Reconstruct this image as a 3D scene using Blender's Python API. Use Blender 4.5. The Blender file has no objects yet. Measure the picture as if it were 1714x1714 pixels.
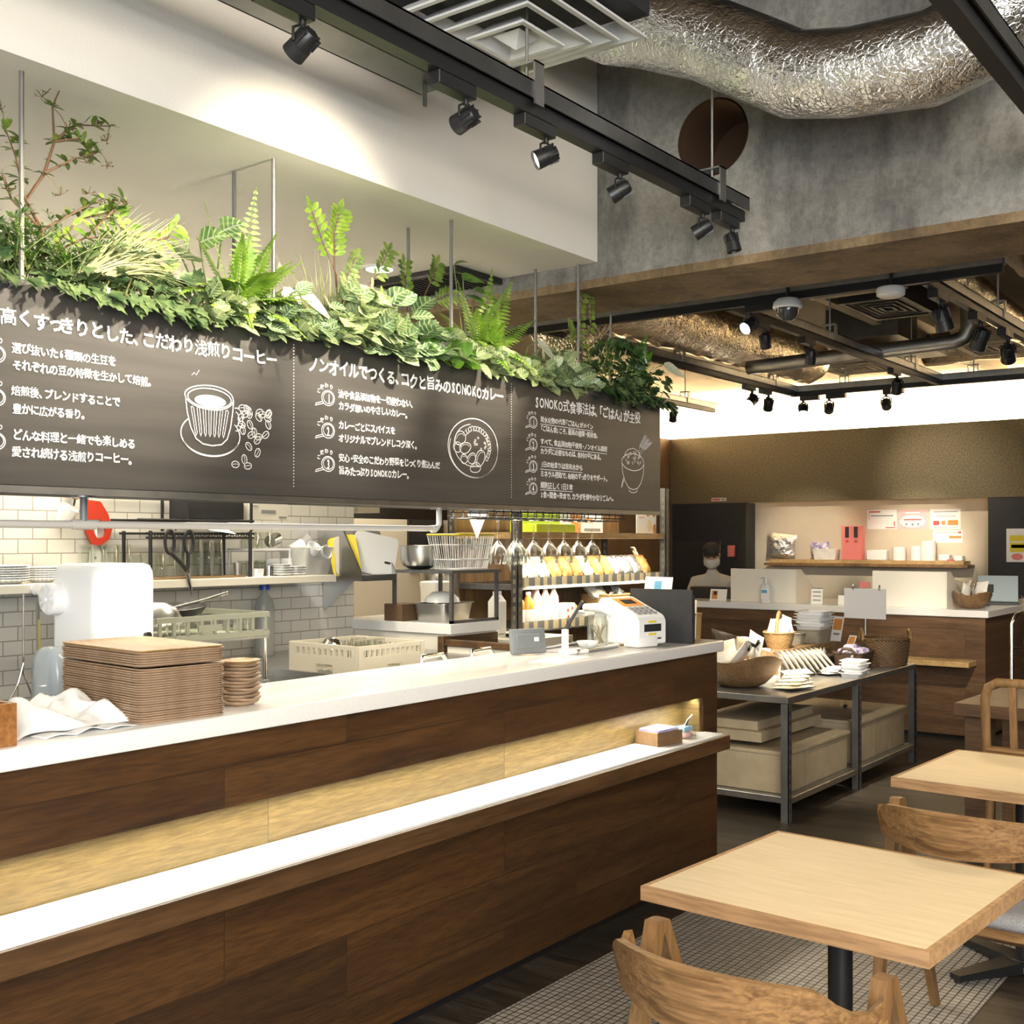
import bpy, bmesh, math, random
from mathutils import Vector, Matrix, Quaternion
PI = math.pi
S = bpy.context.scene
C = S.collection
R = random.Random(7)

# ---------------------------------------------------------------- camera, world, exposure, large lights
cd = bpy.data.cameras.new('camera'); cam = bpy.data.objects.new('camera', cd); C.objects.link(cam)
cam.location = (0, 0, 1.45); cam.rotation_euler = (PI/2, 0, math.radians(36.75-90))
cd.sensor_width = 36.0; cd.lens = 40.73; cd.shift_y = 0.028; cd.clip_start = 0.05
S.camera = cam
S.view_settings.view_transform = 'Standard'; S.view_settings.look = 'None'
S.view_settings.exposure = 1.45; S.view_settings.gamma = 1.0; S.view_settings.use_curve_mapping = False
w = bpy.data.worlds.new('world'); S.world = w; w.use_nodes = True
w.node_tree.nodes['Background'].inputs[0].default_value = (.95, .93, .90, 1)
w.node_tree.nodes['Background'].inputs[1].default_value = 0.40
try:
    S.cycles.max_bounces = 7; S.cycles.diffuse_bounces = 4; S.cycles.glossy_bounces = 4; S.cycles.transmission_bounces = 6
    S.cycles.transparent_max_bounces = 12; S.cycles.caustics_reflective = False; S.cycles.caustics_refractive = False
    S.cycles.sample_clamp_indirect = 6.0
except Exception:
    pass
WARM = (1, .80, .52); SOFT = (1, .88, .68); DAY = (.84, .92, 1)

def area(name, loc, direction, sx, sy, power, col=SOFT, spread=PI):
    l = bpy.data.lights.new(name, 'AREA'); l.shape = 'RECTANGLE'; l.size = sx; l.size_y = sy; l.energy = power; l.color = col; l.spread = spread
    o = bpy.data.objects.new(name, l); C.objects.link(o); o.location = loc
    o.rotation_euler = Vector(direction).to_track_quat('-Z', 'Y').to_euler()
    return o
def spot(name, loc, aim, power, angle=45, blend=.5, col=SOFT, rad=.03):
    l = bpy.data.lights.new(name, 'SPOT'); l.energy = power; l.color = col; l.spot_size = math.radians(angle); l.spot_blend = blend; l.shadow_soft_size = rad
    o = bpy.data.objects.new(name, l); C.objects.link(o); o.location = loc
    o.rotation_euler = (Vector(aim)-Vector(loc)).to_track_quat('-Z', 'Y').to_euler()
    return o
# daylight through the shop front behind the camera
area('shopfront_daylight', (-2.6, -2.2, 1.7), (1, .85, .1), 3.2, 2.2, 105, DAY)
# unseen ambient fill added over the seating area behind the camera
area('seating_area_fill', (-.2, -1.5, 2.5), (.35, .55, -.75), 4.0, 2.6, 110, (1, .88, .70))
# led tape under the hanging planter, lights the counter and the kitchen
area('planter_led_tape', (3.1, 2.60, 1.553), (0, 0, -1), 2.2, .05, 5, SOFT)
# led tape in the recess of the counter front
area('counter_led_tape', (2.5, 2.325, .785), (0, -.12, -1), 3.85, .02, 7.2, (1, .94, .78), math.radians(140))
# cove light behind the fascia of the far wall
area('cove_light', (11.30, 2.0, 2.45), (1, 0, .75), 9.0, .12, 260, (1, .82, .56))
area('cove_light_left', (9.6, 6.30, 2.45), (0, 1, .75), 3.2, .1, 100, (1, .82, .56))
# assumed kitchen ceiling lights, unseen and without fixtures
area('assumed_kitchen_light', (2.4, 3.75, 2.47), (0, .1, -1), 1.1, .12, 11, (1, .90, .70))
area('assumed_kitchen_light', (3.4, 3.9, 2.47), (0, 0, -1), .9, .12, 10, (1, .90, .70))
area('assumed_kitchen_rear_light', (4.9, 4.6, 2.6), (0, -.1, -1), .5, .5, 16, (1, .90, .70))
# led tapes of the bread rack
area('bread_rack_led', (5.95, 3.78, 1.455), (0, .25, -1), 1.4, .03, 3.4, (1, .90, .66))
area('bread_rack_led', (5.95, 3.86, 1.90), (0, .35, -1), 1.5, .03, 3.4, (1, .90, .66))
area('bread_rack_led', (5.95, 3.78, 1.19), (0, .2, -1), 1.4, .03, 3, (1, .88, .62))

# ---------------------------------------------------------------- materials
def nt(name):
    m = bpy.data.materials.new(name); m.use_nodes = True
    n = m.node_tree; b = n.nodes['Principled BSDF']
    return m, n, b
def coords(n, stretch=(1, 1, 1), rot=(0, 0, 0), which='Object'):
    t = n.nodes.new('ShaderNodeTexCoord'); mp = n.nodes.new('ShaderNodeMapping')
    mp.inputs['Scale'].default_value = stretch; mp.inputs['Rotation'].default_value = rot
    n.links.new(t.outputs[which], mp.inputs[0]); return mp.outputs[0]
def noise(n, vec, scale, detail=4, rough=.55, dist=0):
    t = n.nodes.new('ShaderNodeTexNoise'); t.inputs['Scale'].default_value = scale; t.inputs['Detail'].default_value = detail
    t.inputs['Roughness'].default_value = rough; t.inputs['Distortion'].default_value = dist
    n.links.new(vec, t.inputs['Vector']); return t
def ramp(n, fac, stops):
    r = n.nodes.new('ShaderNodeValToRGB'); e = r.color_ramp.elements
    while len(e) < len(stops): e.new(.5)
    for i, (p, c) in enumerate(stops): e[i].position = p; e[i].color = (c[0], c[1], c[2], 1)
    n.links.new(fac, r.inputs[0]); return r.outputs[0]
def mixc(n, fac, a, b, mode='MIX'):
    x = n.nodes.new('ShaderNodeMix'); x.data_type = 'RGBA'; x.blend_type = mode
    for k, v in ((0, fac), (6, a), (7, b)):
        if isinstance(v, (int, float)): x.inputs[k].default_value = v
        elif isinstance(v, tuple): x.inputs[k].default_value = (v[0], v[1], v[2], 1)
        else: n.links.new(v, x.inputs[k])
    return x.outputs[2]
def bumpn(n, b, h, s, dist=.01):
    x = n.nodes.new('ShaderNodeBump'); x.inputs['Strength'].default_value = s; x.inputs['Distance'].default_value = dist
    n.links.new(h, x.inputs['Height']); n.links.new(x.outputs[0], b.inputs['Normal'])
def pbr(name, col, rough=.5, metal=0, col2=None, ns=8, st=(1, 1, 1), bump=0, bs=60, trans=0, ior=1.45, emit=0, lo=.35, hi=.65, alpha=1, bst=None, sss=0, bd=.005):
    m, n, b = nt(name)
    b.inputs['Base Color'].default_value = (*col, 1); b.inputs['Roughness'].default_value = rough; b.inputs['Metallic'].default_value = metal
    if col2:
        v = coords(n, st); t = noise(n, v, ns)
        n.links.new(ramp(n, t.outputs[0], [(lo, col), (hi, col2)]), b.inputs['Base Color'])
    if bump:
        v = coords(n, bst or st); t = noise(n, v, bs); bumpn(n, b, t.outputs[0], bump, bd)
    if trans: b.inputs['Transmission Weight'].default_value = trans; b.inputs['IOR'].default_value = ior
    if emit: b.inputs['Emission Color'].default_value = (*col, 1); b.inputs['Emission Strength'].default_value = emit
    if alpha < 1: b.inputs['Alpha'].default_value = alpha
    if sss:
        b.inputs['Subsurface Weight'].default_value = sss; b.inputs['Subsurface Radius'].default_value = (.01, .01, .005)
    return m
def wood(name, dark, light, axis='X', rough=.45, ring=6, fine=90, bump=.15, contrast=(.3, .7), k=.09):
    m, n, b = nt(name); b.inputs['Roughness'].default_value = rough
    st = {'X': (k, 1, 1), 'Y': (1, k, 1), 'Z': (1, 1, k)}[axis]
    v = coords(n, st)
    a = noise(n, v, ring, 5, .6, 1.2); f = noise(n, v, fine, 3, .6)
    c1 = ramp(n, a.outputs[0], [(contrast[0], dark), (contrast[1], light)])
    c2 = ramp(n, f.outputs[0], [(.38, (.62, .62, .62)), (.6, (1, 1, 1))])
    n.links.new(mixc(n, .8, c1, c2, 'MULTIPLY'), b.inputs['Base Color'])
    if bump: bumpn(n, b, f.outputs[0], bump, .002)
    return m
def planks(name, c1, c2, lightk, pw, ph, u='X', vv='Z', seam=(.02, .012, .006), rough=.5, off=.37, bump=.3):
    """boards laid in rows: length along axis u, rows along axis vv"""
    m, n, b = nt(name); b.inputs['Roughness'].default_value = rough
    t = n.nodes.new('ShaderNodeTexCoord'); sp = n.nodes.new('ShaderNodeSeparateXYZ'); cb = n.nodes.new('ShaderNodeCombineXYZ')
    n.links.new(t.outputs['Object'], sp.inputs[0]); n.links.new(sp.outputs[u], cb.inputs[0]); n.links.new(sp.outputs[vv], cb.inputs[1])
    br = n.nodes.new('ShaderNodeTexBrick'); br.offset = off; br.inputs['Scale'].default_value = 1
    br.inputs['Brick Width'].default_value = pw; br.inputs['Row Height'].default_value = ph; br.inputs['Mortar Size'].default_value = .0016
    br.inputs['Mortar Smooth'].default_value = .1; br.inputs['Bias'].default_value = 0
    br.inputs['Color1'].default_value = (.55, .55, .55, 1); br.inputs['Color2'].default_value = (1, 1, 1, 1); br.inputs['Mortar'].default_value = (*seam, 1)
    n.links.new(cb.outputs[0], br.inputs['Vector'])
    mp = n.nodes.new('ShaderNodeMapping'); mp.inputs['Scale'].default_value = (.10, 1, 1); n.links.new(cb.outputs[0], mp.inputs[0])
    # shift the grain by the board's own tone so that boards differ
    ad = n.nodes.new('ShaderNodeVectorMath'); ad.operation = 'ADD'; n.links.new(mp.outputs[0], ad.inputs[0])
    sc = n.nodes.new('ShaderNodeVectorMath'); sc.operation = 'SCALE'; sc.inputs['Scale'].default_value = 7; n.links.new(br.outputs['Color'], sc.inputs[0]); n.links.new(sc.outputs[0], ad.inputs[1])
    a = noise(n, ad.outputs[0], 7, 6, .62, 1.6); f = noise(n, ad.outputs[0], 130, 3, .65)
    k = ramp(n, a.outputs[0], [(.28, c1), (.5, c2), (.72, lightk)])
    k = mixc(n, .75, k, ramp(n, f.outputs[0], [(.36, (.5, .5, .5)), (.62, (1, 1, 1))]), 'MULTIPLY')
    k = mixc(n, .55, k, br.outputs['Color'], 'MULTIPLY')
    n.links.new(k, b.inputs['Base Color'])
    if bump: bumpn(n, b, f.outputs[0], bump, .002)
    return m
def leafm(name, c1, c2, vein=None, rough=.45):
    m, n, b = nt(name); b.inputs['Roughness'].default_value = rough
    v = coords(n); t = noise(n, v, 26, 2)
    k = ramp(n, t.outputs[0], [(.35, c1), (.65, c2)])
    if vein:
        tc = n.nodes.new('ShaderNodeTexCoord'); sp = n.nodes.new('ShaderNodeSeparateXYZ'); n.links.new(tc.outputs['UV'], sp.inputs[0])
        def mth(op, a_, b_=None):
            x = n.nodes.new('ShaderNodeMath'); x.operation = op
            for i_, q_ in ((0, a_), (1, b_)):
                if q_ is None: continue
                if isinstance(q_, (int, float)): x.inputs[i_].default_value = q_
                else: n.links.new(q_, x.inputs[i_])
            return x.outputs[0]
        ab = mth('ABSOLUTE', mth('SUBTRACT', mth('MULTIPLY', sp.outputs[1], 2.0), 1.0))
        sv = mth('ABSOLUTE', mth('SUBTRACT', mth('FRACT', mth('SUBTRACT', mth('MULTIPLY', sp.outputs[0], 6.0), mth('MULTIPLY', ab, 1.3))), .5))
        vm = mth('MAXIMUM', mth('LESS_THAN', ab, .09), mth('LESS_THAN', sv, .13))
        k = mixc(n, mth('MULTIPLY', vm, .75), k, vein)
    n.links.new(k, b.inputs['Base Color'])
    b.inputs['Transmission Weight'].default_value = 0
    tr = n.nodes.new('ShaderNodeBsdfTranslucent'); n.links.new(k, tr.inputs[0])
    mx = n.nodes.new('ShaderNodeMixShader'); mx.inputs[0].default_value = .25
    out = n.nodes['Material Output']; n.links.new(b.outputs[0], mx.inputs[1]); n.links.new(tr.outputs[0], mx.inputs[2]); n.links.new(mx.outputs[0], out.inputs[0])
    return m
def emitm(name, col, s):
    m, n, b = nt(name); b.inputs['Base Color'].default_value = (*col, 1); b.inputs['Emission Color'].default_value = (*col, 1); b.inputs['Emission Strength'].default_value = s
    return m

M = {}
M['counter_wood'] = planks('counter_wood', (.030, .0105, .0020), (.066, .0265, .0058), (.105, .046, .0115), 1.15, .178)
M['recess_wood'] = planks('recess_wood', (.125, .082, .024), (.165, .111, .036), (.215, .150, .054), 1.05, .5, rough=.45, bump=.2)
M['edge_wood'] = wood('edge_wood', (.05, .023, .008), (.12, .060, .023), 'X', ring=9)
M['slab'] = pbr('white_solid_surface', (.80, .79, .77), .16, col2=(.74, .73, .72), ns=220, bump=0)
M['chalk'] = pbr('chalkboard', (.040, .037, .034), .42, col2=(.060, .055, .050), ns=14, st=(.12, 1, 1.6), bump=.03, bs=150)
M['white_print'] = pbr('white_print', (.85, .84, .82), .6)
M['black'] = pbr('black_metal', (.012, .012, .013), .42)
M['black_matte'] = pbr('black_matte', (.016, .016, .018), .6, col2=(.022, .022, .024), ns=30)
M['soffit'] = pbr('painted_plaster', (.87, .84, .77), .8, col2=(.84, .81, .74), ns=3, bump=.12, bs=160)
M['concrete'] = None
def concrete(name, dark, mid, light, ns=1.3):
    m, n, b = nt(name); b.inputs['Roughness'].default_value = .75
    v = coords(n); a = noise(n, v, ns, 8, .62, .6); f = noise(n, v, 45, 5, .7); s = noise(n, coords(n, (1, 1, .35)), 5, 6, .7)
    k = ramp(n, a.outputs[0], [(.30, dark), (.5, mid), (.74, light)])
    k = mixc(n, .8, k, ramp(n, f.outputs[0], [(.3, (.55, .55, .55)), (.6, (1, 1, 1))]), 'MULTIPLY')
    k = mixc(n, .6, k, ramp(n, s.outputs[0], [(.38, (.35, .35, .36)), (.52, (1, 1, 1))]), 'MULTIPLY')
    n.links.new(k, b.inputs['Base Color']); bumpn(n, b, f.outputs[0], .35, .006)
    return m
M['concrete'] = concrete('raw_concrete', (.115, .109, .10), (.25, .238, .215), (.39, .372, .335))
M['concrete_brown'] = concrete('raw_concrete_underside', (.12, .075, .035), (.21, .14, .07), (.33, .24, .14), 2.0)
M['floor'] = planks('dark_floor_boards', (.024, .019, .014), (.055, .045, .034), (.10, .083, .064), 1.2, .15, 'Y', 'X', rough=.38, bump=.3)
M['tile'] = None
def tiles(name, u, vv, bw, bh, c1, c2, mort, ms=.0022, off=.5, rough=.18, bstr=.6):
    m, n, b = nt(name); b.inputs['Roughness'].default_value = rough
    t = n.nodes.new('ShaderNodeTexCoord'); sp = n.nodes.new('ShaderNodeSeparateXYZ'); cb = n.nodes.new('ShaderNodeCombineXYZ')
    n.links.new(t.outputs['Object'], sp.inputs[0]); n.links.new(sp.outputs[u], cb.inputs[0]); n.links.new(sp.outputs[vv], cb.inputs[1])
    br = n.nodes.new('ShaderNodeTexBrick'); br.offset = off; br.inputs['Scale'].default_value = 1
    br.inputs['Brick Width'].default_value = bw; br.inputs['Row Height'].default_value = bh; br.inputs['Mortar Size'].default_value = ms; br.inputs['Mortar Smooth'].default_value = .2
    for k_, c_ in (('Color1', c1), ('Color2', c2), ('Mortar', mort)): br.inputs[k_].default_value = (*c_, 1)
    n.links.new(cb.outputs[0], br.inputs['Vector']); n.links.new(br.outputs['Color'], b.inputs['Base Color'])
    iv = n.nodes.new('ShaderNodeMath'); iv.operation = 'SUBTRACT'; iv.inputs[0].default_value = 1; n.links.new(br.outputs['Fac'], iv.inputs[1])
    bumpn(n, b, iv.outputs[0], bstr, .002)
    return m
M['tile'] = tiles('white_subway_tile', 'X', 'Z', .122, .056, (.66, .64, .58), (.60, .58, .53), (.30, .27, .22))
M['mosaic'] = tiles('white_mosaic_tile', 'X', 'Y', .0262, .0262, (.46, .43, .39), (.36, .335, .30), (.045, .038, .03), .0022, 0, .5)
M['fascia'] = pbr('brown_plaster_fascia', (.095, .073, .036), .6, col2=(.19, .155, .085), ns=75, bump=.6, bs=110, bd=.01)
M['beige'] = pbr('beige_wall', (.62, .54, .42), .7, col2=(.58, .50, .39), ns=4)
M['cream'] = pbr('cream_wall', (.74, .66, .52), .75)
M['brownwall'] = pbr('brown_wall', (.16, .10, .055), .6, col2=(.20, .13, .07), ns=3)
M['ceil'] = pbr('dark_ceiling', (.10, .095, .085), .85, col2=(.06, .055, .05), ns=2)
M['farceil'] = pbr('far_ceiling', (.17, .14, .10), .85, col2=(.11, .09, .065), ns=1.5)
def foil(name, tint=(.80, .80, .79)):
    m, n, b = nt(name); b.inputs['Metallic'].default_value = 1; b.inputs['Roughness'].default_value = .23; b.inputs['Base Color'].default_value = (*tint, 1)
    v = coords(n); a = noise(n, v, 9, 5, .6, 1.5)
    vo = n.nodes.new('ShaderNodeTexVoronoi'); vo.feature = 'DISTANCE_TO_EDGE'; vo.inputs['Scale'].default_value = 55; n.links.new(v, vo.inputs['Vector'])
    ma = n.nodes.new('ShaderNodeMath'); ma.operation = 'MULTIPLY_ADD'; ma.inputs[1].default_value = .12
    mi = n.nodes.new('ShaderNodeMath'); mi.operation = 'MINIMUM'; mi.inputs[1].default_value = .12; n.links.new(vo.outputs[0], mi.inputs[0])
    mj = n.nodes.new('ShaderNodeMath'); mj.operation = 'MULTIPLY_ADD'; mj.inputs[1].default_value = .55; n.links.new(mi.outputs[0], mj.inputs[0]); n.links.new(a.outputs[0], mj.inputs[2])
    bumpn(n, b, mj.outputs[0], .5, .035)
    return m
M['foil'] = foil('silver_duct_foil')
M['foil_warm'] = foil('tan_duct_foil', (.52, .44, .33))  # same foil with a darker, browner tint
M['steel'] = pbr('stainless_steel', (.55, .55, .54), .28, 1, bump=.05, bs=200, st=(1, 1, .1))
M['galv'] = pbr('galvanised_steel', (.42, .42, .41), .42, 1, col2=(.34, .34, .34), ns=14)
M['greysteel'] = pbr('grey_painted_steel', (.11, .11, .11), .45, .5, col2=(.15, .15, .15), ns=10)
M['rod'] = pbr('threaded_rod', (.20, .195, .18), .55, .5)
M['paintpipe'] = pbr('white_grey_pipe', (.50, .49, .46), .5, .1)
M['chrome'] = pbr('chrome', (.72, .72, .72), .12, 1)
M['darksteel'] = pbr('dark_channel_steel', (.10, .10, .098), .4, .8, col2=(.15, .15, .15), ns=5)
M['white_plastic'] = pbr('white_plastic', (.80, .80, .80), .32)
M['offwhite'] = pbr('offwhite_panel', (.74, .70, .62), .5)
M['vent'] = pbr('vent_white', (.62, .62, .63), .45)
M['grey_plastic'] = pbr('grey_plastic', (.15, .165, .175), .45)
M['beige_plastic'] = pbr('beige_plastic', (.50, .46, .37), .45)
M['green_plastic'] = pbr('grey_green_plastic', (.27, .28, .22), .45)
M['paper'] = pbr('white_paper', (.82, .81, .78), .7)
M['cloth'] = pbr('white_cloth', (.83, .83, .84), .9, bump=.2, bs=300)
def glassm(name, tint=(1, 1, 1), rough=.02, al=.16):
    m, n, b = nt(name)
    g = n.nodes.new('ShaderNodeBsdfGlossy'); g.inputs['Roughness'].default_value = rough; g.inputs['Color'].default_value = (1, 1, 1, 1)
    t = n.nodes.new('ShaderNodeBsdfTransparent'); t.inputs[0].default_value = (*tint, 1)
    lw = n.nodes.new('ShaderNodeLayerWeight'); lw.inputs['Blend'].default_value = al*.7
    mx = n.nodes.new('ShaderNodeMixShader'); n.links.new(lw.outputs['Facing'], mx.inputs[0]); n.links.new(t.outputs[0], mx.inputs[1]); n.links.new(g.outputs[0], mx.inputs[2])
    n.links.new(mx.outputs[0], n.nodes['Material Output'].inputs[0])
    return m
M['glass'] = glassm('clear_glass', (.93, .94, .92), .03, .35)
M['film'] = glassm('clear_plastic_film', (.90, .90, .90), .12, .45)
M['acrylic'] = glassm('clear_acrylic', (.95, .96, .95), .02, .10)
M['tray'] = wood('light_tray_wood', (.38, .22, .085), (.55, .36, .17), 'Y', ring=5)
M['tray_edge'] = pbr('ply_tray_edge', (.34, .225, .14), .55, col2=(.46, .33, .22), ns=30, st=(1, 1, 8))
M['bowlwood'] = wood('carved_bowl_wood', (.17, .095, .04), (.32, .20, .095), 'X', ring=7)
M['oak'] = wood('oak_chair_wood', (.16, .080, .028), (.34, .19, .078), 'Y', ring=38, fine=190, k=.035, contrast=(.34, .62))
M['oak_x'] = wood('oak_leg_wood', (.18, .092, .034), (.30, .17, .07), 'Z', ring=6, fine=70)
M['tabletop'] = pbr('pale_table_veneer', (.60, .49, .325), .38, col2=(.69, .58, .40), ns=60, st=(1, .10, 1), lo=.3, hi=.7)
M['table_edge'] = wood('table_edge_wood', (.38, .22, .105), (.50, .31, .16), 'Y', ring=6)
M['dark_table'] = wood('dark_table_wood', (.085, .045, .022), (.16, .09, .048), 'Y', ring=6)
M['fabric'] = pbr('grey_seat_fabric', (.20, .20, .21), .95, col2=(.30, .30, .31), ns=260, bump=.4, bs=300)
M['shelfwood'] = wood('rack_shelf_wood', (.42, .26, .10), (.62, .42, .20), 'X', ring=6)
M['osb'] = wood('dark_backing_wood', (.14, .075, .03), (.30, .17, .07), 'Z', ring=8)
M['crate'] = pbr('pale_crate_wood', (.33, .27, .18), .7, col2=(.39, .32, .22), ns=10)
M['craterust'] = wood('riser_wood', (.20, .12, .055), (.36, .24, .12), 'X', ring=5, rough=.7)
def wicker(name, c1, c2, sc=170):
    m, n, b = nt(name); b.inputs['Roughness'].default_value = .6
    v = coords(n); wv = n.nodes.new('ShaderNodeTexChecker'); wv.inputs['Scale'].default_value = sc; n.links.new(v, wv.inputs[0])
    t = noise(n, v, 40)
    k = mixc(n, wv.outputs['Fac'], c1, c2); k = mixc(n, .5, k, ramp(n, t.outputs[0], [(.3, (.5, .5, .5)), (.7, (1, 1, 1))]), 'MULTIPLY')
    n.links.new(k, b.inputs['Base Color']); bumpn(n, b, wv.outputs['Fac'], .6, .004)
    return m
M['wicker'] = wicker('brown_wicker', (.10, .052, .022), (.27, .16, .075), 110)
M['wicker_light'] = wicker('honey_wicker', (.28, .16, .06), (.52, .34, .15), 140)
M['wicker_grey'] = wicker('grey_woven', (.22, .19, .14), (.42, .38, .30), 150)
M['wicker_dark'] = wicker('dark_wicker', (.030, .015, .008), (.07, .036, .018), 120)
M['red'] = pbr('red_plastic', (.45, .04, .02), .35)
M['yellow'] = pbr('yellow_plastic', (.72, .58, .02), .4)
M['lime'] = pbr('lime_card', (.45, .60, .03), .5)
M['pink'] = pbr('pink_card', (.75, .22, .20), .5)
M['palepink'] = pbr('pale_pink_print', (.78, .48, .50), .6)
M['redprint'] = pbr('red_print', (.55, .09, .09), .6)
M['blue'] = pbr('blue_print', (.10, .38, .62), .5)
M['bluecap'] = pbr('blue_cap', (.02, .05, .32), .4)
M['greyprint'] = pbr('grey_print', (.25, .25, .26), .6)
M['orange'] = pbr('orange_print', (.62, .26, .06), .6)
M['bread'] = pbr('bread_crust', (.55, .26, .07), .6, col2=(.70, .44, .17), ns=30)
M['pricetag'] = pbr('price_tag', (.78, .66, .42), .6)
M['silverbag'] = pbr('silver_foil_bag', (.72, .72, .72), .3, .85, bump=.7, bs=25, bd=.03)
M['packet'] = pbr('white_packet', (.80, .77, .72), .45, col2=(.70, .66, .58), ns=14, bump=.5, bs=40, bd=.01)
M['packet_purple'] = pbr('purple_packet', (.75, .72, .80), .4, col2=(.14, .08, .36), ns=26, bump=.5, bs=40, bd=.01)
M['packet_tan'] = pbr('tan_packet', (.74, .62, .40), .5, col2=(.80, .76, .68), ns=12, bump=.5, bs=40, bd=.01)
M['bottle'] = pbr('juice_amber', (.55, .30, .06), .1)
M['bottle_pink'] = pbr('juice_pink', (.75, .50, .48), .1)
M['soil'] = pbr('dark_soil', (.012, .010, .008), .9)
M['bark'] = pbr('brown_bark', (.11, .06, .03), .8)
M['greenstem'] = pbr('green_stem', (.12, .16, .035), .6)
M['yellowstem'] = pbr('straw_stem', (.35, .33, .12), .6)
M['lamp_on'] = emitm('lamp_lens_lit', (1, .90, .68), 28)
M['lamp_dim'] = emitm('lamp_lens_edge', (1, .93, .78), 3.0)
M['lamp_off'] = pbr('lamp_lens_unlit', (.05, .05, .05), .2)
M['tilegrout'] = pbr('white_steel_panel', (.72, .68, .58), .35)
M['skin'] = pbr('skin', (.45, .27, .19), .55)
M['whitecoat'] = pbr('white_uniform', (.62, .60, .57), .8)
M['mask'] = pbr('white_face_mask', (.66, .66, .66), .8)
M['darkcap'] = pbr('dark_cap', (.02, .02, .022), .8)
M['apron'] = pbr('dark_apron', (.03, .028, .028), .8)

# ---------------------------------------------------------------- mesh helpers
def NB(): return bmesh.new()
def vec(*a): return Vector(a)
def box(bm, x0, x1, y0, y1, z0, z1, bev=0, seg=1, mat=None):
    v = [bm.verts.new(p) for p in ((x0, y0, z0), (x1, y0, z0), (x1, y1, z0), (x0, y1, z0), (x0, y0, z1), (x1, y0, z1), (x1, y1, z1), (x0, y1, z1))]
    fs = [bm.faces.new([v[i] for i in q]) for q in ((3, 2, 1, 0), (4, 5, 6, 7), (0, 1, 5, 4), (1, 2, 6, 5), (2, 3, 7, 6), (3, 0, 4, 7))]
    if bev:
        es = list({e for f in fs for e in f.edges})
        r = bmesh.ops.bevel(bm, geom=es, offset=bev, segments=seg, affect='EDGES', profile=.5)
        v = list({q for f in r['faces'] for q in f.verts} | {q for q in v if q.is_valid})
    if mat is not None: bmesh.ops.transform(bm, matrix=mat, verts=[q for q in v if q.is_valid])
    return v
def obox(bm, c, size, rot=(0, 0, 0), bev=0, seg=1):
    from mathutils import Euler
    m = Matrix.Translation(c) @ Euler(rot).to_matrix().to_4x4()
    return box(bm, -size[0]/2, size[0]/2, -size[1]/2, size[1]/2, -size[2]/2, size[2]/2, bev, seg, m)
def frame_at(d):
    d = Vector(d).normalized(); a = Vector((0, 0, 1)) if abs(d.z) < .95 else Vector((1, 0, 0))
    x = a.cross(d).normalized(); return x, d.cross(x)
def tube(bm, pts, r, n=8, closed=False, caps=True, flat=1.0):
    pts = [Vector(p) for p in pts]; N = len(pts); rings = []; px = None
    for i, p in enumerate(pts):
        if closed: d = pts[(i+1) % N]-pts[i-1]
        else: d = pts[min(i+1, N-1)]-pts[max(i-1, 0)]
        if d.length < 1e-9: d = Vector((0, 0, 1))
        d.normalize()
        if px is None: x, y = frame_at(d)
        else:
            x = px-d*px.dot(d)
            if x.length < 1e-6: x, y = frame_at(d)
            x.normalize(); y = d.cross(x)
        px = x; rr = r[i] if isinstance(r, (list, tuple)) else r
        rings.append([bm.verts.new(p+x*(rr*math.cos(2*PI*k/n))+y*(rr*flat*math.sin(2*PI*k/n))) for k in range(n)])
    L = N if closed else N-1
    for i in range(L):
        a, b = rings[i], rings[(i+1) % N]
        for k in range(n): bm.faces.new((a[k], a[(k+1) % n], b[(k+1) % n], b[k]))
    if caps and not closed:
        bm.faces.new(rings[0][::-1]); bm.faces.new(rings[-1])
    return rings
def cyl(bm, p0, p1, r0, r1=None, n=16): return tube(bm, [p0, p1], [r0, r0 if r1 is None else r1], n)
def lathe(bm, prof, n=24, c=(0, 0, 0), sx=1, sy=1, wob=None, mat=None):
    rings = []; vs = []
    for i, (r, z) in enumerate(prof):
        if r < 1e-6: ring = [bm.verts.new((c[0], c[1], c[2]+z))]
        else:
            ring = []
            for k in range(n):
                a = 2*PI*k/n; q = 1+(wob(a, i) if wob else 0)
                ring.append(bm.verts.new((c[0]+r*sx*q*math.cos(a), c[1]+r*sy*q*math.sin(a), c[2]+z)))
        rings.append(ring); vs += ring
    for a, b in zip(rings, rings[1:]):
        if len(a) == 1 and len(b) == 1: continue
        for k in range(n):
            k2 = (k+1) % n
            if len(a) == 1: bm.faces.new((a[0], b[k2], b[k]))
            elif len(b) == 1: bm.faces.new((a[k], a[k2], b[0]))
            else: bm.faces.new((a[k], a[k2], b[k2], b[k]))
    if mat is not None: bmesh.ops.transform(bm, matrix=mat, verts=vs)
    return vs
def prism(bm, pts, ax, a0, a1, bev=0):
    """extrude a 2-D outline along axis ax; pts are the other two coordinates in xyz order"""
    def P(p, a): return {'x': (a, p[0], p[1]), 'y': (p[0], a, p[1]), 'z': (p[0], p[1], a)}[ax]
    A = [bm.verts.new(P(p, a0)) for p in pts]; B = [bm.verts.new(P(p, a1)) for p in pts]; N = len(pts)
    fs = [bm.faces.new(A[::-1]), bm.faces.new(B)]
    for i in range(N): fs.append(bm.faces.new((A[i], A[(i+1) % N], B[(i+1) % N], B[i])))
    if bev: bmesh.ops.bevel(bm, geom=list({e for f in fs for e in f.edges}), offset=bev, segments=1, affect='EDGES')
    return A+B
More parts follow.
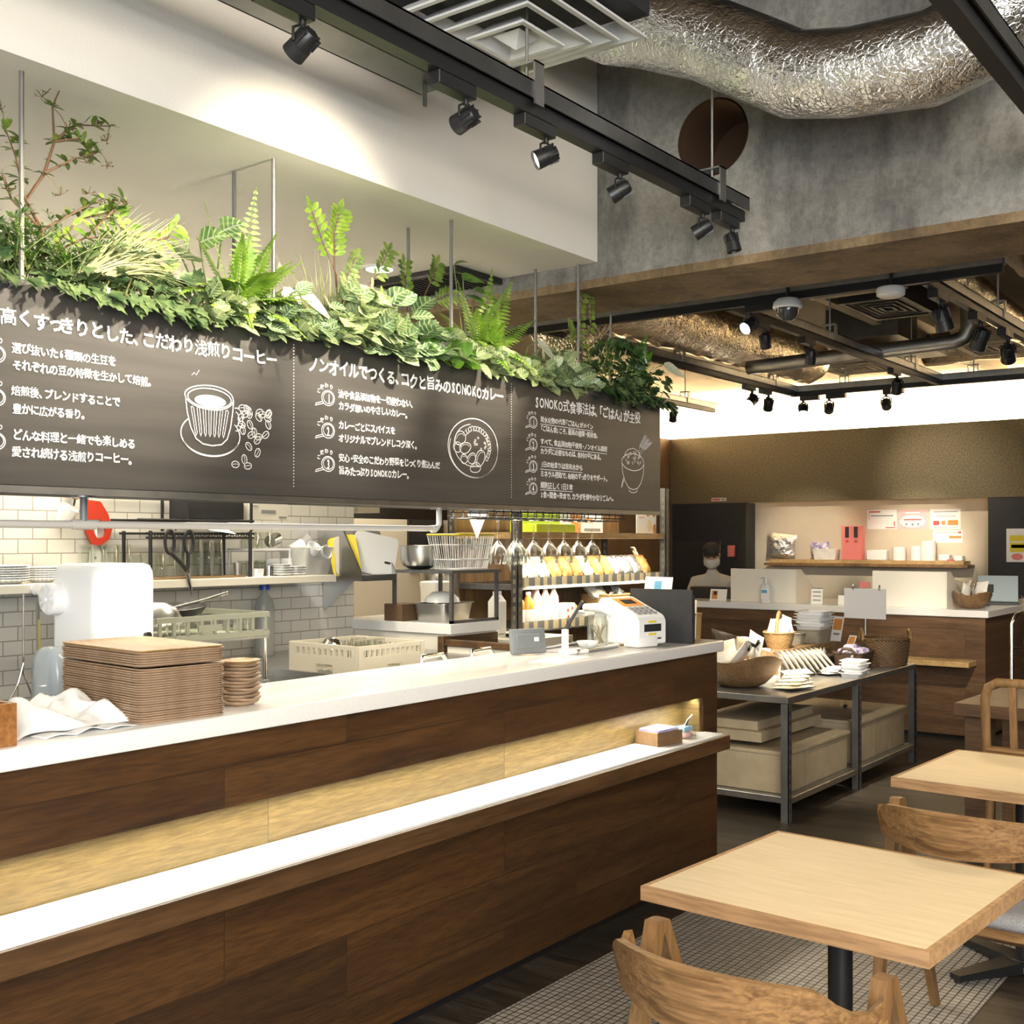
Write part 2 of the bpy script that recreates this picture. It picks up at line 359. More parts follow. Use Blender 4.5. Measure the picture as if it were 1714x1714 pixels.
def rrect(w, d, r, n=4):
    pts = []
    for cx, cy, a0 in ((w/2-r, d/2-r, 0), (-w/2+r, d/2-r, PI/2), (-w/2+r, -d/2+r, PI), (w/2-r, -d/2+r, 1.5*PI)):
        for k in range(n+1): a = a0+PI/2*k/n; pts.append((cx+r*math.cos(a), cy+r*math.sin(a)))
    return pts
def loft(bm, loops, cap0=True, cap1=True):
    rs = [[bm.verts.new(p) for p in L] for L in loops]; n = len(rs[0])
    for a, b in zip(rs, rs[1:]):
        for k in range(n): bm.faces.new((a[k], a[(k+1) % n], b[(k+1) % n], b[k]))
    if cap0: bm.faces.new(rs[0][::-1])
    if cap1: bm.faces.new(rs[-1])
    return [v for r in rs for v in r]
def blob(bm, c, s, seed=0, amp=.15, n=10, m=7, rot=0):
    """rounded lumpy packet"""
    q = random.Random(seed); ph = [q.random()*6 for _ in range(6)]; vs = []
    rings = []
    for i in range(m+1):
        t = PI*i/m; ring = []
        for k in range(n):
            a = 2*PI*k/n
            f = 1+amp*(math.sin(3*a+ph[0]+2*t)+math.sin(5*a+ph[1]-t*3)*.6)*math.sin(t)
            def sg(v, e=.6): return math.copysign(abs(v)**e, v)
            ring.append((s[0]/2*f*sg(math.sin(t)*math.cos(a)), s[1]/2*f*sg(math.sin(t)*math.sin(a)), -s[2]/2*sg(math.cos(t))))
        rings.append(ring)
    cr, sr = math.cos(rot), math.sin(rot)
    rs = [[bm.verts.new((c[0]+p[0]*cr-p[1]*sr, c[1]+p[0]*sr+p[1]*cr, c[2]+p[2])) for p in (ring if 0 < i < m else ring[:1])] for i, ring in enumerate(rings)]
    for a, b in zip(rs, rs[1:]):
        for k in range(n):
            k2 = (k+1) % n
            if len(a) == 1: bm.faces.new((a[0], b[k2], b[k]))
            elif len(b) == 1: bm.faces.new((a[k], a[k2], b[0]))
            else: bm.faces.new((a[k], a[k2], b[k2], b[k]))
def pillow(bm, c, w, h, t, rot=None, seed=0, n=8):
    """flat sealed packet: thick in the middle, thin at its edges; w along x, h along z, t along y before rot"""
    q = random.Random(seed); m = rot if rot is not None else Matrix.Identity(4); m = Matrix.Translation(c) @ m
    front = {}; back = {}
    for i in range(n+1):
        for j in range(n+1):
            u, v = i/n*2-1, j/n*2-1
            th = t/2*max(0, (1-u**4)*(1-v**4))**.6*(1+.25*q.uniform(-1, 1))
            edge = abs(u) > .999 or abs(v) > .999
            p = Vector((u*w/2*(1-.04*(1-v*v)), -th, v*h/2*(1-.04*(1-u*u))))
            front[i, j] = bm.verts.new(m @ p)
            back[i, j] = front[i, j] if edge else bm.verts.new(m @ Vector((p.x, th*.8, p.z)))
    for i in range(n):
        for j in range(n):
            a = (i, j), (i+1, j), (i+1, j+1), (i, j+1)
            bm.faces.new([front[k] for k in a]); 
            f = [back[k] for k in a[::-1]]
            if not all(back[k] is front[k] for k in a): bm.faces.new(f)
def rotm(rx=0, ry=0, rz=0):
    return Matrix.Rotation(rz, 4, 'Z') @ Matrix.Rotation(ry, 4, 'Y') @ Matrix.Rotation(rx, 4, 'X')

# ---------------------------------------------------------------- scene graph helpers
def part(name, bm, mat, parent=None, label=None, smooth=40, kind=None):
    me = bpy.data.meshes.new(name)
    bmesh.ops.recalc_face_normals(bm, faces=bm.faces); bm.to_mesh(me); bm.free()
    me.materials.append(M[mat] if isinstance(mat, str) else mat)
    if smooth:
        for p in me.polygons: p.use_smooth = True
        try: me.set_sharp_from_angle(angle=math.radians(smooth))
        except Exception: pass
    o = bpy.data.objects.new(name, me); C.objects.link(o)
    if parent: o.parent = parent
    if label: o['label'] = label
    if kind: o['kind'] = kind
    return o
def tag(o, label, cat, group=None, kind=None):
    o['label'] = label; o['category'] = cat
    if group: o['group'] = group
    if kind: o['kind'] = kind
    return o
def thing(name, label, cat, loc=(0, 0, 0), rz=0, group=None):
    o = bpy.data.objects.new(name, None); C.objects.link(o); o.location = loc; o.rotation_euler = (0, 0, rz); o.empty_display_size = .05
    return tag(o, label, cat, group)
def solo(name, bm, mat, label, cat, loc=(0, 0, 0), rz=0, group=None, kind=None, smooth=40):
    o = part(name, bm, mat, None, smooth=smooth); o.location = loc; o.rotation_euler = (0, 0, rz)
    return tag(o, label, cat, group, kind)
def struct(name, bm, mat, parent=None, smooth=0):
    o = part(name, bm, mat, parent, smooth=smooth)
    if not parent: o['kind'] = 'structure'
    return o
def dup(root, loc, rz=None, label=None, scale=None):
    r = root.copy(); C.objects.link(r); r.location = loc
    if rz is not None: r.rotation_euler = (0, 0, rz)
    if label: r['label'] = label
    if scale: r.scale = scale
    for ch in list(root.children):
        c = ch.copy(); C.objects.link(c); c.parent = r
        for g in list(ch.children):
            d = g.copy(); C.objects.link(d); d.parent = c
    return r
ORD = ['topmost', 'second', 'third', 'fourth', 'fifth', 'sixth', 'seventh', 'eighth', 'ninth', 'tenth', 'eleventh', 'twelfth', 'thirteenth', 'fourteenth', 'fifteenth',
       'sixteenth', 'seventeenth', 'eighteenth', 'nineteenth', 'twentieth', 'twenty-first', 'twenty-second', 'twenty-third', 'twenty-fourth', 'twenty-fifth', 'twenty-sixth',
       'twenty-seventh', 'twenty-eighth', 'twenty-ninth', 'thirtieth', 'thirty-first', 'thirty-second']
def nth_left(i): return 'first' if i == 0 else ORD[i]

# ---------------------------------------------------------------- the room shell
b = NB(); box(b, -4, 12, -5, 6.6, -.12, 0); struct('floor', b, 'floor')
b = NB(); box(b, -2, 4.62, .985, 2.16, -.01, .003); struct('floor_mosaic', b, 'mosaic')
b = NB(); box(b, -4, 3.70, -5, 6.6, 3.4, 3.5); struct('ceiling', b, 'ceil')
b = NB(); box(b, 4.13, 12, -5, 6.6, 3.05, 3.15); struct('ceiling_far', b, 'farceil')
# concrete beam with a cored hole in its face
b = NB(); box(b, 3.70, 4.13, -5, 6.6, 2.44, 3.5); beam = part('trim_beam', b, 'concrete', smooth=0)
b = NB(); cyl(b, (3.5, 1.88, 2.875), (3.98, 1.88, 2.875), .138, n=40); cut = part('cut', b, 'concrete', smooth=0)
md = beam.modifiers.new('hole', 'BOOLEAN'); md.object = cut; md.operation = 'DIFFERENCE'; md.solver = 'EXACT'
bpy.context.view_layer.update()
me = bpy.data.meshes.new_from_object(beam.evaluated_get(bpy.context.evaluated_depsgraph_get()))
beam.modifiers.clear(); beam.data = me; bpy.data.objects.remove(cut)
beam['kind'] = 'structure'
b = NB(); lathe(b, [(.1375, -.14), (.1375, .13), (.0, .13), (.0, .125), (.132, .125), (.132, -.14)], 40, mat=Matrix.Translation((3.842, 1.88, 2.875)) @ Matrix.Rotation(PI/2, 4, 'Y')); part('hole_shade_lining', b, 'bark', beam, smooth=40)  # dark brown lining and end cap added to put shade into the hole
b = NB(); box(b, 3.698, 4.132, -5, 6.6, 2.408, 2.44); struct('trim_beam_underside', b, 'concrete_brown')
b = NB(); box(b, -2.5, 3.699, 2.36, 4.3, 2.502, 3.4); struct('ceiling_soffit', b, 'soffit')
b = NB(); box(b, -2.5, 4.27, 4.2, 4.32, 0, 2.502); struct('wall_kitchen', b, 'tile')
b = NB(); box(b, 4.27, 4.37, 4.32, 5.06, 0, 3.05); box(b, 4.27, 7.25, 5.0, 5.1, 0, 3.05); struct('wall_kitchen_rear', b, 'cream')
b = NB(); box(b, -2.6, -2.5, 2.7, 4.3, 0, 2.6); struct('wall_left', b, 'tile')
b = NB(); box(b, 4.27, 11.6, 6.5, 6.6, 0, 3.05); struct('wall_rear', b, 'cream')
b = NB(); box(b, 11.5, 11.6, -5, 6.6, 0, 3.05); struct('wall_far', b, 'cream')
b = NB(); box(b, 11.2, 11.27, -5, 6.2, 1.85, 2.56); struct('trim_fascia_far', b, 'fascia')
b = NB(); box(b, 7.0, 11.27, 6.2, 6.27, 1.85, 2.56); struct('trim_fascia_rear', b, 'brownwall')
b = NB(); box(b, 7.0, 11.24, 6.18, 6.26, 0, 1.85); struct('wall_rear_lower', b, 'brownwall')
b = NB(); box(b, 11.21, 11.45, 5.31, 6.2, 0, 1.85); struct('wall_far_black', b, 'black_matte')
b = NB(); box(b, 11.21, 11.45, -5, 2.88, 0, 1.85); struct('wall_far_charcoal', b, 'black_matte')
b = NB(); box(b, 11.44, 11.5, 2.88, 5.31, 0, 1.9); struct('wall_far_niche', b, 'beige')
b = NB(); box(b, -4, 12, -5.1, -5, 0, 3.4); struct('wall_right', b, 'ceil')
b = NB(); box(b, 2.44, 3.2, 1.0, 2.1, 3.28, 3.399); struct('ceiling_joist', b, 'concrete_brown')

# ---------------------------------------------------------------- service counter
ct = thing('service_counter', 'long dark plank service counter with a lit recess along its front', 'counter', (0, 0, 0))
b = NB()
box(b, -1, 4.55, 2.29, 2.36, .786, .972)           # upper board
box(b, -1, 4.55, 2.29, 2.385, .05, .60)            # lower boards
box(b, 4.42, 4.55, 2.29, 2.40, .60, .786)          # right stile
box(b, 4.50, 4.55, 2.385, 2.68, .05, .972)         # end panel
box(b, -1, 4.50, 2.62, 2.68, .05, .972)            # kitchen side panel
part('body', b, 'counter_wood', ct, smooth=0)
b = NB(); box(b, -1, 4.42, 2.385, 2.40, .60, .972); box(b, 4.405, 4.4199, 2.30, 2.385, .64, .786); box(b, -1, 4.41, 2.36, 2.385, .786, .80)
part('recess_lining', b, 'recess_wood', ct, smooth=0, label='pale oak lining of the lit recess')
b = NB(); box(b, -1, 4.52, 2.34, 2.66, 0, .05); part('toe_kick', b, 'black', ct, smooth=0)
b = NB(); box(b, -1, 4.435, 2.20, 2.383, .617, .640, .004, 2); sh = part('front_shelf', b, 'slab', ct, label='white shelf of the lit recess')
b = NB(); box(b, -1, 4.46, 2.183, 2.20, .574, .632, .002); box(b, -1, 4.46, 2.20, 2.29, .574, .6165); part('shelf_edge', b, 'edge_wood', sh, smooth=0)
b = NB(); box(b, -1, 4.565, 2.262, 2.70, .972, 1.02, .007, 3)
solo('counter_top', b, 'slab', 'continuous white stone worktop on the long plank service counter', 'worktop')

# ---------------------------------------------------------------- hanging menu board with planter
pb = thing('hanging_menu_board', 'long black chalk menu board fronting the planter hung above the counter', 'menu board', (0, 0, 0))
b = NB(); box(b, .4, 4.25, 2.40, 2.415, 1.572, 2.028, .002); bd = part('chalkboard', b, 'chalk', pb, smooth=0)
b = NB()
box(b, .4, 4.235, 2.416, 2.44, 1.572, 2.0); box(b, .4, 4.235, 2.64, 2.66, 1.572, 2.0)
box(b, 4.215, 4.235, 2.44, 2.64, 1.572, 2.0); box(b, .4, .42, 2.44, 2.64, 1.572, 2.0); box(b, .4, 4.235, 2.416, 2.66, 1.560, 1.572)
part('trough', b, 'black_matte', pb, smooth=0)
b = NB(); box(b, .42, 4.215, 2.44, 2.64, 1.90, 1.965); part('soil', b, 'soil', pb, smooth=0)
b = NB(); box(b, .4, 4.25, 2.398, 2.414, 1.556, 1.5715); part('bottom_rail', b, 'galv', pb, smooth=0)
for x in (1.423, 2.163, 2.927, 3.683): b = NB(); cyl(b, (x, 2.435, 1.98), (x, 2.435, 2.503), .0058, n=8); part('hanger_rod', b, 'rod', pb)
for x in (1.40, 2.173, 2.914, 3.651): b = NB(); cyl(b, (x, 2.612, 1.98), (x, 2.612, 2.503), .0058, n=8); part('hanger_rod', b, 'rod', pb)
b = NB(); cyl(b, (4.20, 2.612, 1.98), (4.20, 2.612, 3.06), .005, n=8); part('hanger_rod', b, 'rod', pb)
# lettering
_gc = {}
KANJI = lambda ch: 0x4E00 <= ord(ch) <= 0x9FFF
def glyph(ch):
    if ch not in _gc:
        c = bpy.data.curves.new('g', 'FONT'); c.body = ch; c.size = 1; c.resolution_u = 2; c.offset = 0 if KANJI(ch) else .026; c.fill_mode = 'FRONT'
        o = bpy.data.objects.new('g', c); C.objects.link(o); bpy.context.view_layer.update()
        m = bpy.data.meshes.new_from_object(o.evaluated_get(bpy.context.evaluated_depsgraph_get()))
        _gc[ch] = ([v.co.copy() for v in m.vertices], [list(p.vertices) for p in m.polygons], o.dimensions.x)
        bpy.data.objects.remove(o); bpy.data.meshes.remove(m); bpy.data.curves.remove(c)
    return _gc[ch]
def adv(ch):
    return .62 if ch.isascii() else (.55 if ch in '、。・「」っ' else .92)
def put_text(bm, s, x0, x1, z, y, k=1.0, jit=.05, flip=1):
    """text along +x on a plane facing -y, centred on height z and fitted between x0 and x1"""
    rr = random.Random(len(s)*31+int(z*1000)); tot = sum(adv(c) for c in s); u = (x1-x0)/tot; x = x0; sz = u*k
    for ch in s:
        vs, fs, wd = glyph(ch); a = adv(ch)*u; sx = u*(.98 if not ch.isascii() else .74)
        rot = rr.uniform(-jit, jit); dz = rr.uniform(-.05, .05)*sz; q = sz*rr.uniform(.92, 1.05)
        if ch.isascii(): ox = (a-wd*sx)/2
        elif ch in '、。「っ」・': ox = -.02*u if ch in '、。' else (-.35*u if ch == '「' else -.08*u)
        else: ox = 0
        for ci, (ex, ez) in enumerate(((-.010, -.009), (.010, -.009), (-.010, .010), (.010, .010)) if KANJI(ch) else ((0, 0),)):
            nv = []
            for v in vs:
                px, pz = (v.x+ex)*sx, (v.y+ez-.38)*q
                nv.append(bm.verts.new((x+ox+px*math.cos(rot)-pz*math.sin(rot), y-ci*.00012, z+dz+px*math.sin(rot)+pz*math.cos(rot))))
            for f in fs:
                try: bm.faces.new([nv[i] for i in f])
                except ValueError: pass
        x += a
YB = 2.3985
LINES = [[("高くすっきりとした、こだわり浅煎りコーヒー", 1.350, 2.143, 1.941, 1.0),
 ("選び抜いた6種類の生豆を", 1.378, 1.641, 1.875, 1.05), ("それぞれの豆の特徴を生かして焙煎。", 1.380, 1.743, 1.837, 1.05),
 ("焙煎後、ブレンドすることで", 1.377, 1.652, 1.780, 1.05), ("豊かに広がる香り。", 1.380, 1.562, 1.741, 1.05),
 ("どんな料理と一緒でも楽しめる", 1.380, 1.694, 1.684, 1.05), ("愛され続ける浅煎りコーヒー。", 1.378, 1.689, 1.645, 1.05)],
 [("ノンオイルでつくる、コクと旨みのSONOKOカレー", 2.257, 3.162, 1.946, 1.1),
 ("油や食品添加物を一切使わない、", 2.374, 2.701, 1.874, 1.1), ("カラダ想いのやさしいカレー。", 2.376, 2.676, 1.839, 1.1),
 ("カレーごとにスパイスを", 2.376, 2.617, 1.784, 1.1), ("オリジナルでブレンドしコク深く。", 2.376, 2.721, 1.747, 1.1),
 ("安心・安全のこだわり野菜をじっくり煮込んだ", 2.376, 2.826, 1.690, 1.1), ("旨みたっぷりSONOKOカレー。", 2.376, 2.684, 1.653, 1.1)],
 [("SONOKO式食事法は、「ごはん」が主役", 3.346, 4.082, 1.946, 1.05),
 ("炭水化物の代表「ごはん」がメイン", 3.381, 3.729, 1.885, .95), ("「ごはん食」こそ、最高の健康・美容食。", 3.381, 3.766, 1.853, 1.0),
 ("すべて、食品添加物不使用・ノンオイル調理", 3.381, 3.829, 1.805, .95), ("カラダに必要なものは、食材の中にある。", 3.381, 3.791, 1.772, 1.0),
 ("1日の始まりは昆布水から", 3.381, 3.657, 1.724, .95), ("ミネラル摂取で、毎朝のすっきりをサポート。", 3.381, 3.836, 1.690, 1.0),
 ("規則正しく1日5食", 3.381, 3.589, 1.649, .95), ("3食+間食+夜食で、カラダを健やかなリズムへ。", 3.381, 3.881, 1.615, 1.0)]]
def ribbon(bm, pts, w=.0028, y=YB, closed=False):
    """a chalk stroke: flat ribbon on the board"""
    pts = [Vector((p[0], p[1])) for p in pts]; N = len(pts); L = []
    for i, p in enumerate(pts):
        d = (pts[(i+1) % N]-pts[i-1]) if closed else (pts[min(i+1, N-1)]-pts[max(i-1, 0)])
        if d.length < 1e-9: d = Vector((1, 0))
        d.normalize(); n_ = Vector((-d.y, d.x))*w/2
        L.append((bm.verts.new((p.x+n_.x, y, p.y+n_.y)), bm.verts.new((p.x-n_.x, y, p.y-n_.y))))
    for i in range(N if closed else N-1):
        a, c = L[i], L[(i+1) % N]; bm.faces.new((a[0], a[1], c[1], c[0]))
def ell(cx, cz, rx, rz, a0=0, a1=2*PI, n=36, rot=0, wob=0, seed=0):
    q = random.Random(seed); o = []; ph = q.random()*6
    for i in range(n+1):
        a = a0+(a1-a0)*i/n; f = 1+wob*math.sin(3*a+ph)
        x, z = rx*f*math.cos(a), rz*f*math.sin(a)
        o.append((cx+x*math.cos(rot)-z*math.sin(rot), cz+x*math.sin(rot)+z*math.cos(rot)))
    return o
def dot(bm, x, z, r, n=8):
    bm.faces.new([bm.verts.new((x+r*math.cos(2*PI*k/n), YB, z+r*math.sin(2*PI*k/n))) for k in range(n)])
def badge(bm, x, z, r, num):
    ribbon(bm, ell(x, z, r, r*.85), .0022); ribbon(bm, ell(x+.001, z+.001, r*.78, r*.66), .0016)
    ribbon(bm, [(x-r*.8, z-r*.45), (x-r*1.9, z-r*.75), (x-r*2.0, z-r*.98), (x-r*.65, z-r*.65)], .002)
    put_text(bm, num, x-r*.34, x+r*.34, z, YB, 1.35, 0)
    for i, ch in enumerate('こだわり'):
        a = PI*(.86-.155*i); put_text(bm, ch, x+r*1.6*math.cos(a)-r*.30, x+r*1.6*math.cos(a)+r*.25, z+r*1.25*math.sin(a)+r*.2, YB, 1.0, .2)
for pi_, rows in enumerate(LINES):
    b = NB()
    for s, x0, x1, z, k in rows: put_text(b, s, x0, x1, z, YB, k)
    if pi_ == 0:
        for z, n_ in ((1.855, '1'), (1.761, '2'), (1.666, '3')): badge(b, 1.342, z, .022, n_)
    if pi_ == 1:
        for z, n_ in ((1.857, '1'), (1.764, '2'), (1.669, '3')): badge(b, 2.335, z, .025, n_)
    if pi_ == 2:
        for z, n_ in ((1.870, '1'), (1.791, '2'), (1.713, '3'), (1.635, '4')): badge(b, 3.338, z, .024, n_)
        for x1, z in ((3.729, 1.868), (3.829, 1.787), (3.657, 1.706), (3.589, 1.632)): ribbon(b, [(3.381, z), (x1, z)], .0022)
    part('lettering', b, 'white_print', bd, smooth=0)
b = NB()
for x in (2.204, 3.209):
    for i in range(46): dot(b, x, 1.60+i*.0087, .0019, 6)
part('dotted_divider', b, 'white_print', bd, smooth=0)
# cup of coffee with beans
b = NB()
ribbon(b, ell(1.917, 1.817, .077, .031, wob=.02)); ribbon(b, ell(1.917, 1.815, .069, .025))
b.faces.new([b.verts.new((p[0], YB, p[1])) for p in ell(1.919, 1.808, .050, .0155, 0, 2*PI*.97, 24)])
ribbon(b, [(1.840, 1.817), (1.846, 1.775), (1.858, 1.735), (1.874, 1.709), (1.895, 1.697), (1.925, 1.694), (1.955, 1.699), (1.973, 1.714), (1.984, 1.745), (1.991, 1.785), (1.994, 1.817)], .003)
for i in range(7):
    x = 1.862+i*.0185; k = (x-1.917)*.78
    ribbon(b, [(x-.004, 1.786-abs(i-3)*-.001), (1.917+k-.003, 1.725), (1.917+k, 1.716), (1.917+k+.003, 1.725), (x+.004, 1.786), (x, 1.790), (x-.004, 1.786)], .0018)
ribbon(b, ell(2.004, 1.768, .020, .030, -PI*.55, PI*.6), .0026); ribbon(b, ell(2.001, 1.768, .011, .019, -PI*.5, PI*.5), .0022)
ribbon(b, ell(1.921, 1.722, .094, .054, PI*.78, PI*2.20), .003); ribbon(b, ell(1.921, 1.716, .090, .050, PI*1.05, PI*1.95), .0022)
q = random.Random(5)
for i in range(26):
    if i < 21: x, z = 2.066+q.uniform(-.048, .05), 1.757+q.uniform(-.04, .045)
    else: x, z = [(2.045, 1.70), (2.075, 1.685), (2.03, 1.665), (2.0, 1.650), (2.042, 1.648)][i-21]
    a = q.uniform(0, 3); ribbon(b, ell(x, z, .0125, .0085, 0, 2*PI, 14, a), .0018)
    ribbon(b, [(x-.010*math.cos(a), z-.010*math.sin(a)), (x+.002, z+.0015), (x+.010*math.cos(a), z+.010*math.sin(a))], .0013)
ribbon(b, [(1.86, 1.868), (1.868, 1.876), (1.874, 1.870), (1.884, 1.884)], .0012)
part('chalk_drawing', b, 'white_print', bd, smooth=0, label='chalk drawing of a coffee cup and beans')
# plate of curry
b = NB()
ribbon(b, ell(3.001, 1.757, .132, .098, wob=.012), .0032); ribbon(b, ell(3.004, 1.752, .128, .092, PI*.9, PI*2.1, wob=.01), .0026); ribbon(b, ell(2.998, 1.765, .100, .070, PI*.55, PI*1.6), .0024)
q = random.Random(9)
for i in range(17): a = PI*(.75-.95*i/16); ribbon(b, ell(3.01+.075*math.cos(a), 1.762+.060*math.sin(a), .009, .0075, 0, PI*1.7, 8, q.random()*6), .002)
for i in range(12): ribbon(b, ell(3.03+q.uniform(-.03, .05), 1.775+q.uniform(-.02, .035), .004, .0032, 0, 2*PI, 8), .0016)
for x, z, rx, rz, a in ((2.93, 1.785, .028, .022, .4), (2.915, 1.755, .020, .017, 0), (2.955, 1.755, .030, .018, .2), (2.95, 1.718, .018, .015, 0), (2.99, 1.722, .022, .017, .5), (3.035, 1.725, .030, .022, 1.0), (3.01, 1.692, .028, .016, .2)):
    ribbon(b, ell(x, z, rx, rz, 0, 2*PI, 18, a, .05, int(x*999)), .0024); ribbon(b, ell(x, z, rx*.75, rz*.6, 0, PI*.9, 10, a), .0015)
part('chalk_drawing', b, 'white_print', bd, smooth=0, label='chalk drawing of a plate of curry')
# bowl of rice with an ear of rice
b = NB()
ribbon(b, ell(4.026, 1.766, .086, .034, wob=.01), .003); ribbon(b, [(3.941, 1.760), (3.945, 1.722), (3.965, 1.685), (3.992, 1.662), (4.026, 1.655), (4.06, 1.661), (4.088, 1.683), (4.107, 1.72), (4.112, 1.760)], .003)
ribbon(b, ell(4.026, 1.657, .034, .014, PI*1.05, PI*1.95), .0026); ribbon(b, [(3.955, 1.775), (3.965, 1.80), (3.99, 1.815), (4.03, 1.822), (4.07, 1.812), (4.095, 1.785)], .0024)
q = random.Random(4)
for i in range(26): x, z = 4.026+q.uniform(-.06, .06), 1.782+q.uniform(-.025, .03); ribbon(b, ell(x, z, .006, .004, 0, 2*PI, 7, q.random()*3), .0016)
for i in range(3):
    x = 4.065+i*.014; e = (4.125+i*.022, 1.875-i*.012); ribbon(b, [(x, 1.805), ((x+e[0])/2-.006, 1.845), e], .002)
    for k in range(7):
        f = .35+k*.1; px, pz = x+(e[0]-x)*f, 1.805+(e[1]-1.805)*f
        for s in (-1, 1): ribbon(b, ell(px+s*.006, pz+.004, .007, .0032, 0, 2*PI, 7, .8-s*.5), .0017)
ribbon(b, [(3.952, 1.70), (3.94, 1.675), (3.936, 1.66), (3.944, 1.668), (3.955, 1.694)], .003)
part('chalk_drawing', b, 'white_print', bd, smooth=0, label='chalk drawing of a rice bowl and ear of rice')

# utensil pipe under the planter
pp = thing('hanging_pipe', 'white galvanised pipe rail hung under the menu planter', 'pipe', (0, 0, 0))
b = NB(); tube(b, [(.6, 2.52, 1.488), (2.90, 2.52, 1.490), (2.955, 2.52, 1.492), (2.966, 2.52, 1.506), (2.966, 2.52, 1.56)], .0095, 14); part('pipe', b, 'paintpipe', pp)
b = NB(); cyl(b, (1.634, 2.52, 1.49), (1.634, 2.52, 1.56), .009); part('drop', b, 'grey_plastic', pp)
for x0, x1 in ((1.605, 1.665), (2.93, 2.945)): b = NB(); cyl(b, (x0, 2.52, 1.489), (x1, 2.52, 1.489), .0125); part('collar', b, 'paintpipe', pp)
for x in (1.634, 2.966): b = NB(); lathe(b, [(.0, 0), (.03, 0), (.03, .005), (.0, .005)], 20, (x, 2.52, 1.555)); part('flange', b, 'galv', pp)

# ---------------------------------------------------------------- ceiling services, near room
ch = thing('lighting_track', 'long steel track with black spotlights in front of the white bulkhead', 'lighting track', (0, 0, 0))
b = NB(); box(b, -1, 3.62, 1.70, 1.705, 2.565, 2.61); box(b, -1, 3.62, 1.765, 1.77, 2.565, 2.61); box(b, -1, 3.62, 1.70, 1.77, 2.605, 2.61); part('channel', b, 'darksteel', ch, smooth=0)
b = NB(); box(b, -1, 3.615, 1.715, 1.755, 2.53, 2.566); part('track', b, 'black', ch, smooth=0)
for x in (1.0, 2.387, 3.413):
    b = NB(); cyl(b, (x, 1.735, 2.60), (x, 1.735, 3.41), .0045, n=8); part('hanger_rod', b, 'galv', ch)
    b = NB(); box(b, x-.02, x+.02, 1.695, 1.70, 2.55, 2.66); box(b, x-.02, x+.02, 1.77, 1.775, 2.55, 2.66); box(b, x-.02, x+.02, 1.695, 1.775, 2.655, 2.66); part('hanger_clip', b, 'galv', ch, smooth=0)
rt = thing('lighting_track', 'bare dark steel track crossing the upper right corner under the duct', 'lighting track', (0, 0, 0))
b = NB(); box(b, -1, 3.60, .67, .675, 2.575, 2.62); box(b, -1, 3.60, .735, .74, 2.575, 2.62); box(b, -1, 3.60, .67, .74, 2.615, 2.62); part('channel', b, 'darksteel', rt, smooth=0)
b = NB(); box(b, -1, 3.6, .685, .725, 2.54, 2.576); part('track', b, 'black', rt, smooth=0)
for x in (1.2, 3.3): b = NB(); cyl(b, (x, .705, 2.61), (x, .705, 3.41), .0045, n=8); part('hanger_rod', b, 'galv', rt)
b = NB(); box(b, -1, 2.45, 2.03, 2.15, 2.70, 2.705); box(b, -1, 2.45, 2.03, 2.035, 2.70, 2.77); box(b, -1, 2.45, 2.145, 2.15, 2.70, 2.77); cyl(b, (2.40, 2.09, 2.64), (2.40, 2.09, 3.41), .006, n=8); cyl(b, (.6, 2.09, 2.68), (.6, 2.09, 3.41), .006, n=8)
solo('cable_tray', b, 'darksteel', 'dark steel cable tray between the track and the white bulkhead', 'cable tray', smooth=0)

def diffuser(name, label, loc, size, rings=4, dark='black_matte', sup=None):
    t = thing(name, label, 'air vent', loc)
    s = size/2
    for k in range(rings):
        a = s*(1-k*.21); w_ = s*.10; z = -k*.012
        b = NB()
        for (x0, x1, y0, y1) in ((-a, a, -a, -a+w_), (-a, a, a-w_, a), (-a, -a+w_, -a, a), (a-w_, a, -a, a)): pass
        o = [(-1, -1), (1, -1), (1, 1), (-1, 1)]; i_ = a-s*.20; lip = a-s*.055
        L_ = [[b.verts.new((x*r_, y*r_, z+h_)) for x, y in o] for r_, h_ in ((a, 0), (lip, 0), (i_, .042), (i_, .046), (a, .006))]
        for P0, P1 in zip(L_, L_[1:]+L_[:1]):
            for j in range(4): j2 = (j+1) % 4; b.faces.new((P0[j], P0[j2], P1[j2], P1[j]))
        part('louvre_ring', b, 'vent', t, smooth=0)
    b = NB(); a = s*.17; prof = [(-a, -a), (a, -a), (a, a), (-a, a)]; z = -rings*.012+.006
    A = [b.verts.new((x, y, z+.02)) for x, y in prof]; top = b.verts.new((0, 0, z-.012)); b.faces.new(A)
    for j in range(4): b.faces.new((A[j], top, A[(j+1) % 4]))
    part('centre_cone', b, 'vent', t, smooth=0)
    b = NB(); box(b, -s*1.02, s*1.02, -s*1.02, s*1.02, .06, .10); box(b, -s*.8, s*.8, -s*.8, s*.8, .10, .24); part('back_box', b, dark, t, smooth=0)
    if sup:
        for x in (-s*.7, s*.7): b = NB(); cyl(b, (x, s*.7, .2), (x, s*.7, sup-loc[2]+.01), .005, n=8); part('hanger_rod', b, 'galv', t)
    return t
d = diffuser('ceiling_diffuser', 'large white square air diffuser beside the spotlight track', (2.44, 1.81, 2.79), .50, 4, 'black_matte', 3.4)
b = NB(); tube(b, [(1.9, 2.2, 3.22), (2.7, 2.19, 3.215), (3.1, 2.14, 3.20), (3.27, 2.02, 3.16), (3.30, 1.90, 3.12), (3.30, 1.70, 3.03), (3.30, 1.52, 2.92), (3.30, 1.40, 2.85), (3.30, 1.24, 2.815), (3.30, 1.0, 2.804), (3.30, .86, 2.84), (3.27, .76, 2.94), (3.25, .70, 3.1), (3.25, .68, 3.42)], .128, 40)
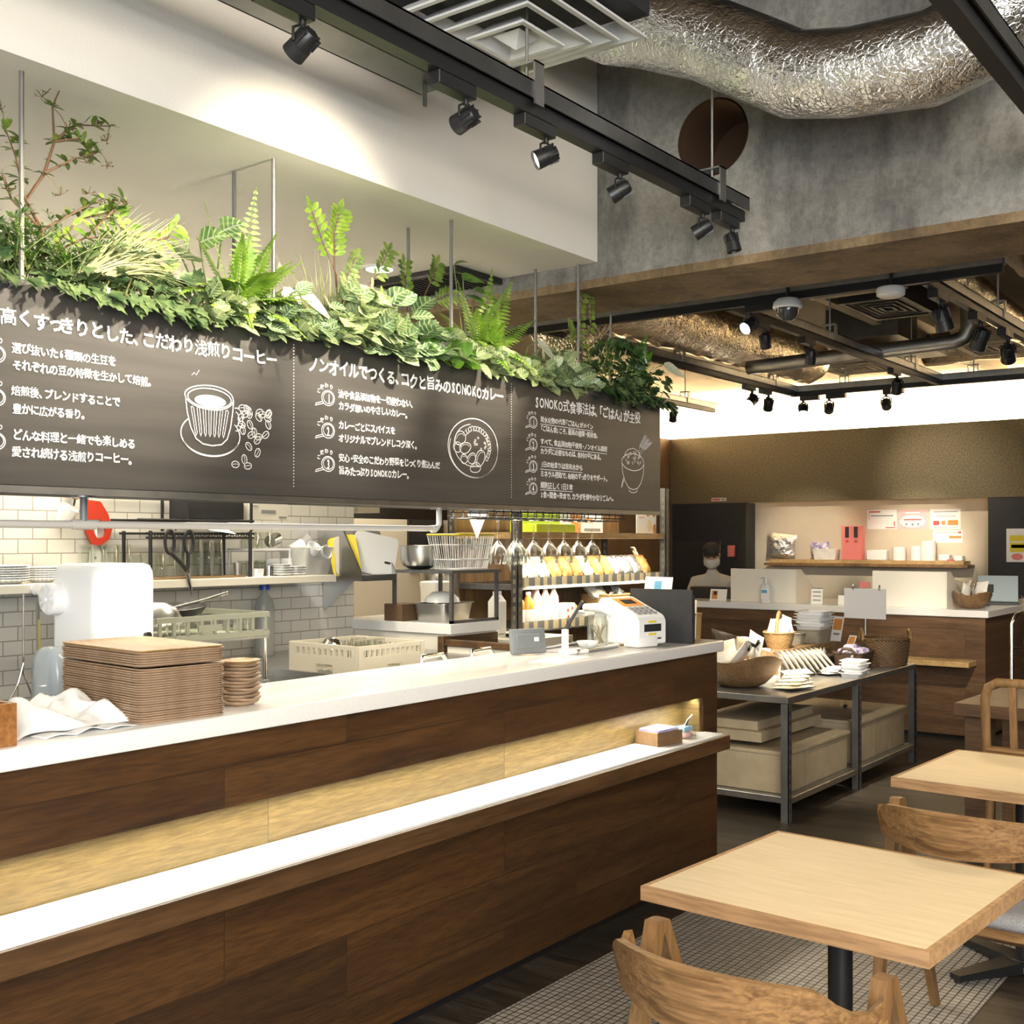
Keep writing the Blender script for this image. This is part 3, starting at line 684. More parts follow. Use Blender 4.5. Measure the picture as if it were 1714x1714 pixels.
for v in b.verts:
    a = v.co; v.co = a+Vector((math.sin(a.y*31+a.z*17), math.sin(a.x*27+a.z*23), math.sin(a.y*37+a.x*13)))*.0055
solo('foil_duct', b, 'foil', 'big silver foil wrapped duct sagging in front of the concrete beam', 'duct', smooth=180)
b = NB(); tube(b, [(2.5, .50, 3.25), (2.9, .47, 3.1), (3.2, .44, 2.98), (3.69, .42, 2.93)], .12, 28)
solo('foil_duct', b, 'foil', 'silver foil duct behind the bare track at the upper right corner', 'duct', smooth=180)

def track_spot(loc, aim, label, group, s=1.0, lit=0, power=0, angle=40, blend=.6, rail='X', col=SOFT, lens=None):
    """black spotlight hung from a track at loc (track underside); the head turns to aim"""
    t = thing('track_spotlight', label, 'spotlight', loc, 0 if rail == 'X' else PI/2, group); g = max(s, .95)
    b = NB(); box(b, -.125*g, .02*g, -.02*g, .02*g, -.034*g, 0, .002); part('adapter', b, 'black', t, smooth=0)
    inv = Matrix.Rotation(-(0 if rail == 'X' else PI/2), 3, 'Z')
    hd = Vector((0, 0, -.034*g-.066*s))
    dirw = (Vector(aim)-Vector(loc)-hd).normalized(); d = inv @ dirw
    qx = d.to_track_quat('-Z', 'Y').to_matrix().to_4x4(); m = Matrix.Translation(hd) @ qx
    yz = -.034*g; b = NB(); cyl(b, (0, 0, yz+.002), (0, 0, yz-.018*s), .010*s, n=10)
    for sg in (-1, 1): tube(b, [(sg*.008*s, 0, yz-.014*s), (sg*.036*s, 0, yz-.03*s), (sg*.036*s, 0, yz-.068*s)], .0045*s, 6)
    part('yoke', b, 'black', t)
    b = NB(); lathe(b, [(0, .045*s), (.020*s, .045*s), (.030*s, .030*s), (.032*s, -.005*s), (.034*s, -.006*s), (.036*s, -.045*s), (.033*s, -.045*s), (.030*s, -.030*s), (0, -.030*s)], 24, mat=m); hs = part('housing', b, 'black', t)
    b = NB()
    for k in range(9):
        a = 2*PI*k/9; mm = m @ Matrix.Rotation(a, 4, 'Z'); box(b, .026*s, .036*s, -.0025*s, .0025*s, .0, .040*s, mat=mm)
    part('cooling_fins', b, 'black', hs, smooth=0)
    b = NB(); lathe(b, [(0, -.036*s), (.030*s, -.036*s), (.030*s, -.033*s), (0, -.033*s)], 20, mat=m); part('lens', b, lens or ('lamp_on' if lit == 2 else 'lamp_dim' if lit == 1 else 'lamp_off'), hs)
    if power:
        p0 = Vector(loc)+hd+dirw*.055*s
        spot('spotlight_beam', p0, aim, power, angle, blend, col, .02)
    return t
SG = 'black spotlights on the near track'
track_spot((1.618, 1.735, 2.53), (1.58, 2.38, 2.08), 'first black spotlight from the left on the near track, beside the bulkhead', SG, .70, 1, 30, 62, .9)
track_spot((2.14, 1.735, 2.53), (2.18, 2.40, 2.28), 'near track spotlight with a bright rim below the cable tray end', SG, .70, 1, 22, 84, 1.0)
track_spot((2.472, 1.735, 2.53), (1.78, 2.41, 2.0), 'near track spotlight just right of the rod clip under the diffuser', SG, .70, 1, 52, 46, .8)
track_spot((2.839, 1.735, 2.53), (2.52, 2.42, 2.03), 'near track spotlight over the corner where bulkhead meets beam', SG, .70, 1, 52, 46, .8)
track_spot((3.346, 1.735, 2.53), (3.08, 2.43, 2.04), 'near track spotlight second from the track end, white rim showing', SG, .70, 1, 40, 40, .8)
track_spot((3.56, 1.735, 2.53), (3.75, 1.2, 0), 'near track spotlight at the very end of the track, turned downward', SG, .70, 0, 0)
# unseen spots, assumed over the tables and added over the aisle, without fixtures
spot('assumed_table_beam', (2.3, .05, 2.53), (2.62, .92, .66), 22, 40, .8, WARM, .03)
spot('assumed_table_beam', (3.6, -.1, 2.53), (3.95, .75, .4), 22, 40, .8, WARM, .03)
spot('added_aisle_beam', (3.4, .70, 2.50), (4.9, 1.4, .5), 34, 50, .9, WARM, .03)
# soffit downlight and grille
dl = thing('downlight', 'small round recessed downlight glowing in the bulkhead underside', 'downlight', (3.27, 3.08, 2.497))
b = NB(); lathe(b, [(.052, .004), (.064, .004), (.064, -.004), (.052, -.004)], 28); part('rim', b, 'white_plastic', dl)
b = NB(); lathe(b, [(0, .002), (.052, .002), (.052, .0045), (0, .0045)], 28); part('lamp', b, 'lamp_on', dl)
spot('downlight_beam', (3.27, 3.08, 2.48), (3.2, 3.2, 0), 30, 100, .8, SOFT, .05)
gr = thing('ceiling_grille', 'dark louvred square grille in the bulkhead underside behind the plants', 'air vent', (3.62, 3.02, 2.49))
b = NB()
for k in range(16): y = -.19+k*.0253; box(b, -.19, .075, y, y+.010, -.012, .006)
part('louvres', b, 'black_matte', gr, smooth=0)
b = NB()
for x0, x1, y0, y1 in ((-.21, .078, -.21, -.19), (-.21, .078, .21, .23), (-.21, -.19, -.19, .21)): box(b, x0, x1, y0, y1, -.014, .011)
part('frame', b, 'black', gr, smooth=0)

# ---------------------------------------------------------------- plants in the hanging planter
M['ivy'] = leafm('ivy_leaf', (.030, .064, .024), (.17, .235, .095), None, .35)
M['ivy_dark'] = leafm('dark_ivy_leaf', (.015, .04, .014), (.06, .12, .035), None, .35)
M['fern'] = leafm('bright_fern_leaf', (.095, .205, .018), (.24, .37, .045))
M['fern_mid'] = leafm('fern_leaf', (.08, .20, .02), (.20, .38, .045))
M['nerve'] = leafm('nerve_leaf', (.13, .21, .075), (.31, .385, .17), (.58, .60, .36), .4)
M['nerve_dark'] = leafm('dark_nerve_leaf', (.045, .10, .04), (.15, .24, .10), (.50, .58, .34), .4)
M['grassy'] = leafm('pale_grass', (.21, .24, .085), (.33, .35, .15))
M['bush'] = leafm('dark_bush_leaf', (.03, .09, .012), (.12, .26, .03))
M['pinnate'] = leafm('pinnate_leaf', (.10, .20, .025), (.28, .39, .05))
M['shrub'] = leafm('shrub_leaf', (.07, .13, .025), (.20, .28, .05))
M['caladium'] = leafm('white_caladium', (.62, .60, .54), (.55, .51, .42), (.35, .50, .22), .5)
M['begonia'] = leafm('striped_begonia', (.08, .20, .04), (.24, .38, .10), (.62, .66, .48), .4)
OVAL = [.12, .70, .98, 1, .88, .58, 0]; LANCE = [0, .45, .82, 1, .85, .5, 0]; HEART = [.35, .95, 1, .86, .62, .32, 0]; NARROW = [0, .7, 1, .9, .7, .4, 0]
def leaf(bm, p, d, up, L, W, shape=OVAL, droop=.3, fold=.25, n=6):
    uvl = bm.loops.layers.uv.verify(); uv = {}
    p = Vector(p); d = Vector(d).normalized(); s = d.cross(Vector(up))
    if s.length < 1e-4: s = d.cross(Vector((1, 0, 0)))
    s.normalize(); u = s.cross(d); prev = None
    for i in range(n+1):
        t = i/n; w_ = W/2*shape[int(round(t*(len(shape)-1)))]
        c = p+d*(L*t)-Vector((0, 0, 1))*(droop*L*t*t)
        m = bm.verts.new(c)
        cur = (bm.verts.new(c+s*w_+u*(w_*fold)), m, bm.verts.new(c-s*w_+u*(w_*fold))) if w_ > 1e-5 else (m, m, m)
        for v, q_ in zip(cur, (0, .5, 1)): uv[v] = (t, q_ if cur[0] is not m else .5)
        if prev:
            for a, e in ((0, 1), (1, 2)):
                q = []
                for v in (prev[a], prev[e], cur[e], cur[a]):
                    if v not in q: q.append(v)
                if len(q) > 2:
                    fc = bm.faces.new(q)
                    for lp in fc.loops: lp[uvl].uv = uv[lp.vert]
        prev = cur
IVY = [(0, 0), (.30, .10), (.52, .30), (.30, .42), (.36, .66), (.16, .66), (0, 1.0)]
def ivy_leaf(bm, p, d, up, L, fold=.25, droop=.2):
    p = Vector(p); d = Vector(d).normalized(); s = d.cross(Vector(up))
    if s.length < 1e-4: s = Vector((1, 0, 0))
    s.normalize(); u = s.cross(d)
    def P(x, y): return p+s*(x*L)+d*(y*L)+u*(abs(x)*fold*L)-Vector((0, 0, droop*L*y*y))
    base = bm.verts.new(P(0, .0)); mid = bm.verts.new(P(0, .4)); tip = bm.verts.new(P(0, 1))
    for sg in (1, -1):
        vs = [bm.verts.new(P(sg*.34, -.10)), bm.verts.new(P(sg*.50, .22)), bm.verts.new(P(sg*.28, .36)), bm.verts.new(P(sg*.36, .64)), bm.verts.new(P(sg*.14, .66))]
        ch_ = [base]+vs+[tip]
        for a, e in zip(ch_, ch_[1:]): bm.faces.new((mid, a, e) if sg > 0 else (mid, e, a))
def rdir(q, lo=-.3, hi=1.0, front=0):
    a = q.uniform(0, 2*PI); z = q.uniform(lo, hi); r = max(.1, (1-z*z))**.5 if abs(z) < 1 else .1
    return Vector((r*math.cos(a), r*math.sin(a)-front, z)).normalized()
def curve_pts(p, d, L, droop, n=8):
    p = Vector(p); d = Vector(d).normalized(); return [p+d*(L*i/n)-Vector((0, 0, droop*L*(i/n)**2)) for i in range(n+1)]
def plant(name, label, cat='plant', group='plants in the hanging planter'): return thing(name, label, cat, (0, 0, 0), 0, group)
def fin(t, fol, mat, stems=None, smat='greenstem', fname='foliage'):
    part(fname, fol, mat, t, smooth=60)
    if stems is not None and len(stems.verts): part('stems', stems, smat, t, smooth=60)
    elif stems is not None: stems.free()
PY = 2.50
def ivy_plant(label, x0, x1, y0, y1, z0, z1, n, mat, seed, L=.042, spill=.5, dark=None):
    q = random.Random(seed); t = plant('ivy_plant', label); f = NB(); st = NB()
    for i in range(n):
        x = q.uniform(x0, x1); y = q.triangular(y0, y1, y0+(y1-y0)*.3); k = q.random()
        e = 1-abs((x-(x0+x1)/2)/((x1-x0)/2))**2; z = z0+(z1-z0)*k*(.45+.55*e)
        if y < 2.40: z = min(max(z, 2.03), 2.07)
        d = Vector((q.uniform(-.8, .8), q.uniform(-1, .3), q.uniform(-.45, .8))); up = Vector((q.uniform(-.4, .4), -.7, .8))
        ivy_leaf(f, (x, y, z), d, up, L*q.uniform(.7, 1.2))
        if i % 3 == 0: tube(st, curve_pts((x+q.uniform(-.05, .05), 2.52, z0-.03), (Vector((x, y, z))-Vector((x, 2.52, z0-.06))), (Vector((x, y, z))-Vector((x, 2.52, z0-.03))).length, .05, 5), .0016, 4, caps=False)
    for i in range(int(n*spill*.06)):
        x = q.uniform(x0, x1); L_ = q.uniform(.0, .035)
        for k in range(3):
            z = 2.03-L_*k/2; ivy_leaf(f, (x+q.uniform(-.02, .02), 2.385-.008*k, z), (q.uniform(-.7, .7), -.7, -.45), (0, -1, .6), L*q.uniform(.8, 1.15))
    fin(t, f, mat, st, 'yellowstem'); return t
ivy_plant('dense ivy clump at the left end of the planter', 1.28, 1.56, 2.40, 2.62, 2.0, 2.18, 170, 'ivy', 11)
ivy_plant('ivy clump under the pale grass left of the bright fern', 1.55, 1.86, 2.38, 2.62, 2.0, 2.19, 200, 'ivy', 12, .044, 1.0)
ivy_plant('small ivy clump between the left grass and the fern', 1.80, 1.98, 2.37, 2.60, 1.99, 2.14, 100, 'ivy', 13, .042, 1.0)
ivy_plant('dark ivy bush at the right end of the planter', 3.70, 4.36, 2.36, 2.68, 2.0, 2.26, 330, 'ivy_dark', 14, .045, .9)
ivy_plant('lighter ivy trailing over the right part of the board', 3.86, 4.04, 2.345, 2.44, 1.97, 2.11, 50, 'ivy', 15, .05, 1.2)
# tall branching shrub at the left
q = random.Random(21); t = plant('branching_shrub', 'tall thin branching shrub beside the leftmost front hanger rod'); f = NB(); st = NB()
def cluster(p, n, L, W, seed):
    qq = random.Random(seed)
    for k in range(n): leaf(f, p, rdir(qq, -.2, .9), (0, 0, 1), L*qq.uniform(.7, 1.2), W, LANCE, .15, .2, 4)
mainb = [(1.50, 2.50, 2.0), (1.49, 2.49, 2.10), (1.50, 2.48, 2.17), (1.46, 2.48, 2.23), (1.50, 2.47, 2.30), (1.525, 2.47, 2.38), (1.52, 2.47, 2.46), (1.545, 2.47, 2.52)]
tube(st, mainb, [.006, .005, .005, .004, .004, .003, .002, .0015], 6)
br = [((1.50, 2.48, 2.17), (1.58, 2.46, 2.23), (1.64, 2.45, 2.27)), ((1.50, 2.47, 2.30), (1.57, 2.46, 2.35), (1.63, 2.45, 2.38)), ((1.525, 2.47, 2.38), (1.57, 2.46, 2.43), (1.66, 2.45, 2.45)),
      ((1.49, 2.49, 2.10), (1.60, 2.46, 2.17), (1.70, 2.44, 2.19)), ((1.60, 2.46, 2.17), (1.66, 2.45, 2.24), (1.69, 2.44, 2.28)), ((1.46, 2.48, 2.23), (1.43, 2.47, 2.32), (1.40, 2.46, 2.37)), ((1.50, 2.48, 2.17), (1.42, 2.47, 2.22), (1.39, 2.46, 2.27)), ((1.525, 2.47, 2.38), (1.58, 2.46, 2.40), (1.62, 2.46, 2.37))]
for i, (a, m_, e) in enumerate(br):
    pts = [Vector(a).lerp(Vector(m_), k/4) for k in range(4)]+[Vector(m_).lerp(Vector(e), k/4) for k in range(5)]
    tube(st, pts, [.0035-.0003*k for k in range(9)], 5)
    for k in range(2, 9): cluster(pts[k], 4, .034, .012, i*9+k)
for k in (4, 5, 6, 7): cluster(Vector(mainb[k]), 6, .026, .012, 300+k)
tips = [Vector(e) for _, _, e in br]+[Vector(mainb[-1]), Vector(mainb[-2]), Vector(mainb[4])]
for k in range(16):
    e = tips[k % len(tips)]; p = e+Vector((q.uniform(-.05, .05), q.uniform(-.02, .02), q.uniform(-.05, .04)))
    tube(st, [e, e.lerp(p, .5)+Vector((0, 0, .008)), p], .0010, 3, caps=False)
    for j in range(9): o_ = p+rdir(q)*.016; tube(st, [p, o_], .0007, 3, caps=False); leaf(f, o_, rdir(q), (0, 0, 1), .007, .005, OVAL, 0, 0, 2)
fin(t, f, 'shrub', st, 'bark')
# bright lower side branch
t = plant('arching_branch', 'arching branch of long yellow green leaves behind the left grass'); f = NB(); st = NB(); q = random.Random(22)
for pts in ([(1.58, 2.52, 2.05), (1.66, 2.50, 2.15), (1.76, 2.48, 2.20), (1.84, 2.47, 2.22), (1.86, 2.46, 2.27)], [(1.60, 2.52, 2.05), (1.70, 2.50, 2.10), (1.80, 2.48, 2.12), (1.86, 2.47, 2.14)], [(1.52, 2.5, 2.12), (1.60, 2.48, 2.22), (1.68, 2.46, 2.25), (1.72, 2.46, 2.20)]):
    tube(st, pts, .003, 5)
    for a, e in zip(pts, pts[1:]):
        for k in range(4):
            p = Vector(a).lerp(Vector(e), k/4); d = (Vector(e)-Vector(a)).normalized()
            for s in (-1, 1): leaf(f, p, d*.6+Vector((q.uniform(-.3, .3), q.uniform(-.6, .2), s*.7)), (0, -1, .3), q.uniform(.034, .05), .016, LANCE, .2, .3)
fin(t, f, 'pinnate', st, 'bark')
# fluffy asparagus bushes
def fluffy(label, x0, x1, z0, z1, n, mat, seed, y=(2.43, 2.58)):
    q = random.Random(seed); t = plant('fluffy_bush', label); f = NB(); st = NB(); cx = (x0+x1)/2
    for i in range(n):
        b0 = Vector((cx+q.uniform(-.3, .3)*(x1-x0), q.uniform(*y), z0)); d = Vector((q.uniform(-1, 1)*(x1-x0)/2, q.uniform(-.08, .05), (z1-z0)*q.uniform(.4, 1.0)))
        pts = curve_pts(b0, d, d.length, .25, 7); tube(st, pts, .0012, 3, caps=False)
        for k in range(2, 8):
            for j in range(7): leaf(f, pts[k], rdir(q, -.4, .9), (0, 0, 1), q.uniform(.014, .024), .0042, NARROW, .1, 0, 2)
    fin(t, f, mat, st)
fluffy('fluffy dark green bush in front of the leftmost rod', 1.34, 1.64, 2.06, 2.26, 60, 'bush', 31)
fluffy('fluffy dark green bush behind the big nerve leaves in the middle', 2.62, 2.90, 2.04, 2.22, 46, 'bush', 32, (2.50, 2.63))
# grasses
def grass_plant(label, base, spread, L, n, seed, mat='grassy'):
    q = random.Random(seed); t = plant('ornamental_grass', label); f = NB()
    for i in range(n):
        p = Vector(base)+Vector((q.uniform(-.04, .04), q.uniform(-.03, .03), 0)); d = Vector((q.uniform(*spread), q.uniform(-.35, .15), q.uniform(.5, 1.0)))
        pts = curve_pts(p, d, L*q.uniform(.6, 1.1), q.uniform(.05, .45), 6); s = d.cross(Vector((.5, .8, 0))).normalized(); pr_ = None
        for k, c in enumerate(pts):
            w_ = .0019*(1-k/6.5); cur = (f.verts.new(c+s*w_), f.verts.new(c-s*w_))
            if pr_: f.faces.new((pr_[0], pr_[1], cur[1], cur[0]))
            pr_ = cur
    part('blades', f, mat, t, smooth=60)
grass_plant('pale grass tuft leaning right between the bushes at the left', (1.61, 2.44, 2.08), (.35, 1.7), .27, 210, 41)
grass_plant('upright pale grass tuft beside the second front rod', (2.42, 2.50, 2.04), (-.75, .2), .30, 110, 42)
grass_plant('shorter pale grass tuft behind the large nerve leaves', (2.55, 2.50, 2.05), (-.1, .7), .22, 90, 43)
grass_plant('thin dark grass tuft leaning right in the middle of the planter', (2.62, 2.54, 2.06), (.5, 1.6), .26, 60, 44, 'fern_mid')
# ferns
def frond(f, st, p, d, L, droop, W, up=(0, -.4, 1)):
    n = 22; pts = curve_pts(p, d, L, droop, n); tube(st, pts, .0014, 4, caps=False)
    for k in range(2, n):
        a = pts[k]; dd = (pts[k+1]-pts[k-1]).normalized(); s = dd.cross(Vector(up)).normalized(); t_ = k/n
        w_ = W*math.sin(PI*min(1, .12+t_*.92))**.7*(1 if t_ < .5 else (1-(t_-.5)*1.25)); 
        for sg in (-1, 1): leaf(f, a, s*sg+dd*.35, s.cross(dd), max(.007, w_*1.1), .0125, NARROW, .18, .1, 3)
def fern(label, base, fr, mat, seed, extra=0):
    t = plant('fern', label); f = NB(); st = NB(); q = random.Random(seed)
    for i in range(extra):
        a = q.uniform(0, 2*PI); k = q.uniform(.25, 1.0); frond(f, st, base, (k*math.cos(a), -.35+.45*k*math.sin(a), q.uniform(.35, 1.0)), q.uniform(.20, .31), q.uniform(.15, .6), q.uniform(.034, .046))
    for d, L, dr, W in fr: frond(f, st, base, d, L, dr, W)
    fin(t, f, mat, st)
fern('bright green fern spreading beside the second front rod', (2.06, 2.47, 2.06), [((.12, -.1, 1), .36, .02, .044), ((-.40, -.05, 1), .32, .05, .044), ((-.15, -.3, 1), .27, .2, .042), ((.55, -.2, .8), .27, .2, .042), ((.8, -.1, .5), .30, .16, .044), ((-.9, -.35, .75), .25, .45, .046), ((-.75, -.5, .35), .22, .45, .042), ((.65, -.45, .30), .24, .5, .040), ((.95, -.2, .25), .26, .25, .038), ((-.35, -.7, .35), .20, .75, .036), ((.35, -.7, .3), .22, .7, .036), ((.25, -.3, .9), .28, .12, .04)], 'fern', 51, 14)
fern('thin darker fern fronds arching left of the bright fern', (1.98, 2.55, 2.08), [((-1, -.05, .75), .24, .35, .020), ((-1, -.1, .55), .26, .30, .020), ((-1, 0, .35), .22, .2, .02)], 'fern_mid', 52)
fern('large leafy green fern around the third front rod', (3.16, 2.50, 2.08), [((.1, -.1, 1), .32, -.02, .045), ((.45, -.1, 1), .36, .08, .048), ((.9, -.15, .75), .36, .15, .05), ((1, -.3, .4), .32, .3, .05), ((-.5, -.1, .9), .34, .15, .045), ((-1, -.15, .7), .36, .22, .045), ((-.9, -.3, .4), .28, .3, .042), ((.2, -.8, .5), .26, .8, .044), ((.65, -.65, .35), .26, .7, .042), ((-.35, -.8, .3), .24, .7, .04), ((.85, -.5, .15), .28, .5, .04)], 'fern', 53, 14)
# big striped and white leaves
t = plant('begonia', 'round striped begonia leaves behind the bright fern'); f = NB(); st = NB()
for p, d, L in (((1.99, 2.58, 2.24), (-.5, -.3, .5), .10), ((2.02, 2.57, 2.26), (.3, -.6, .35), .10), ((2.08, 2.55, 2.30), (.35, -.5, .4), .085), ((2.13, 2.54, 2.24), (.5, -.8, -.1), .095), ((1.96, 2.57, 2.21), (-.2, -.8, .1), .10)):
    leaf(f, p, d, (0, -.8, .6), L, L*.95, HEART, .3, .12); tube(st, [(2.05, 2.56, 2.05), p], .0025, 5)
fin(t, f, 'begonia', st)
t = plant('begonia', 'small round begonia leaves rising above the large green fern'); f = NB(); st = NB()
for p, d, L in (((3.08, 2.55, 2.40), (.2, -.5, .3), .06), ((3.13, 2.55, 2.36), (.6, -.4, .2), .09), ((3.18, 2.54, 2.33), (.6, -.5, -.1), .10), ((3.12, 2.53, 2.30), (.3, -.8, -.2), .09)):
    leaf(f, p, d, (0, -.6, .8), L, L*.95, HEART, .4, .1); tube(st, [(3.15, 2.55, 2.05), p], .002, 5)
fin(t, f, 'bush', st)
for lab_, lv in (('white pointed caladium leaves hanging at the second front rod', (((2.19, 2.41, 2.15), (.12, -.25, -1), .125, .07), ((2.235, 2.42, 2.16), (.8, -.2, -.55), .15, .045), ((2.20, 2.46, 2.18), (-.3, -.4, .5), .06, .05))),
                 ('white caladium leaf at the right side of the large fern', (((3.43, 2.42, 2.15), (.75, -.3, -.5), .13, .05), ((3.40, 2.42, 2.17), (.3, -.4, -.6), .10, .05))),
                 ('single white caladium leaf on the dark ivy bush', (((4.28, 2.40, 2.19), (.6, -.5, -.4), .11, .06),))):
    t = plant('caladium', lab_); f = NB(); st = NB()
    for p, d, L, W in lv: leaf(f, p, d, (0, -1, .3), L, W, HEART, .05, .15); tube(st, [(p[0]-.02, 2.50, 2.0), (p[0]-.01, 2.46, p[2]-.02), p], .0018, 5)
    fin(t, f, 'caladium', st)
# low leafy cover
def leafy(label, x0, x1, zt, n, mat, seed, L=.055, W=.036, y=(2.36, 2.50), front=.7, shape=OVAL):
    q = random.Random(seed); t = plant('nerve_plant', label); f = NB(); st = NB()
    for i in range(n):
        x = q.uniform(x0, x1); y_ = q.triangular(y[0], y[1], y[0]+.03); e = 1-abs((x-(x0+x1)/2)/((x1-x0)/2))**2
        z = 2.015+(zt-2.015)*q.random()*(.5+.5*e)*(1 if y_ > 2.40 else .55)
        if y_ < 2.385: z -= q.uniform(0, .012)
        d = Vector((q.uniform(-.9, .9), -front*q.uniform(.4, 1.2), q.uniform(-.35, .75)))
        leaf(f, (x, y_, z), d, (q.uniform(-.3, .3), -.75, .65), L*q.uniform(.7, 1.25), W*q.uniform(1.0, 1.35), shape, .2, .18)
        if i % 2 == 0: tube(st, [(x+q.uniform(-.03, .03), 2.50, 2.0), (x, (y_+2.5)/2, max(z, 2.03)+.01), (x, y_, z)], .0013, 4, caps=False)
    fin(t, f, mat, st)
leafy('pale nerve plant spilling over the board below the bright fern', 1.90, 2.14, 2.13, 78, 'nerve', 61)
leafy('dark nerve plant below the bright fern, right of the pale one', 2.06, 2.30, 2.15, 70, 'nerve_dark', 62)
leafy('pale nerve plant under the white caladium leaves', 2.16, 2.36, 2.08, 38, 'nerve', 63, .045, .032)
leafy('small leaved nerve plant right of the caladium', 2.30, 2.50, 2.14, 70, 'nerve_dark', 64, .045, .03)
leafy('large pale nerve leaves in the middle of the planter', 2.36, 2.62, 2.22, 80, 'nerve', 65, .078, .052)
leafy('large dark veined leaves spilling over the middle of the board', 2.50, 2.80, 2.19, 66, 'nerve_dark', 66, .085, .056)
leafy('glossy heart shaped leaves right of the large veined leaves', 2.74, 2.96, 2.12, 46, 'fern_mid', 67, .055, .042, shape=HEART)
leafy('pale nerve plant at the foot of the third front rod', 2.86, 3.14, 2.13, 74, 'nerve', 68, .062, .042)
leafy('pale nerve plant below the right side of the large fern', 3.10, 3.36, 2.10, 60, 'nerve', 69, .06, .038)
leafy('pale leaves between the large fern and the dark ivy bush', 3.32, 3.66, 2.15, 90, 'nerve', 70, .062, .04)
leafy('dark leaves beside the white caladium of the large fern', 3.42, 3.72, 2.17, 40, 'nerve_dark', 71, .055, .036)
# pinnate branches
def pinnate(label, branches, mat, seed, L=.05, W=.02):
    q = random.Random(seed); t = plant('leafy_branch', label); f = NB(); st = NB()
    for pts, n0 in branches:
        P_ = []
        for a, e in zip(pts, pts[1:]): P_ += [Vector(a).lerp(Vector(e), k/5) for k in range(5)]
        P_.append(Vector(pts[-1])); tube(st, P_, [.003*(1-.6*i/len(P_)) for i in range(len(P_))], 5)
        for k in range(n0, len(P_)):
            d = (P_[k]-P_[k-1]).normalized(); s = d.cross(Vector((0, -1, .2))).normalized()
            for sg in (-1, 1): leaf(f, P_[k], s*sg+d*.5+Vector((0, -.2, 0)), (0, -1, .2), L*q.uniform(.8, 1.15), W, LANCE, .15, .25)
        leaf(f, P_[-1], P_[-1]-P_[-2], (0, -1, .2), L, W, LANCE, .05, .2)
    fin(t, f, mat, st, 'bark')
pinnate('tall branch with bright paired leaves above the pale grass', [([(2.47, 2.50, 2.05), (2.46, 2.49, 2.16), (2.45, 2.48, 2.24), (2.39, 2.47, 2.31), (2.33, 2.46, 2.40)], 14), ([(2.46, 2.49, 2.20), (2.44, 2.48, 2.28), (2.43, 2.47, 2.36), (2.44, 2.46, 2.42)], 6)], 'pinnate', 81)
pinnate('darker paired leaf branch rising right of the tall bright branch', [([(2.50, 2.51, 2.05), (2.49, 2.50, 2.16), (2.50, 2.49, 2.24), (2.53, 2.48, 2.31)], 5), ([(2.49, 2.50, 2.14), (2.58, 2.49, 2.22), (2.63, 2.48, 2.28), (2.66, 2.47, 2.35)], 9), ([(2.49, 2.50, 2.10), (2.57, 2.48, 2.16), (2.62, 2.46, 2.20)], 7)], 'shrub', 82, .038, .018)
pinnate('thin leafy sprig in front of the dark ceiling grille', [([(2.82, 2.53, 2.06), (2.82, 2.53, 2.18), (2.80, 2.52, 2.26), (2.79, 2.52, 2.34)], 8), ([(2.84, 2.53, 2.10), (2.88, 2.52, 2.24), (2.92, 2.51, 2.32), (2.94, 2.51, 2.37)], 9), ([(2.88, 2.52, 2.20), (2.94, 2.51, 2.25), (3.0, 2.50, 2.28)], 5)], 'shrub', 83, .042, .018)
pinnate('thin climbing sprig around the last front hanger rod', [([(3.80, 2.50, 2.05), (3.78, 2.48, 2.20), (3.75, 2.47, 2.33), (3.76, 2.46, 2.44)], 5), ([(3.79, 2.49, 2.18), (3.84, 2.48, 2.30), (3.82, 2.47, 2.40)], 4), ([(3.78, 2.48, 2.15), (3.70, 2.47, 2.22), (3.66, 2.46, 2.27)], 5)], 'shrub', 84, .034, .022)
fluffy('fluffy olive bush at the left of the dark ivy bush', 3.64, 3.98, 2.06, 2.30, 46, 'shrub', 33)
fern('dark fern fronds at the right end of the planter', (4.16, 2.50, 2.10), [((.7, -.1, .9), .28, .2, .04), ((1, -.1, .5), .26, .4, .04), ((.3, -.2, 1), .26, .1, .04), ((1, -.3, .1), .24, .5, .035), ((.6, -.6, -.1), .2, .5, .03)], 'bush', 54)

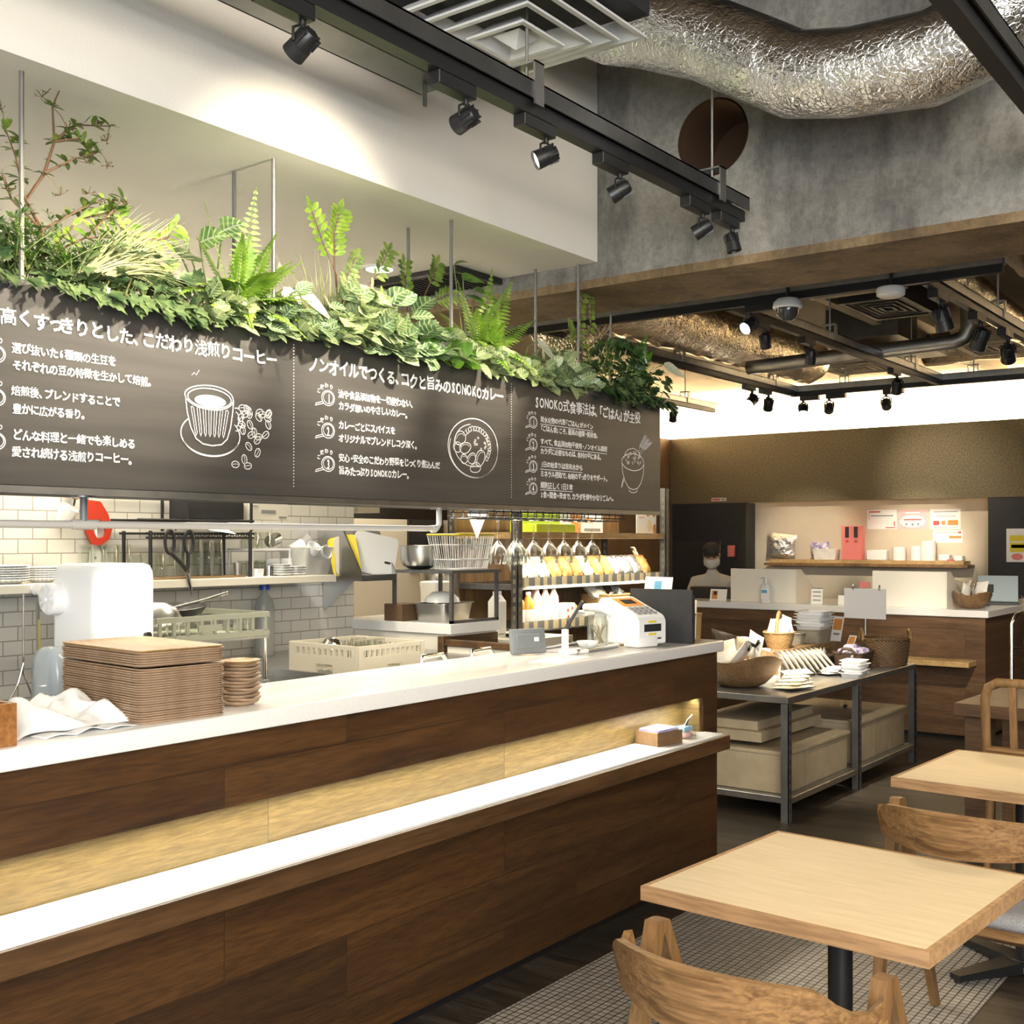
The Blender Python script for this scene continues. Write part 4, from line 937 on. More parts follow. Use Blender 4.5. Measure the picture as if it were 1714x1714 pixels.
# ---------------------------------------------------------------- cafe tables
def cafe_table(label, loc, rz):
    t = thing('cafe_table', label, 'table', loc, rz, 'square cafe tables')
    b = NB(); box(b, -.318, .318, -.318, .318, .634, .665); tp = part('tabletop', b, 'tabletop', t, smooth=0)
    b = NB(); s = .330; r = .3181
    prism(b, [(-s, -s), (s, -s), (r, -r), (-r, -r)], 'z', .633, .6655); prism(b, [(s, -s), (s, s), (r, r), (r, -r)], 'z', .633, .6655)
    prism(b, [(s, s), (-s, s), (-r, r), (r, r)], 'z', .633, .6655); prism(b, [(-s, s), (-s, -s), (-r, -r), (-r, r)], 'z', .633, .6655)
    part('edge_band', b, 'table_edge', tp, smooth=0)
    b = NB(); box(b, -.16, .16, -.03, .03, .622, .634); box(b, -.03, .03, -.16, .16, .621, .633); part('top_bracket', b, 'black', t, smooth=0)
    b = NB(); cyl(b, (0, 0, .03), (0, 0, .625), .028, n=28); part('column', b, 'black', t)
    b = NB()
    for k in range(4):
        m = Matrix.Rotation(PI/4+k*PI/2+.25, 4, 'Z'); vs = []
        loft_pts = [[(x, -w, .012), (x, w, .012), (x, w, .012+h), (x, -w, .012+h)] for x, w, h in ((0, .045, .04), (.12, .036, .032), (.29, .022, .018))]
        v = loft(b, loft_pts); bmesh.ops.transform(b, matrix=m, verts=v)
    lathe(b, [(0, .055), (.05, .052), (.062, .03), (.062, .012), (0, .012)], 24); part('foot_cross', b, 'black', t)
    b = NB()
    for k in range(4):
        a = PI/4+k*PI/2+.25; cyl(b, (.275*math.cos(a), .275*math.sin(a), 0), (.275*math.cos(a), .275*math.sin(a), .014), .014, n=12)
    part('glide_pattern', b, 'black', t)
    return t
cafe_table('pale square cafe table nearest the camera with an empty top', (2.594, .992, 0), math.radians(-3.6))
cafe_table('second pale square cafe table, farther back, behind a plywood backed chair', (4.15, .95, 0), math.radians(-2.5))
t = thing('dining_table', 'thick dark brown wooden table behind the slat backed chair', 'table', (5.98, .95, 0), math.radians(-2))
b = NB(); box(b, -.38, .38, -.72, .64, .625, .685, .004); part('tabletop', b, 'dark_table', t, smooth=0)
for x in (-.30, .30):
    for y in (-.62, .54): b = NB(); box(b, x-.055, x+.055, y-.055, y+.055, 0, .626, .003); part('leg', b, 'dark_table', t, smooth=0)

# ---------------------------------------------------------------- chairs
def plywood_chair(label, loc, rz):
    t = thing('cafe_chair', label, 'chair', loc, rz, 'plywood backed cafe chairs')
    b = NB(); g = {}; N = 36
    for i in range(N+1):
        s = -1+2*i/N; a = abs(s)
        x = -.305+.150*a**2.0+(.05*(max(0, a-.8)/.2)**1.5 if a > .8 else 0); y = .270*s*(1-.03*a**6)
        top = .737-.028*a*a; 
        if a > .70: k = (a-.70)/.30; top -= .040*math.sin(min(1, k*1.25)*PI*.5)**2 if k < .8 else .040-.022*(k-.8)/.2
        bot = .622-.006*(1-a*a)+.012*a**2
        tilt = .022
        nx = -(1-a*a)**.5 if a < 1 else 0
        for j in range(5):
            f = j/4; z = bot+(top-bot)*f
            g[i, j, 0] = b.verts.new((x-tilt*(f-.4)-.008, y, z)); g[i, j, 1] = b.verts.new((x-tilt*(f-.4)+.008, y*.965, z))
    for i in range(N):
        for j in range(4):
            b.faces.new((g[i, j, 0], g[i+1, j, 0], g[i+1, j+1, 0], g[i, j+1, 0])); b.faces.new((g[i, j+1, 1], g[i+1, j+1, 1], g[i+1, j, 1], g[i, j, 1]))
        b.faces.new((g[i, 4, 0], g[i+1, 4, 0], g[i+1, 4, 1], g[i, 4, 1])); b.faces.new((g[i+1, 0, 0], g[i, 0, 0], g[i, 0, 1], g[i+1, 0, 1]))
    for i in (0, N):
        for j in range(4): b.faces.new((g[i, j, 0], g[i, j+1, 0], g[i, j+1, 1], g[i, j, 1]))
    part('backrest', b, 'oak', t, smooth=35)
    for sg in (-1, 1):
        y = .232*sg
        b = NB(); loft(b, [[(-.245-.015, y-.012+.0*sg, 0), (-.245+.015, y-.012, 0), (-.245+.015, y+.012, 0), (-.245-.015, y+.012, 0)],
                           [(-.135-.019, y-.015, .45), (-.135+.019, y-.015, .45), (-.135+.019, y+.015, .45), (-.135-.019, y+.015, .45)],
                           [(-.060-.016, y-.015, .703), (-.060+.016, y-.015, .703), (-.060+.016, y+.015, .703), (-.060-.016, y+.015, .703)]]); part('rear_leg', b, 'oak_x', t, smooth=0)
        b = NB(); loft(b, [[(.255-.014, y-.011, 0), (.255+.014, y-.011, 0), (.255+.014, y+.011, 0), (.255-.014, y+.011, 0)],
                           [(.075-.018, y-.014, .43), (.075+.018, y-.014, .43), (.075+.018, y+.014, .43), (.075-.018, y+.014, .43)],
                           [(-.046-.014, y-.0148, .700), (-.046+.014, y-.0148, .700), (-.046+.014, y+.0148, .700), (-.046-.014, y+.0148, .700)]]); part('front_leg', b, 'oak_x', t, smooth=0)
    b = NB(); o = rrect(.46, .50, .12, 6); loft(b, [[(x*f+.02, y*f, z) for x, y in o] for f, z in ((.90, .385), (.98, .40), (1, .425))]); part('seat_frame', b, 'oak', t)
    b = NB(); loft(b, [[(x*f+.02, y*f, z) for x, y in o] for f, z in ((.96, .425), (.985, .44), (.95, .458), (.80, .466), (.4, .468))]); part('seat_cushion', b, 'fabric', t, smooth=80)
    return t
plywood_chair('plywood backed chair with a grey seat in front of the nearest table', (2.045, .905, 0), math.radians(-4))
plywood_chair('plywood backed chair with a grey seat standing between the two pale tables', (3.42, .885, 0), math.radians(-3))
t = thing('slat_chair', 'light brown chair with a rounded slatted back at the dark table', 'chair', (5.22, 1.09, 0), math.radians(-2))
b = NB(); tube(b, [(-.19, .20, .44), (-.205, .20, .60), (-.225, .20, .80), (-.228, .185, .848), (-.230, .15, .868), (-.231, 0, .870), (-.230, -.15, .868), (-.228, -.185, .848), (-.225, -.20, .80), (-.205, -.20, .60), (-.19, -.20, .44)], .019, 10, flat=.7); part('back_frame', b, 'oak_x', t)
b = NB(); tube(b, [(-.204, -.195, .585), (-.204, .195, .585)], .016, 8); part('back_rail', b, 'oak', t)
for y in (-.09, 0, .09): b = NB(); loft(b, [[(-.212, y-.014, .585), (-.196, y-.014, .585), (-.196, y+.014, .585), (-.212, y+.014, .585)], [(-.238, y-.014, .865), (-.222, y-.014, .865), (-.222, y+.014, .865), (-.238, y+.014, .865)]]); part('slat', b, 'oak_x', t, smooth=0)
b = NB(); o = rrect(.42, .42, .07); loft(b, [[(x*f, y*f, z) for x, y in o] for f, z in ((.96, .42), (1, .43), (1, .448), (.95, .455))]); part('seat', b, 'oak', t)
for x, y in ((-.19, .19), (-.19, -.19), (.18, .19), (.18, -.19)): b = NB(); cyl(b, (x*1.1, y*1.06, 0), (x*.98, y*.98, .44), .013, .018, 12); part('leg', b, 'oak_x', t)

# chrome stand with clear pockets at the frame edge
t = thing('leaflet_stand', 'chrome tube stand with clear pockets at the right edge of the photo', 'stand', (6.98, 1.66, 0))
b = NB(); tube(b, [(-.02, .0, 0), (-.02, 0, .98), (0, -.02, 1.03), (.05, -.06, 1.045), (.4, -.35, 1.045), (.44, -.38, 1.03), (.45, -.39, .98), (.45, -.39, 0)], .011, 10); part('tube_frame', b, 'chrome', t)
for z in (.45, .84): b = NB(); cyl(b, (-.02, 0, z), (.45, -.39, z), .006, n=8); part('cross_bar', b, 'chrome', t)
for z in (.50, .87):
    b = NB(); tube(b, [(.08, -.09, z), (.06, -.12, z+.1), (.07, -.10, z+.2), (.10, -.08, z+.26)], .07, 16, flat=.35); part('pocket', b, 'acrylic', t)

# ---------------------------------------------------------------- merchandise table
mt = thing('display_table', 'low grey steel rack table loaded with baskets and packets', 'display table', (0, 0, 0))
b = NB(); box(b, 5.60, 7.66, 2.42, 3.14, .612, .646, .003); part('top', b, 'galv', mt, smooth=0)
for x0, x1 in ((5.63, 6.60), (6.66, 7.64)): b = NB(); box(b, x0, x1, 2.42, 3.13, .09, .125, .003); part('lower_shelf', b, 'galv', mt, smooth=0)
for x in (5.60, 6.608, 7.625):
    for y, sg in ((2.415, 1), (3.125, -1)):
        b = NB(); box(b, x, x+.042, y, y+.004*sg, 0, .611); box(b, x, x+.004, y, y+.042*sg, 0, .611); lg = part('leg', b, 'greysteel', mt, smooth=0)
        b = NB()
        for k in range(11): z = .05+k*.05; box(b, x+.014, x+.028, y-.0008*sg, y+.0005*sg, z, z+.024)
        part('slot_pattern', b, 'black_matte', lg, smooth=0)
def crate(label, x0, x1, y0, y1, z0, z1, lidlab=None):
    t = thing('wooden_crate', label, 'crate', ((x0+x1)/2, (y0+y1)/2, z0), 0, 'pale crates under the display table')
    hx, hy, h = (x1-x0)/2, (y1-y0)/2, z1-z0
    n = 3; wd = 2*hx/n
    b = NB()
    for k in range(n): box(b, -hx+k*wd+.003, -hx+(k+1)*wd-.003, -hy, -hy+.015, .004, h-.02)
    for sx in (-1, 1): box(b, sx*hx-.008, sx*hx+.008, -hy+.016, hy, .004, h-.02)
    box(b, -hx, hx, hy-.015, hy, .004, h-.02); box(b, -hx, hx, -hy+.002, hy, 0, .015); part('body', b, 'crate', t, smooth=0)
    b = NB(); box(b, -hx-.012, hx+.012, -hy-.015, hy+.01, h-.019, h, .002); ld = part('lid', b, 'crate', t, smooth=0)
    b = NB(); lathe(b, [(0, 0), (.012, 0), (.010, .012), (.018, .022), (0, .028)], 12, (.05, -.05, h)); part('knob', b, 'black', ld)
crate('pale plank crate with a lid on the lower shelf nearer the counter', 5.70, 6.575, 2.475, 3.08, .125, .345)
crate('pale plank crate with a lid on the lower shelf farther from the counter', 6.74, 7.60, 2.475, 3.08, .125, .375)
b = NB(); box(b, 5.72, 6.55, 2.62, 3.05, 0.0, .055, .003); solo('flat_carton', b, 'crate', 'flat brown carton lying on the nearer pale crate', 'carton', (0, 0, .375), smooth=0)
b = NB(); box(b, 5.76, 6.52, 2.66, 3.04, 0, .05, .003); solo('flat_carton', b, 'crate', 'upper flat brown carton under the display table top', 'carton', (0, 0, .4305), smooth=0)
ZT = .6462
# carved bowl with clear packets
def carved(name, label, loc, r, h, seed=1):
    b = NB(); q = random.Random(seed); ph = q.random()*6
    lathe(b, [(0, 0), (r*.42, 0), (r*.60, h*.10), (r*.86, h*.45), (r*1.0, h), (r*.965, h*1.005), (r*.82, h*.5), (r*.52, h*.17), (0, h*.12)], 40, wob=lambda a, i: .03*math.sin(2*a+ph)+(.02*math.sin(7*a+ph*2) if i in (4, 5) else 0))
    for v in b.verts:
        if v.co.z > h*.9: v.co.z += h*.12*math.sin(math.atan2(v.co.y, v.co.x)*3+ph)
    return solo(name, b, 'bowlwood', label, 'bowl', loc, 0, 'carved wooden bowls')
carved('wooden_bowl', 'large carved wooden bowl full of packets on the near end of the display table', (5.90, 2.83, ZT), .235, .165, 3)
GP = 'packets in the large carved bowl'
pk = [(-.10, -.06, .17, .3, .2), (.02, -.08, .20, -.2, .9), (.10, .03, .18, .4, -.5), (-.06, .07, .21, -.5, 1.5), (.05, .09, .16, .6, 2.0), (-.14, .04, .16, -.4, -1.0)]
lab = ['flat clear topped packet at the left of the large bowl', 'clear packet standing at the front of the large bowl', 'clear packet leaning over the right rim of the large bowl', 'tallest clear packet at the back of the large bowl', 'clear packet at the back right of the large bowl', 'clear packet at the far left of the large bowl']
for i, (x, y, z, rx, rz) in enumerate(pk):
    b = NB(); pillow(b, (0, 0, 0), .17, .15, .035, rotm(rx+.3, .2*(-1)**i, rz), i); solo('packet', b, ('film', 'packet', 'packet_tan')[i % 3] if i != 0 else 'packet', lab[i], 'packet', (5.90+x, 2.83+y, ZT+z+.02), 0, GP)
b = NB(); tube(b, [(-.05, 0, 0), (0, .02, .03), (.05, 0, .01), (.03, -.03, .04)], .012, 8); solo('ribbon', b, 'black', 'black ribbon bow on a packet in the large bowl', 'ribbon', (5.84, 2.73, ZT+.215))
# tan packets fanned at the front
for i in range(5):
    b = NB(); pillow(b, (0, 0, 0), .21, .16, .022, rotm(PI/2-.08, 0, -.35+i*.22), 20+i)
    solo('tan_packet', b, 'packet_tan', ['lowest tan packet of the fan at the table front', 'second tan packet from the bottom of the fan', 'middle tan packet of the fan at the table front', 'second tan packet from the top of the fan', 'topmost tan packet of the fan at the table front'][i], 'packet', (5.93+i*.055, 2.53+i*.018, ZT+.012+i*.014), 0, 'tan packets fanned on the table front')
# leaning white packets
for i in range(9):
    b = NB(); pillow(b, (0, 0, 0), .20, .17, .016, rotm(0, 0, .60) @ rotm(-.50-.025*i, 0, 0), 40+i)
    solo('leaning_packet', b, 'packet', '%s leaning white packet counted from the large carved bowl' % nth_left(i), 'packet', (6.42+i*.052, 2.80-.012*i, ZT+.080), 0, 'white packets leaning in a row')
for i in range(3):
    b = NB(); pillow(b, (0, 0, 0), .20, .13, .02, rotm(PI/2-.05, 0, -.5+i*.3), 60+i)
    solo('white_packet', b, 'packet', ['lower', 'middle', 'upper'][i]+' white packet lying flat beside the stacked white food trays', 'packet', (6.72+i*.02, 2.61, ZT+.012+i*.013), 0, 'flat packets by the white food trays')
def food_tray_stack(n, loc, sz, what, group, dz=.018):
    for k in range(n):
        b = NB(); o = rrect(sz, sz*.8, sz*.12, 3)
        loft(b, [[(x*f, y*f, z) for x, y in o] for f, z in ((.78, 0), (.88, .022), (1.0, .024), (1.0, .0265), (.86, .0255), (.76, .004))], True, True)
        solo('food_tray', b, 'white_plastic', '%s white food tray of the stack %s' % (ORD[n-1-k], what), 'food tray', (loc[0]+.006*math.sin(k*2), loc[1]+.005*math.cos(k*3), loc[2]+k*dz), .1*math.sin(k*1.7), group)
food_tray_stack(5, (6.70, 2.475, ZT), .17, 'on the display table front', 'white food trays on the table front')
# dark baskets
def basket(name, label, loc, w, d, h, mat, handle=None, r=.3, group=None, rz=0, taper=.86):
    t = thing(name, label, 'basket', loc, rz, group)
    o = rrect(w, d, min(w, d)*r, 6)
    b = NB(); loft(b, [[(x*f, y*f, z) for x, y in o] for f, z in ((taper, 0), (taper*.4+.6, h*.5), (1, h), (.95, h), (taper*.4+.55, h*.5), (taper*.9, .012))]); part('body', b, mat, t)
    b = NB(); tube(b, [(x*.985, y*.985, h) for x, y in o], max(.006, h*.05), 6, closed=True); part('rim', b, mat, t)
    if handle == 'arch':
        b = NB(); tube(b, [(w*.47*math.cos(a), 0, h+(h*1.25)*math.sin(a)) for a in [PI*k/14 for k in range(15)]], .011, 8); part('handle', b, 'wicker_light', t)
    if handle == 'ends':
        for sy in (-1, 1):
            b = NB(); tube(b, [(.22*w*math.cos(a), sy*d*.48, h-.01+.40*h*math.sin(a)) for a in [PI*k/10 for k in range(11)]], .009, 8); part('handle', b, mat if mat != 'wicker' else 'wicker_light', t)
    if handle == 'bow':
        for sx in (-1, 1):
            b = NB(); tube(b, [(sx*w*.5, -d*.25, h), (sx*w*.54, -d*.12, h+.03), (sx*w*.54, d*.12, h+.03), (sx*w*.5, d*.25, h)], .010, 8); part('handle', b, mat, t)
    return t
basket('wicker_basket', 'deep round brown wicker basket with two loop handles at the far end of the table', (7.48, 2.56, ZT), .31, .31, .170, 'wicker', 'ends', .48, 'baskets on the display table', .5)
basket('dark_basket', 'dark brown basket of purple and white packets beside the deep wicker basket', (7.13, 2.64, ZT), .30, .20, .105, 'wicker_dark', 'bow', .2, 'baskets on the display table', .1, .80)
basket('dark_tray_basket', 'shallow dark basket of small white packets behind the leaning packets', (7.05, 2.86, ZT), .34, .16, .07, 'wicker_dark', None, .15, 'baskets on the display table', 0)
for i in range(6):
    b = NB(); blob(b, (0, 0, 0), (.10, .08, .06), i, .12, 10, 7, i); solo('purple_packet', b, 'packet_purple', ['purple packet at the near corner of the dark basket', 'purple packet at the front of the dark basket', 'purple packet in the middle of the dark basket', 'purple packet on top of the dark basket heap', 'purple packet at the back of the dark basket', 'purple packet at the far end of the dark basket'][i], 'packet', (7.03+.045*i, 2.62+.05*(i % 2), ZT+.100+.02*(i == 3)), 0, 'purple packets in the dark basket')
for i in range(8):
    b = NB(); pillow(b, (0, 0, 0), .09, .085, .012, rotm(.1, .4, .2), 80+i); solo('small_packet', b, 'packet', '%s small white packet along the shallow dark basket, from its near end' % nth_left(i), 'packet', (6.93+.034*i, 2.86-.01*(i % 3), ZT+.068), 0, 'small packets in the shallow dark basket')
# wooden riser at the back with baskets
t = thing('wooden_riser', 'low rustic wooden riser along the back of the display table', 'riser', (7.05, 3.03, ZT))
for z in (.0, .075): b = NB(); box(b, -.55, .55, -.09, .09, z, z+.055 if z == 0 else z+.05, .003); part('board', b, 'craterust', t, smooth=0)
b = NB(); box(b, -.5, -.42, -.07, .07, .055, .075); box(b, .42, .5, -.07, .07, .055, .075); part('spacer', b, 'craterust', t, smooth=0)
ZR = ZT+.126
basket('handled_basket', 'small round basket with a tall arched handle on the wooden riser', (6.88, 3.03, ZR), .24, .19, .10, 'wicker_light', 'arch', .46, 'baskets on the wooden riser', .3, .72)
basket('grey_basket', 'grey woven basket holding stacked white trays on the wooden riser', (7.43, 3.02, ZR), .24, .17, .085, 'wicker_grey', None, .25, 'baskets on the wooden riser', 0, .9)
basket('small_grey_basket', 'small grey woven basket between the handled basket and the larger grey one', (7.17, 3.05, ZR), .15, .13, .075, 'wicker_grey', None, .4, 'baskets on the wooden riser', 0, .8)
for i in range(7):
    b = NB(); pillow(b, (0, 0, 0), .10, .11, .02, rotm(.3*math.sin(i), .35*math.cos(i*2), i), 90+i); solo('sweet_packet', b, 'packet', ['clear sweet packet at the left of the handled basket', 'sweet packet leaning against the handle of the arched basket', 'sweet packet at the front of the handled basket', 'sweet packet in the middle of the handled basket', 'sweet packet at the right of the handled basket', 'sweet packet at the back of the handled basket', 'highest sweet packet in the handled basket'][i], 'packet', (6.82+.022*i, 3.03+.03*math.sin(i*2), ZR+.125+.02*(i == 6)), 0, 'sweet packets in the handled basket')
food_tray_stack(6, (7.43, 3.02, ZR+.088), .26, 'in the grey woven basket', 'white food trays in the grey basket', .019)
def card(name, label, loc, w, h, mat, rz, tilt=.12, th=.003, prints=(), group=None, cat='card'):
    """small standing card facing -x before rz; prints = (u0,u1,v0,v1,mat,name)"""
    t = thing(name, label, cat, loc, rz, group)
    m = Matrix.Rotation(tilt, 4, 'Y')
    b = NB(); box(b, -th/2, th/2, -w/2, w/2, 0, h, mat=m); part('sheet', b, mat, t, smooth=0)
    for u0, u1, v0, v1, pm, pn in prints:
        b = NB()
        if pn.startswith('round'): lathe(b, [(0, 0), (.5*(u1-u0)*w, 0), (.5*(u1-u0)*w, .0006), (0, .0006)], 20, mat=m @ Matrix.Translation((-th/2, -w/2+(1-(u0+u1)/2)*w, (v0+v1)/2*h)) @ Matrix.Rotation(-PI/2, 4, 'Y'))
        else: box(b, -th/2-.0006, -th/2, -w/2+(1-u1)*w, -w/2+(1-u0)*w, v0*h, v1*h, mat=m)
        part(pn.replace('round_', ''), b, pm, t, smooth=0)
    return t
card('cake_box', 'white gift box with a printed cake photo at the back of the display table', (6.32, 2.97, ZT), .20, .17, 'paper', -.35, 0, .14, [(.55, .93, .12, .60, 'orange', 'cake_print'), (.60, .88, .2, .36, 'bread', 'cake_print')], None, 'gift box')
card('small_card', 'small white price card with a biscuit picture in front of the gift box', (6.36, 2.84, ZT), .10, .10, 'paper', -.2, .1, .003, [(.55, .9, .15, .5, 'orange', 'round_biscuit_print')])
card('standing_box', 'narrow white box with a tan window beside the handled basket', (6.46, 3.06, ZT), .09, .22, 'paper', -.3, 0, .05, [(.3, .7, .3, .9, 'pricetag', 'window_print')], None, 'gift box')
card('price_card', 'tall leaning card with an orange photo behind the stacked white trays', (7.57, 2.93, ZR), .085, .17, 'paper', -.3, .25, .003, [(.1, .9, .45, .9, 'orange', 'photo_print'), (.2, .8, .25, .33, 'greyprint', 'text_print')])
card('price_card', 'lower leaning card with an orange photo beside the round lid', (7.42, 2.80, ZT+.03), .07, .16, 'paper', -.5, .4, .003, [(.1, .9, .5, .95, 'orange', 'photo_print')])
card('food_poster', 'orange food photo card with a white ring above the white trays', (7.60, 3.07, ZR), .14, .13, 'orange', -.4, .1, .003, [(.12, .5, .28, .85, 'paper', 'round_plate_print'), (.22, .40, .42, .70, 'bread', 'round_food_print'), (.55, .9, .1, .4, 'pink', 'garnish_print')])
b = NB(); lathe(b, [(0, 0), (.11, 0), (.12, .018), (.115, .022), (.10, .012), (0, .01)], 28); solo('round_tray', b, 'wicker_light', 'shallow round pale tray behind the dark basket of purple packets', 'tray', (7.45, 2.86, ZT))
# sign stand with hanging sheet
t = thing('sign_stand', 'blank pale sheet hung on a thin metal stand above the wicker basket', 'sign', (7.59, 2.73, ZT), math.radians(-4))
b = NB(); lathe(b, [(0, 0), (.06, 0), (.06, .005), (.006, .010), (.006, .012)], 20); part('base', b, 'galv', t)
b = NB(); cyl(b, (0, 0, .01), (0, 0, .50), .004, n=8); cyl(b, (0, 0, .01), (0, 0, .28), .006, n=8); part('pole', b, 'galv', t)
b = NB(); box(b, -.012, -.009, -.145, .145, .285, .485); part('sheet', b, pbr('translucent_sheet', (.60, .60, .62), .5), t, smooth=0)
for y in (-.10, .08): b = NB(); tube(b, [(-.016, y, .475), (-.02, y, .50), (-.006, y, .51), (0, y, .49)], .003, 6); part('ring', b, 'chrome', t)
b = NB(); box(b, -.004, .004, -.03, .04, .49, .53); part('clip', b, 'pink', t, smooth=0)

# ---------------------------------------------------------------- cash desk at the far side
cc = thing('cash_desk', 'dark plank cash desk with a white top at the far wall', 'counter', (0, 0, 0))
M['desk_wood'] = planks('desk_wood', (.075, .036, .014), (.13, .065, .027), (.19, .105, .048), 1.2, .2, 'Y', 'Z')
b = NB(); box(b, 8.72, 9.7, 2.26, 5.6, .03, .893); box(b, 9.7001, 10.7, 2.26, 3.0, .03, .893); part('body', b, 'desk_wood', cc, smooth=0)
b = NB(); box(b, 8.76, 9.66, 2.30, 5.5, 0, .03); part('toe_kick', b, 'black', cc, smooth=0)
b = NB(); box(b, 8.70, 9.75, 2.235, 5.62, .893, .945, .004); box(b, 9.7501, 10.75, 2.235, 3.03, .893, .945, .004); part('top', b, 'slab', cc, smooth=0)
b = NB(); box(b, 8.52, 8.72, 2.32, 3.3, .545, .585, .003); part('bag_shelf', b, 'shelfwood', cc, smooth=0)
ZC = .9455
def privacy(label, y0, y1):
    t = thing('privacy_screen', label, 'screen', (8.86, (y0+y1)/2, ZC), 0, 'white privacy screens on the cash desk')
    h = (y1-y0)/2
    b = NB(); box(b, -.004, .004, -h, h, 0, .272); part('front_panel', b, 'offwhite', t, smooth=0)
    for s in (-1, 1): b = NB(); prism(b, [(.005, 0), (.42, 0), (.42, .09), (.10, .272), (.005, .272)], 'y', s*h-.004, s*h+.004); part('side_panel', b, 'offwhite', t, smooth=0)
privacy('white privacy screen behind the hand gel bottle', 3.76, 4.33)
privacy('white privacy screen beside the wooden bowl', 2.575, 3.13)
t = thing('gel_bottle', 'clear pump bottle of hand gel in front of the white screen', 'bottle', (8.79, 3.985, ZC))
b = NB(); o = rrect(.06, .08, .02); loft(b, [[(x*f, y*f, z) for x, y in o] for f, z in ((.95, 0), (1, .01), (1, .12), (.8, .145), (.35, .155))]); part('body', b, pbr('gel_clear', (.70, .72, .70), .15), t)
b = NB(); box(b, -.0315, -.0305, -.03, .03, .03, .115); lb = part('label', b, 'paper', t, smooth=0)
b = NB(); box(b, -.0325, -.0316, -.024, .024, .08, .105); part('label_print', b, 'blue', lb, smooth=0)
b = NB(); cyl(b, (0, 0, .155), (0, 0, .205), .010, n=12); tube(b, [(0, .005, .205), (0, -.0, .212), (0, .05, .208), (0, .055, .19)], .007, 8); part('pump', b, 'white_plastic', t)
card('photo_card', 'small calendar card with a photo at the left end of the cash desk', (8.80, 4.42, ZC), .15, .10, 'paper', 0, .2, .006, [(.1, .45, .15, .85, 'orange', 'photo_print'), (.2, .4, .5, .8, 'black_matte', 'hair_print')])
card('list_card', 'narrow white price list standing right of the gel bottle', (8.84, 3.575, ZC), .095, .13, 'paper', 0, .1, .004, [(0, 1, .93, 1, 'greyprint', 'heading_print'), (.15, .85, .7, .78, 'greyprint', 'text_print'), (.15, .85, .45, .52, 'greyprint', 'text_print'), (.15, .85, .2, .27, 'greyprint', 'text_print')])
card('offer_card', 'low white offer card with an orange picture behind the display table', (8.84, 3.30, ZC), .20, .075, 'paper', 0, .15, .004, [(.3, .6, .2, .7, 'orange', 'picture_print')])
carved('wooden_bowl', 'carved wooden bowl of clear packets at the end of the cash desk', (8.98, 2.42, ZC), .145, .115, 8)
for i in range(7):
    a = i*.9; b = NB(); pillow(b, (0, 0, 0), .10, .10, .03, rotm(.6*math.sin(a), .6*math.cos(a), a), 120+i)
    solo('clear_packet', b, 'packet' if i % 2 else 'film', ['clear packet at the left of the cash desk bowl', 'white packet at the front of the cash desk bowl', 'clear packet at the right of the cash desk bowl', 'white packet at the back of the cash desk bowl', 'clear packet on top of the cash desk bowl', 'white packet at the right rim of the cash desk bowl', 'highest clear packet of the cash desk bowl'][i], 'packet', (8.98+.05*math.cos(a), 2.42+.07*math.sin(a), ZC+.135+.012*(i % 3)), 0, 'packets in the cash desk bowl')
t = thing('laptop', 'open grey laptop at the right end of the cash desk', 'laptop', (9.72, 2.42, ZC), math.radians(195))
b = NB(); box(b, -.11, .11, -.15, .15, 0, .016, .003); part('base', b, 'black', t, smooth=0)
b = NB(); box(b, -.006, .004, -.15, .15, 0, .215, .002, mat=Matrix.Translation((-.112, 0, .012)) @ Matrix.Rotation(-.25, 4, 'Y')); part('screen', b, pbr('laptop_shell', (.28, .36, .40), .4), t, smooth=0)
t = thing('customer_display', 'small black display standing behind the cash desk bowl', 'display', (9.45, 2.46, ZC), .1)
b = NB(); cyl(b, (0, 0, 0), (0, 0, .11), .008, n=10); box(b, -.04, .04, -.04, .04, 0, .008); part('stand', b, 'black', t)
b = NB(); box(b, -.012, .012, -.07, .07, .10, .165, .003); part('screen', b, 'black', t, smooth=0)
b = NB(); box(b, -.004, .004, -.28, .28, 0, .50, .001); solo('acrylic_screen', b, 'acrylic', 'clear acrylic guard standing on the left of the cash desk', 'screen', (9.0, 4.78, ZC), smooth=0)
b = NB(); box(b, -.08, .08, -.19, .16, 0, .10, .006); solo('register_drawer', b, 'black', 'low black register in front of the seated person', 'register', (9.25, 4.72, ZC), smooth=0)

# wall shelf in the niche
t = thing('wall_shelf', 'rustic wooden shelf on the beige niche wall behind the cash desk', 'shelf', (0, 0, 0))
b = NB(); box(b, 11.22, 11.439, 3.10, 5.05, 1.222, 1.258, .002); part('board', b, 'shelfwood', t, smooth=0)
b = NB(); box(b, 11.20, 11.439, 3.06, 5.10, 1.195, 1.2218); part('bracket_rail', b, 'osb', t, smooth=0)
ZS = 1.2585
b = NB(); pillow(b, (0, 0, .125), .30, .27, .12, rotm(.12, .12, -PI/2+.1), 5); solo('foil_bag', b, 'silverbag', 'big shiny silver foil bag at the left end of the wall shelf', 'bag', (11.33, 4.96, ZS+.01))
b = NB(); pillow(b, (0, 0, .085), .20, .17, .06, rotm(.1, 0, -PI/2), 6); solo('purple_bag', b, 'packet_purple', 'pale purple bag standing behind the clear basket on the wall shelf', 'bag', (11.385, 4.57, ZS+.01))
basket('clear_basket', 'pale basket of bright packets on the wall shelf', (11.30, 4.47, ZS), .14, .26, .10, 'packet', None, .25)
t = thing('pink_box', 'tall pink box with two dark windows on the wall shelf', 'box', (11.33, 4.20, ZS))
b = NB(); box(b, -.05, .05, -.10, .10, 0, .34, .003); part('carton', b, 'pink', t, smooth=0)
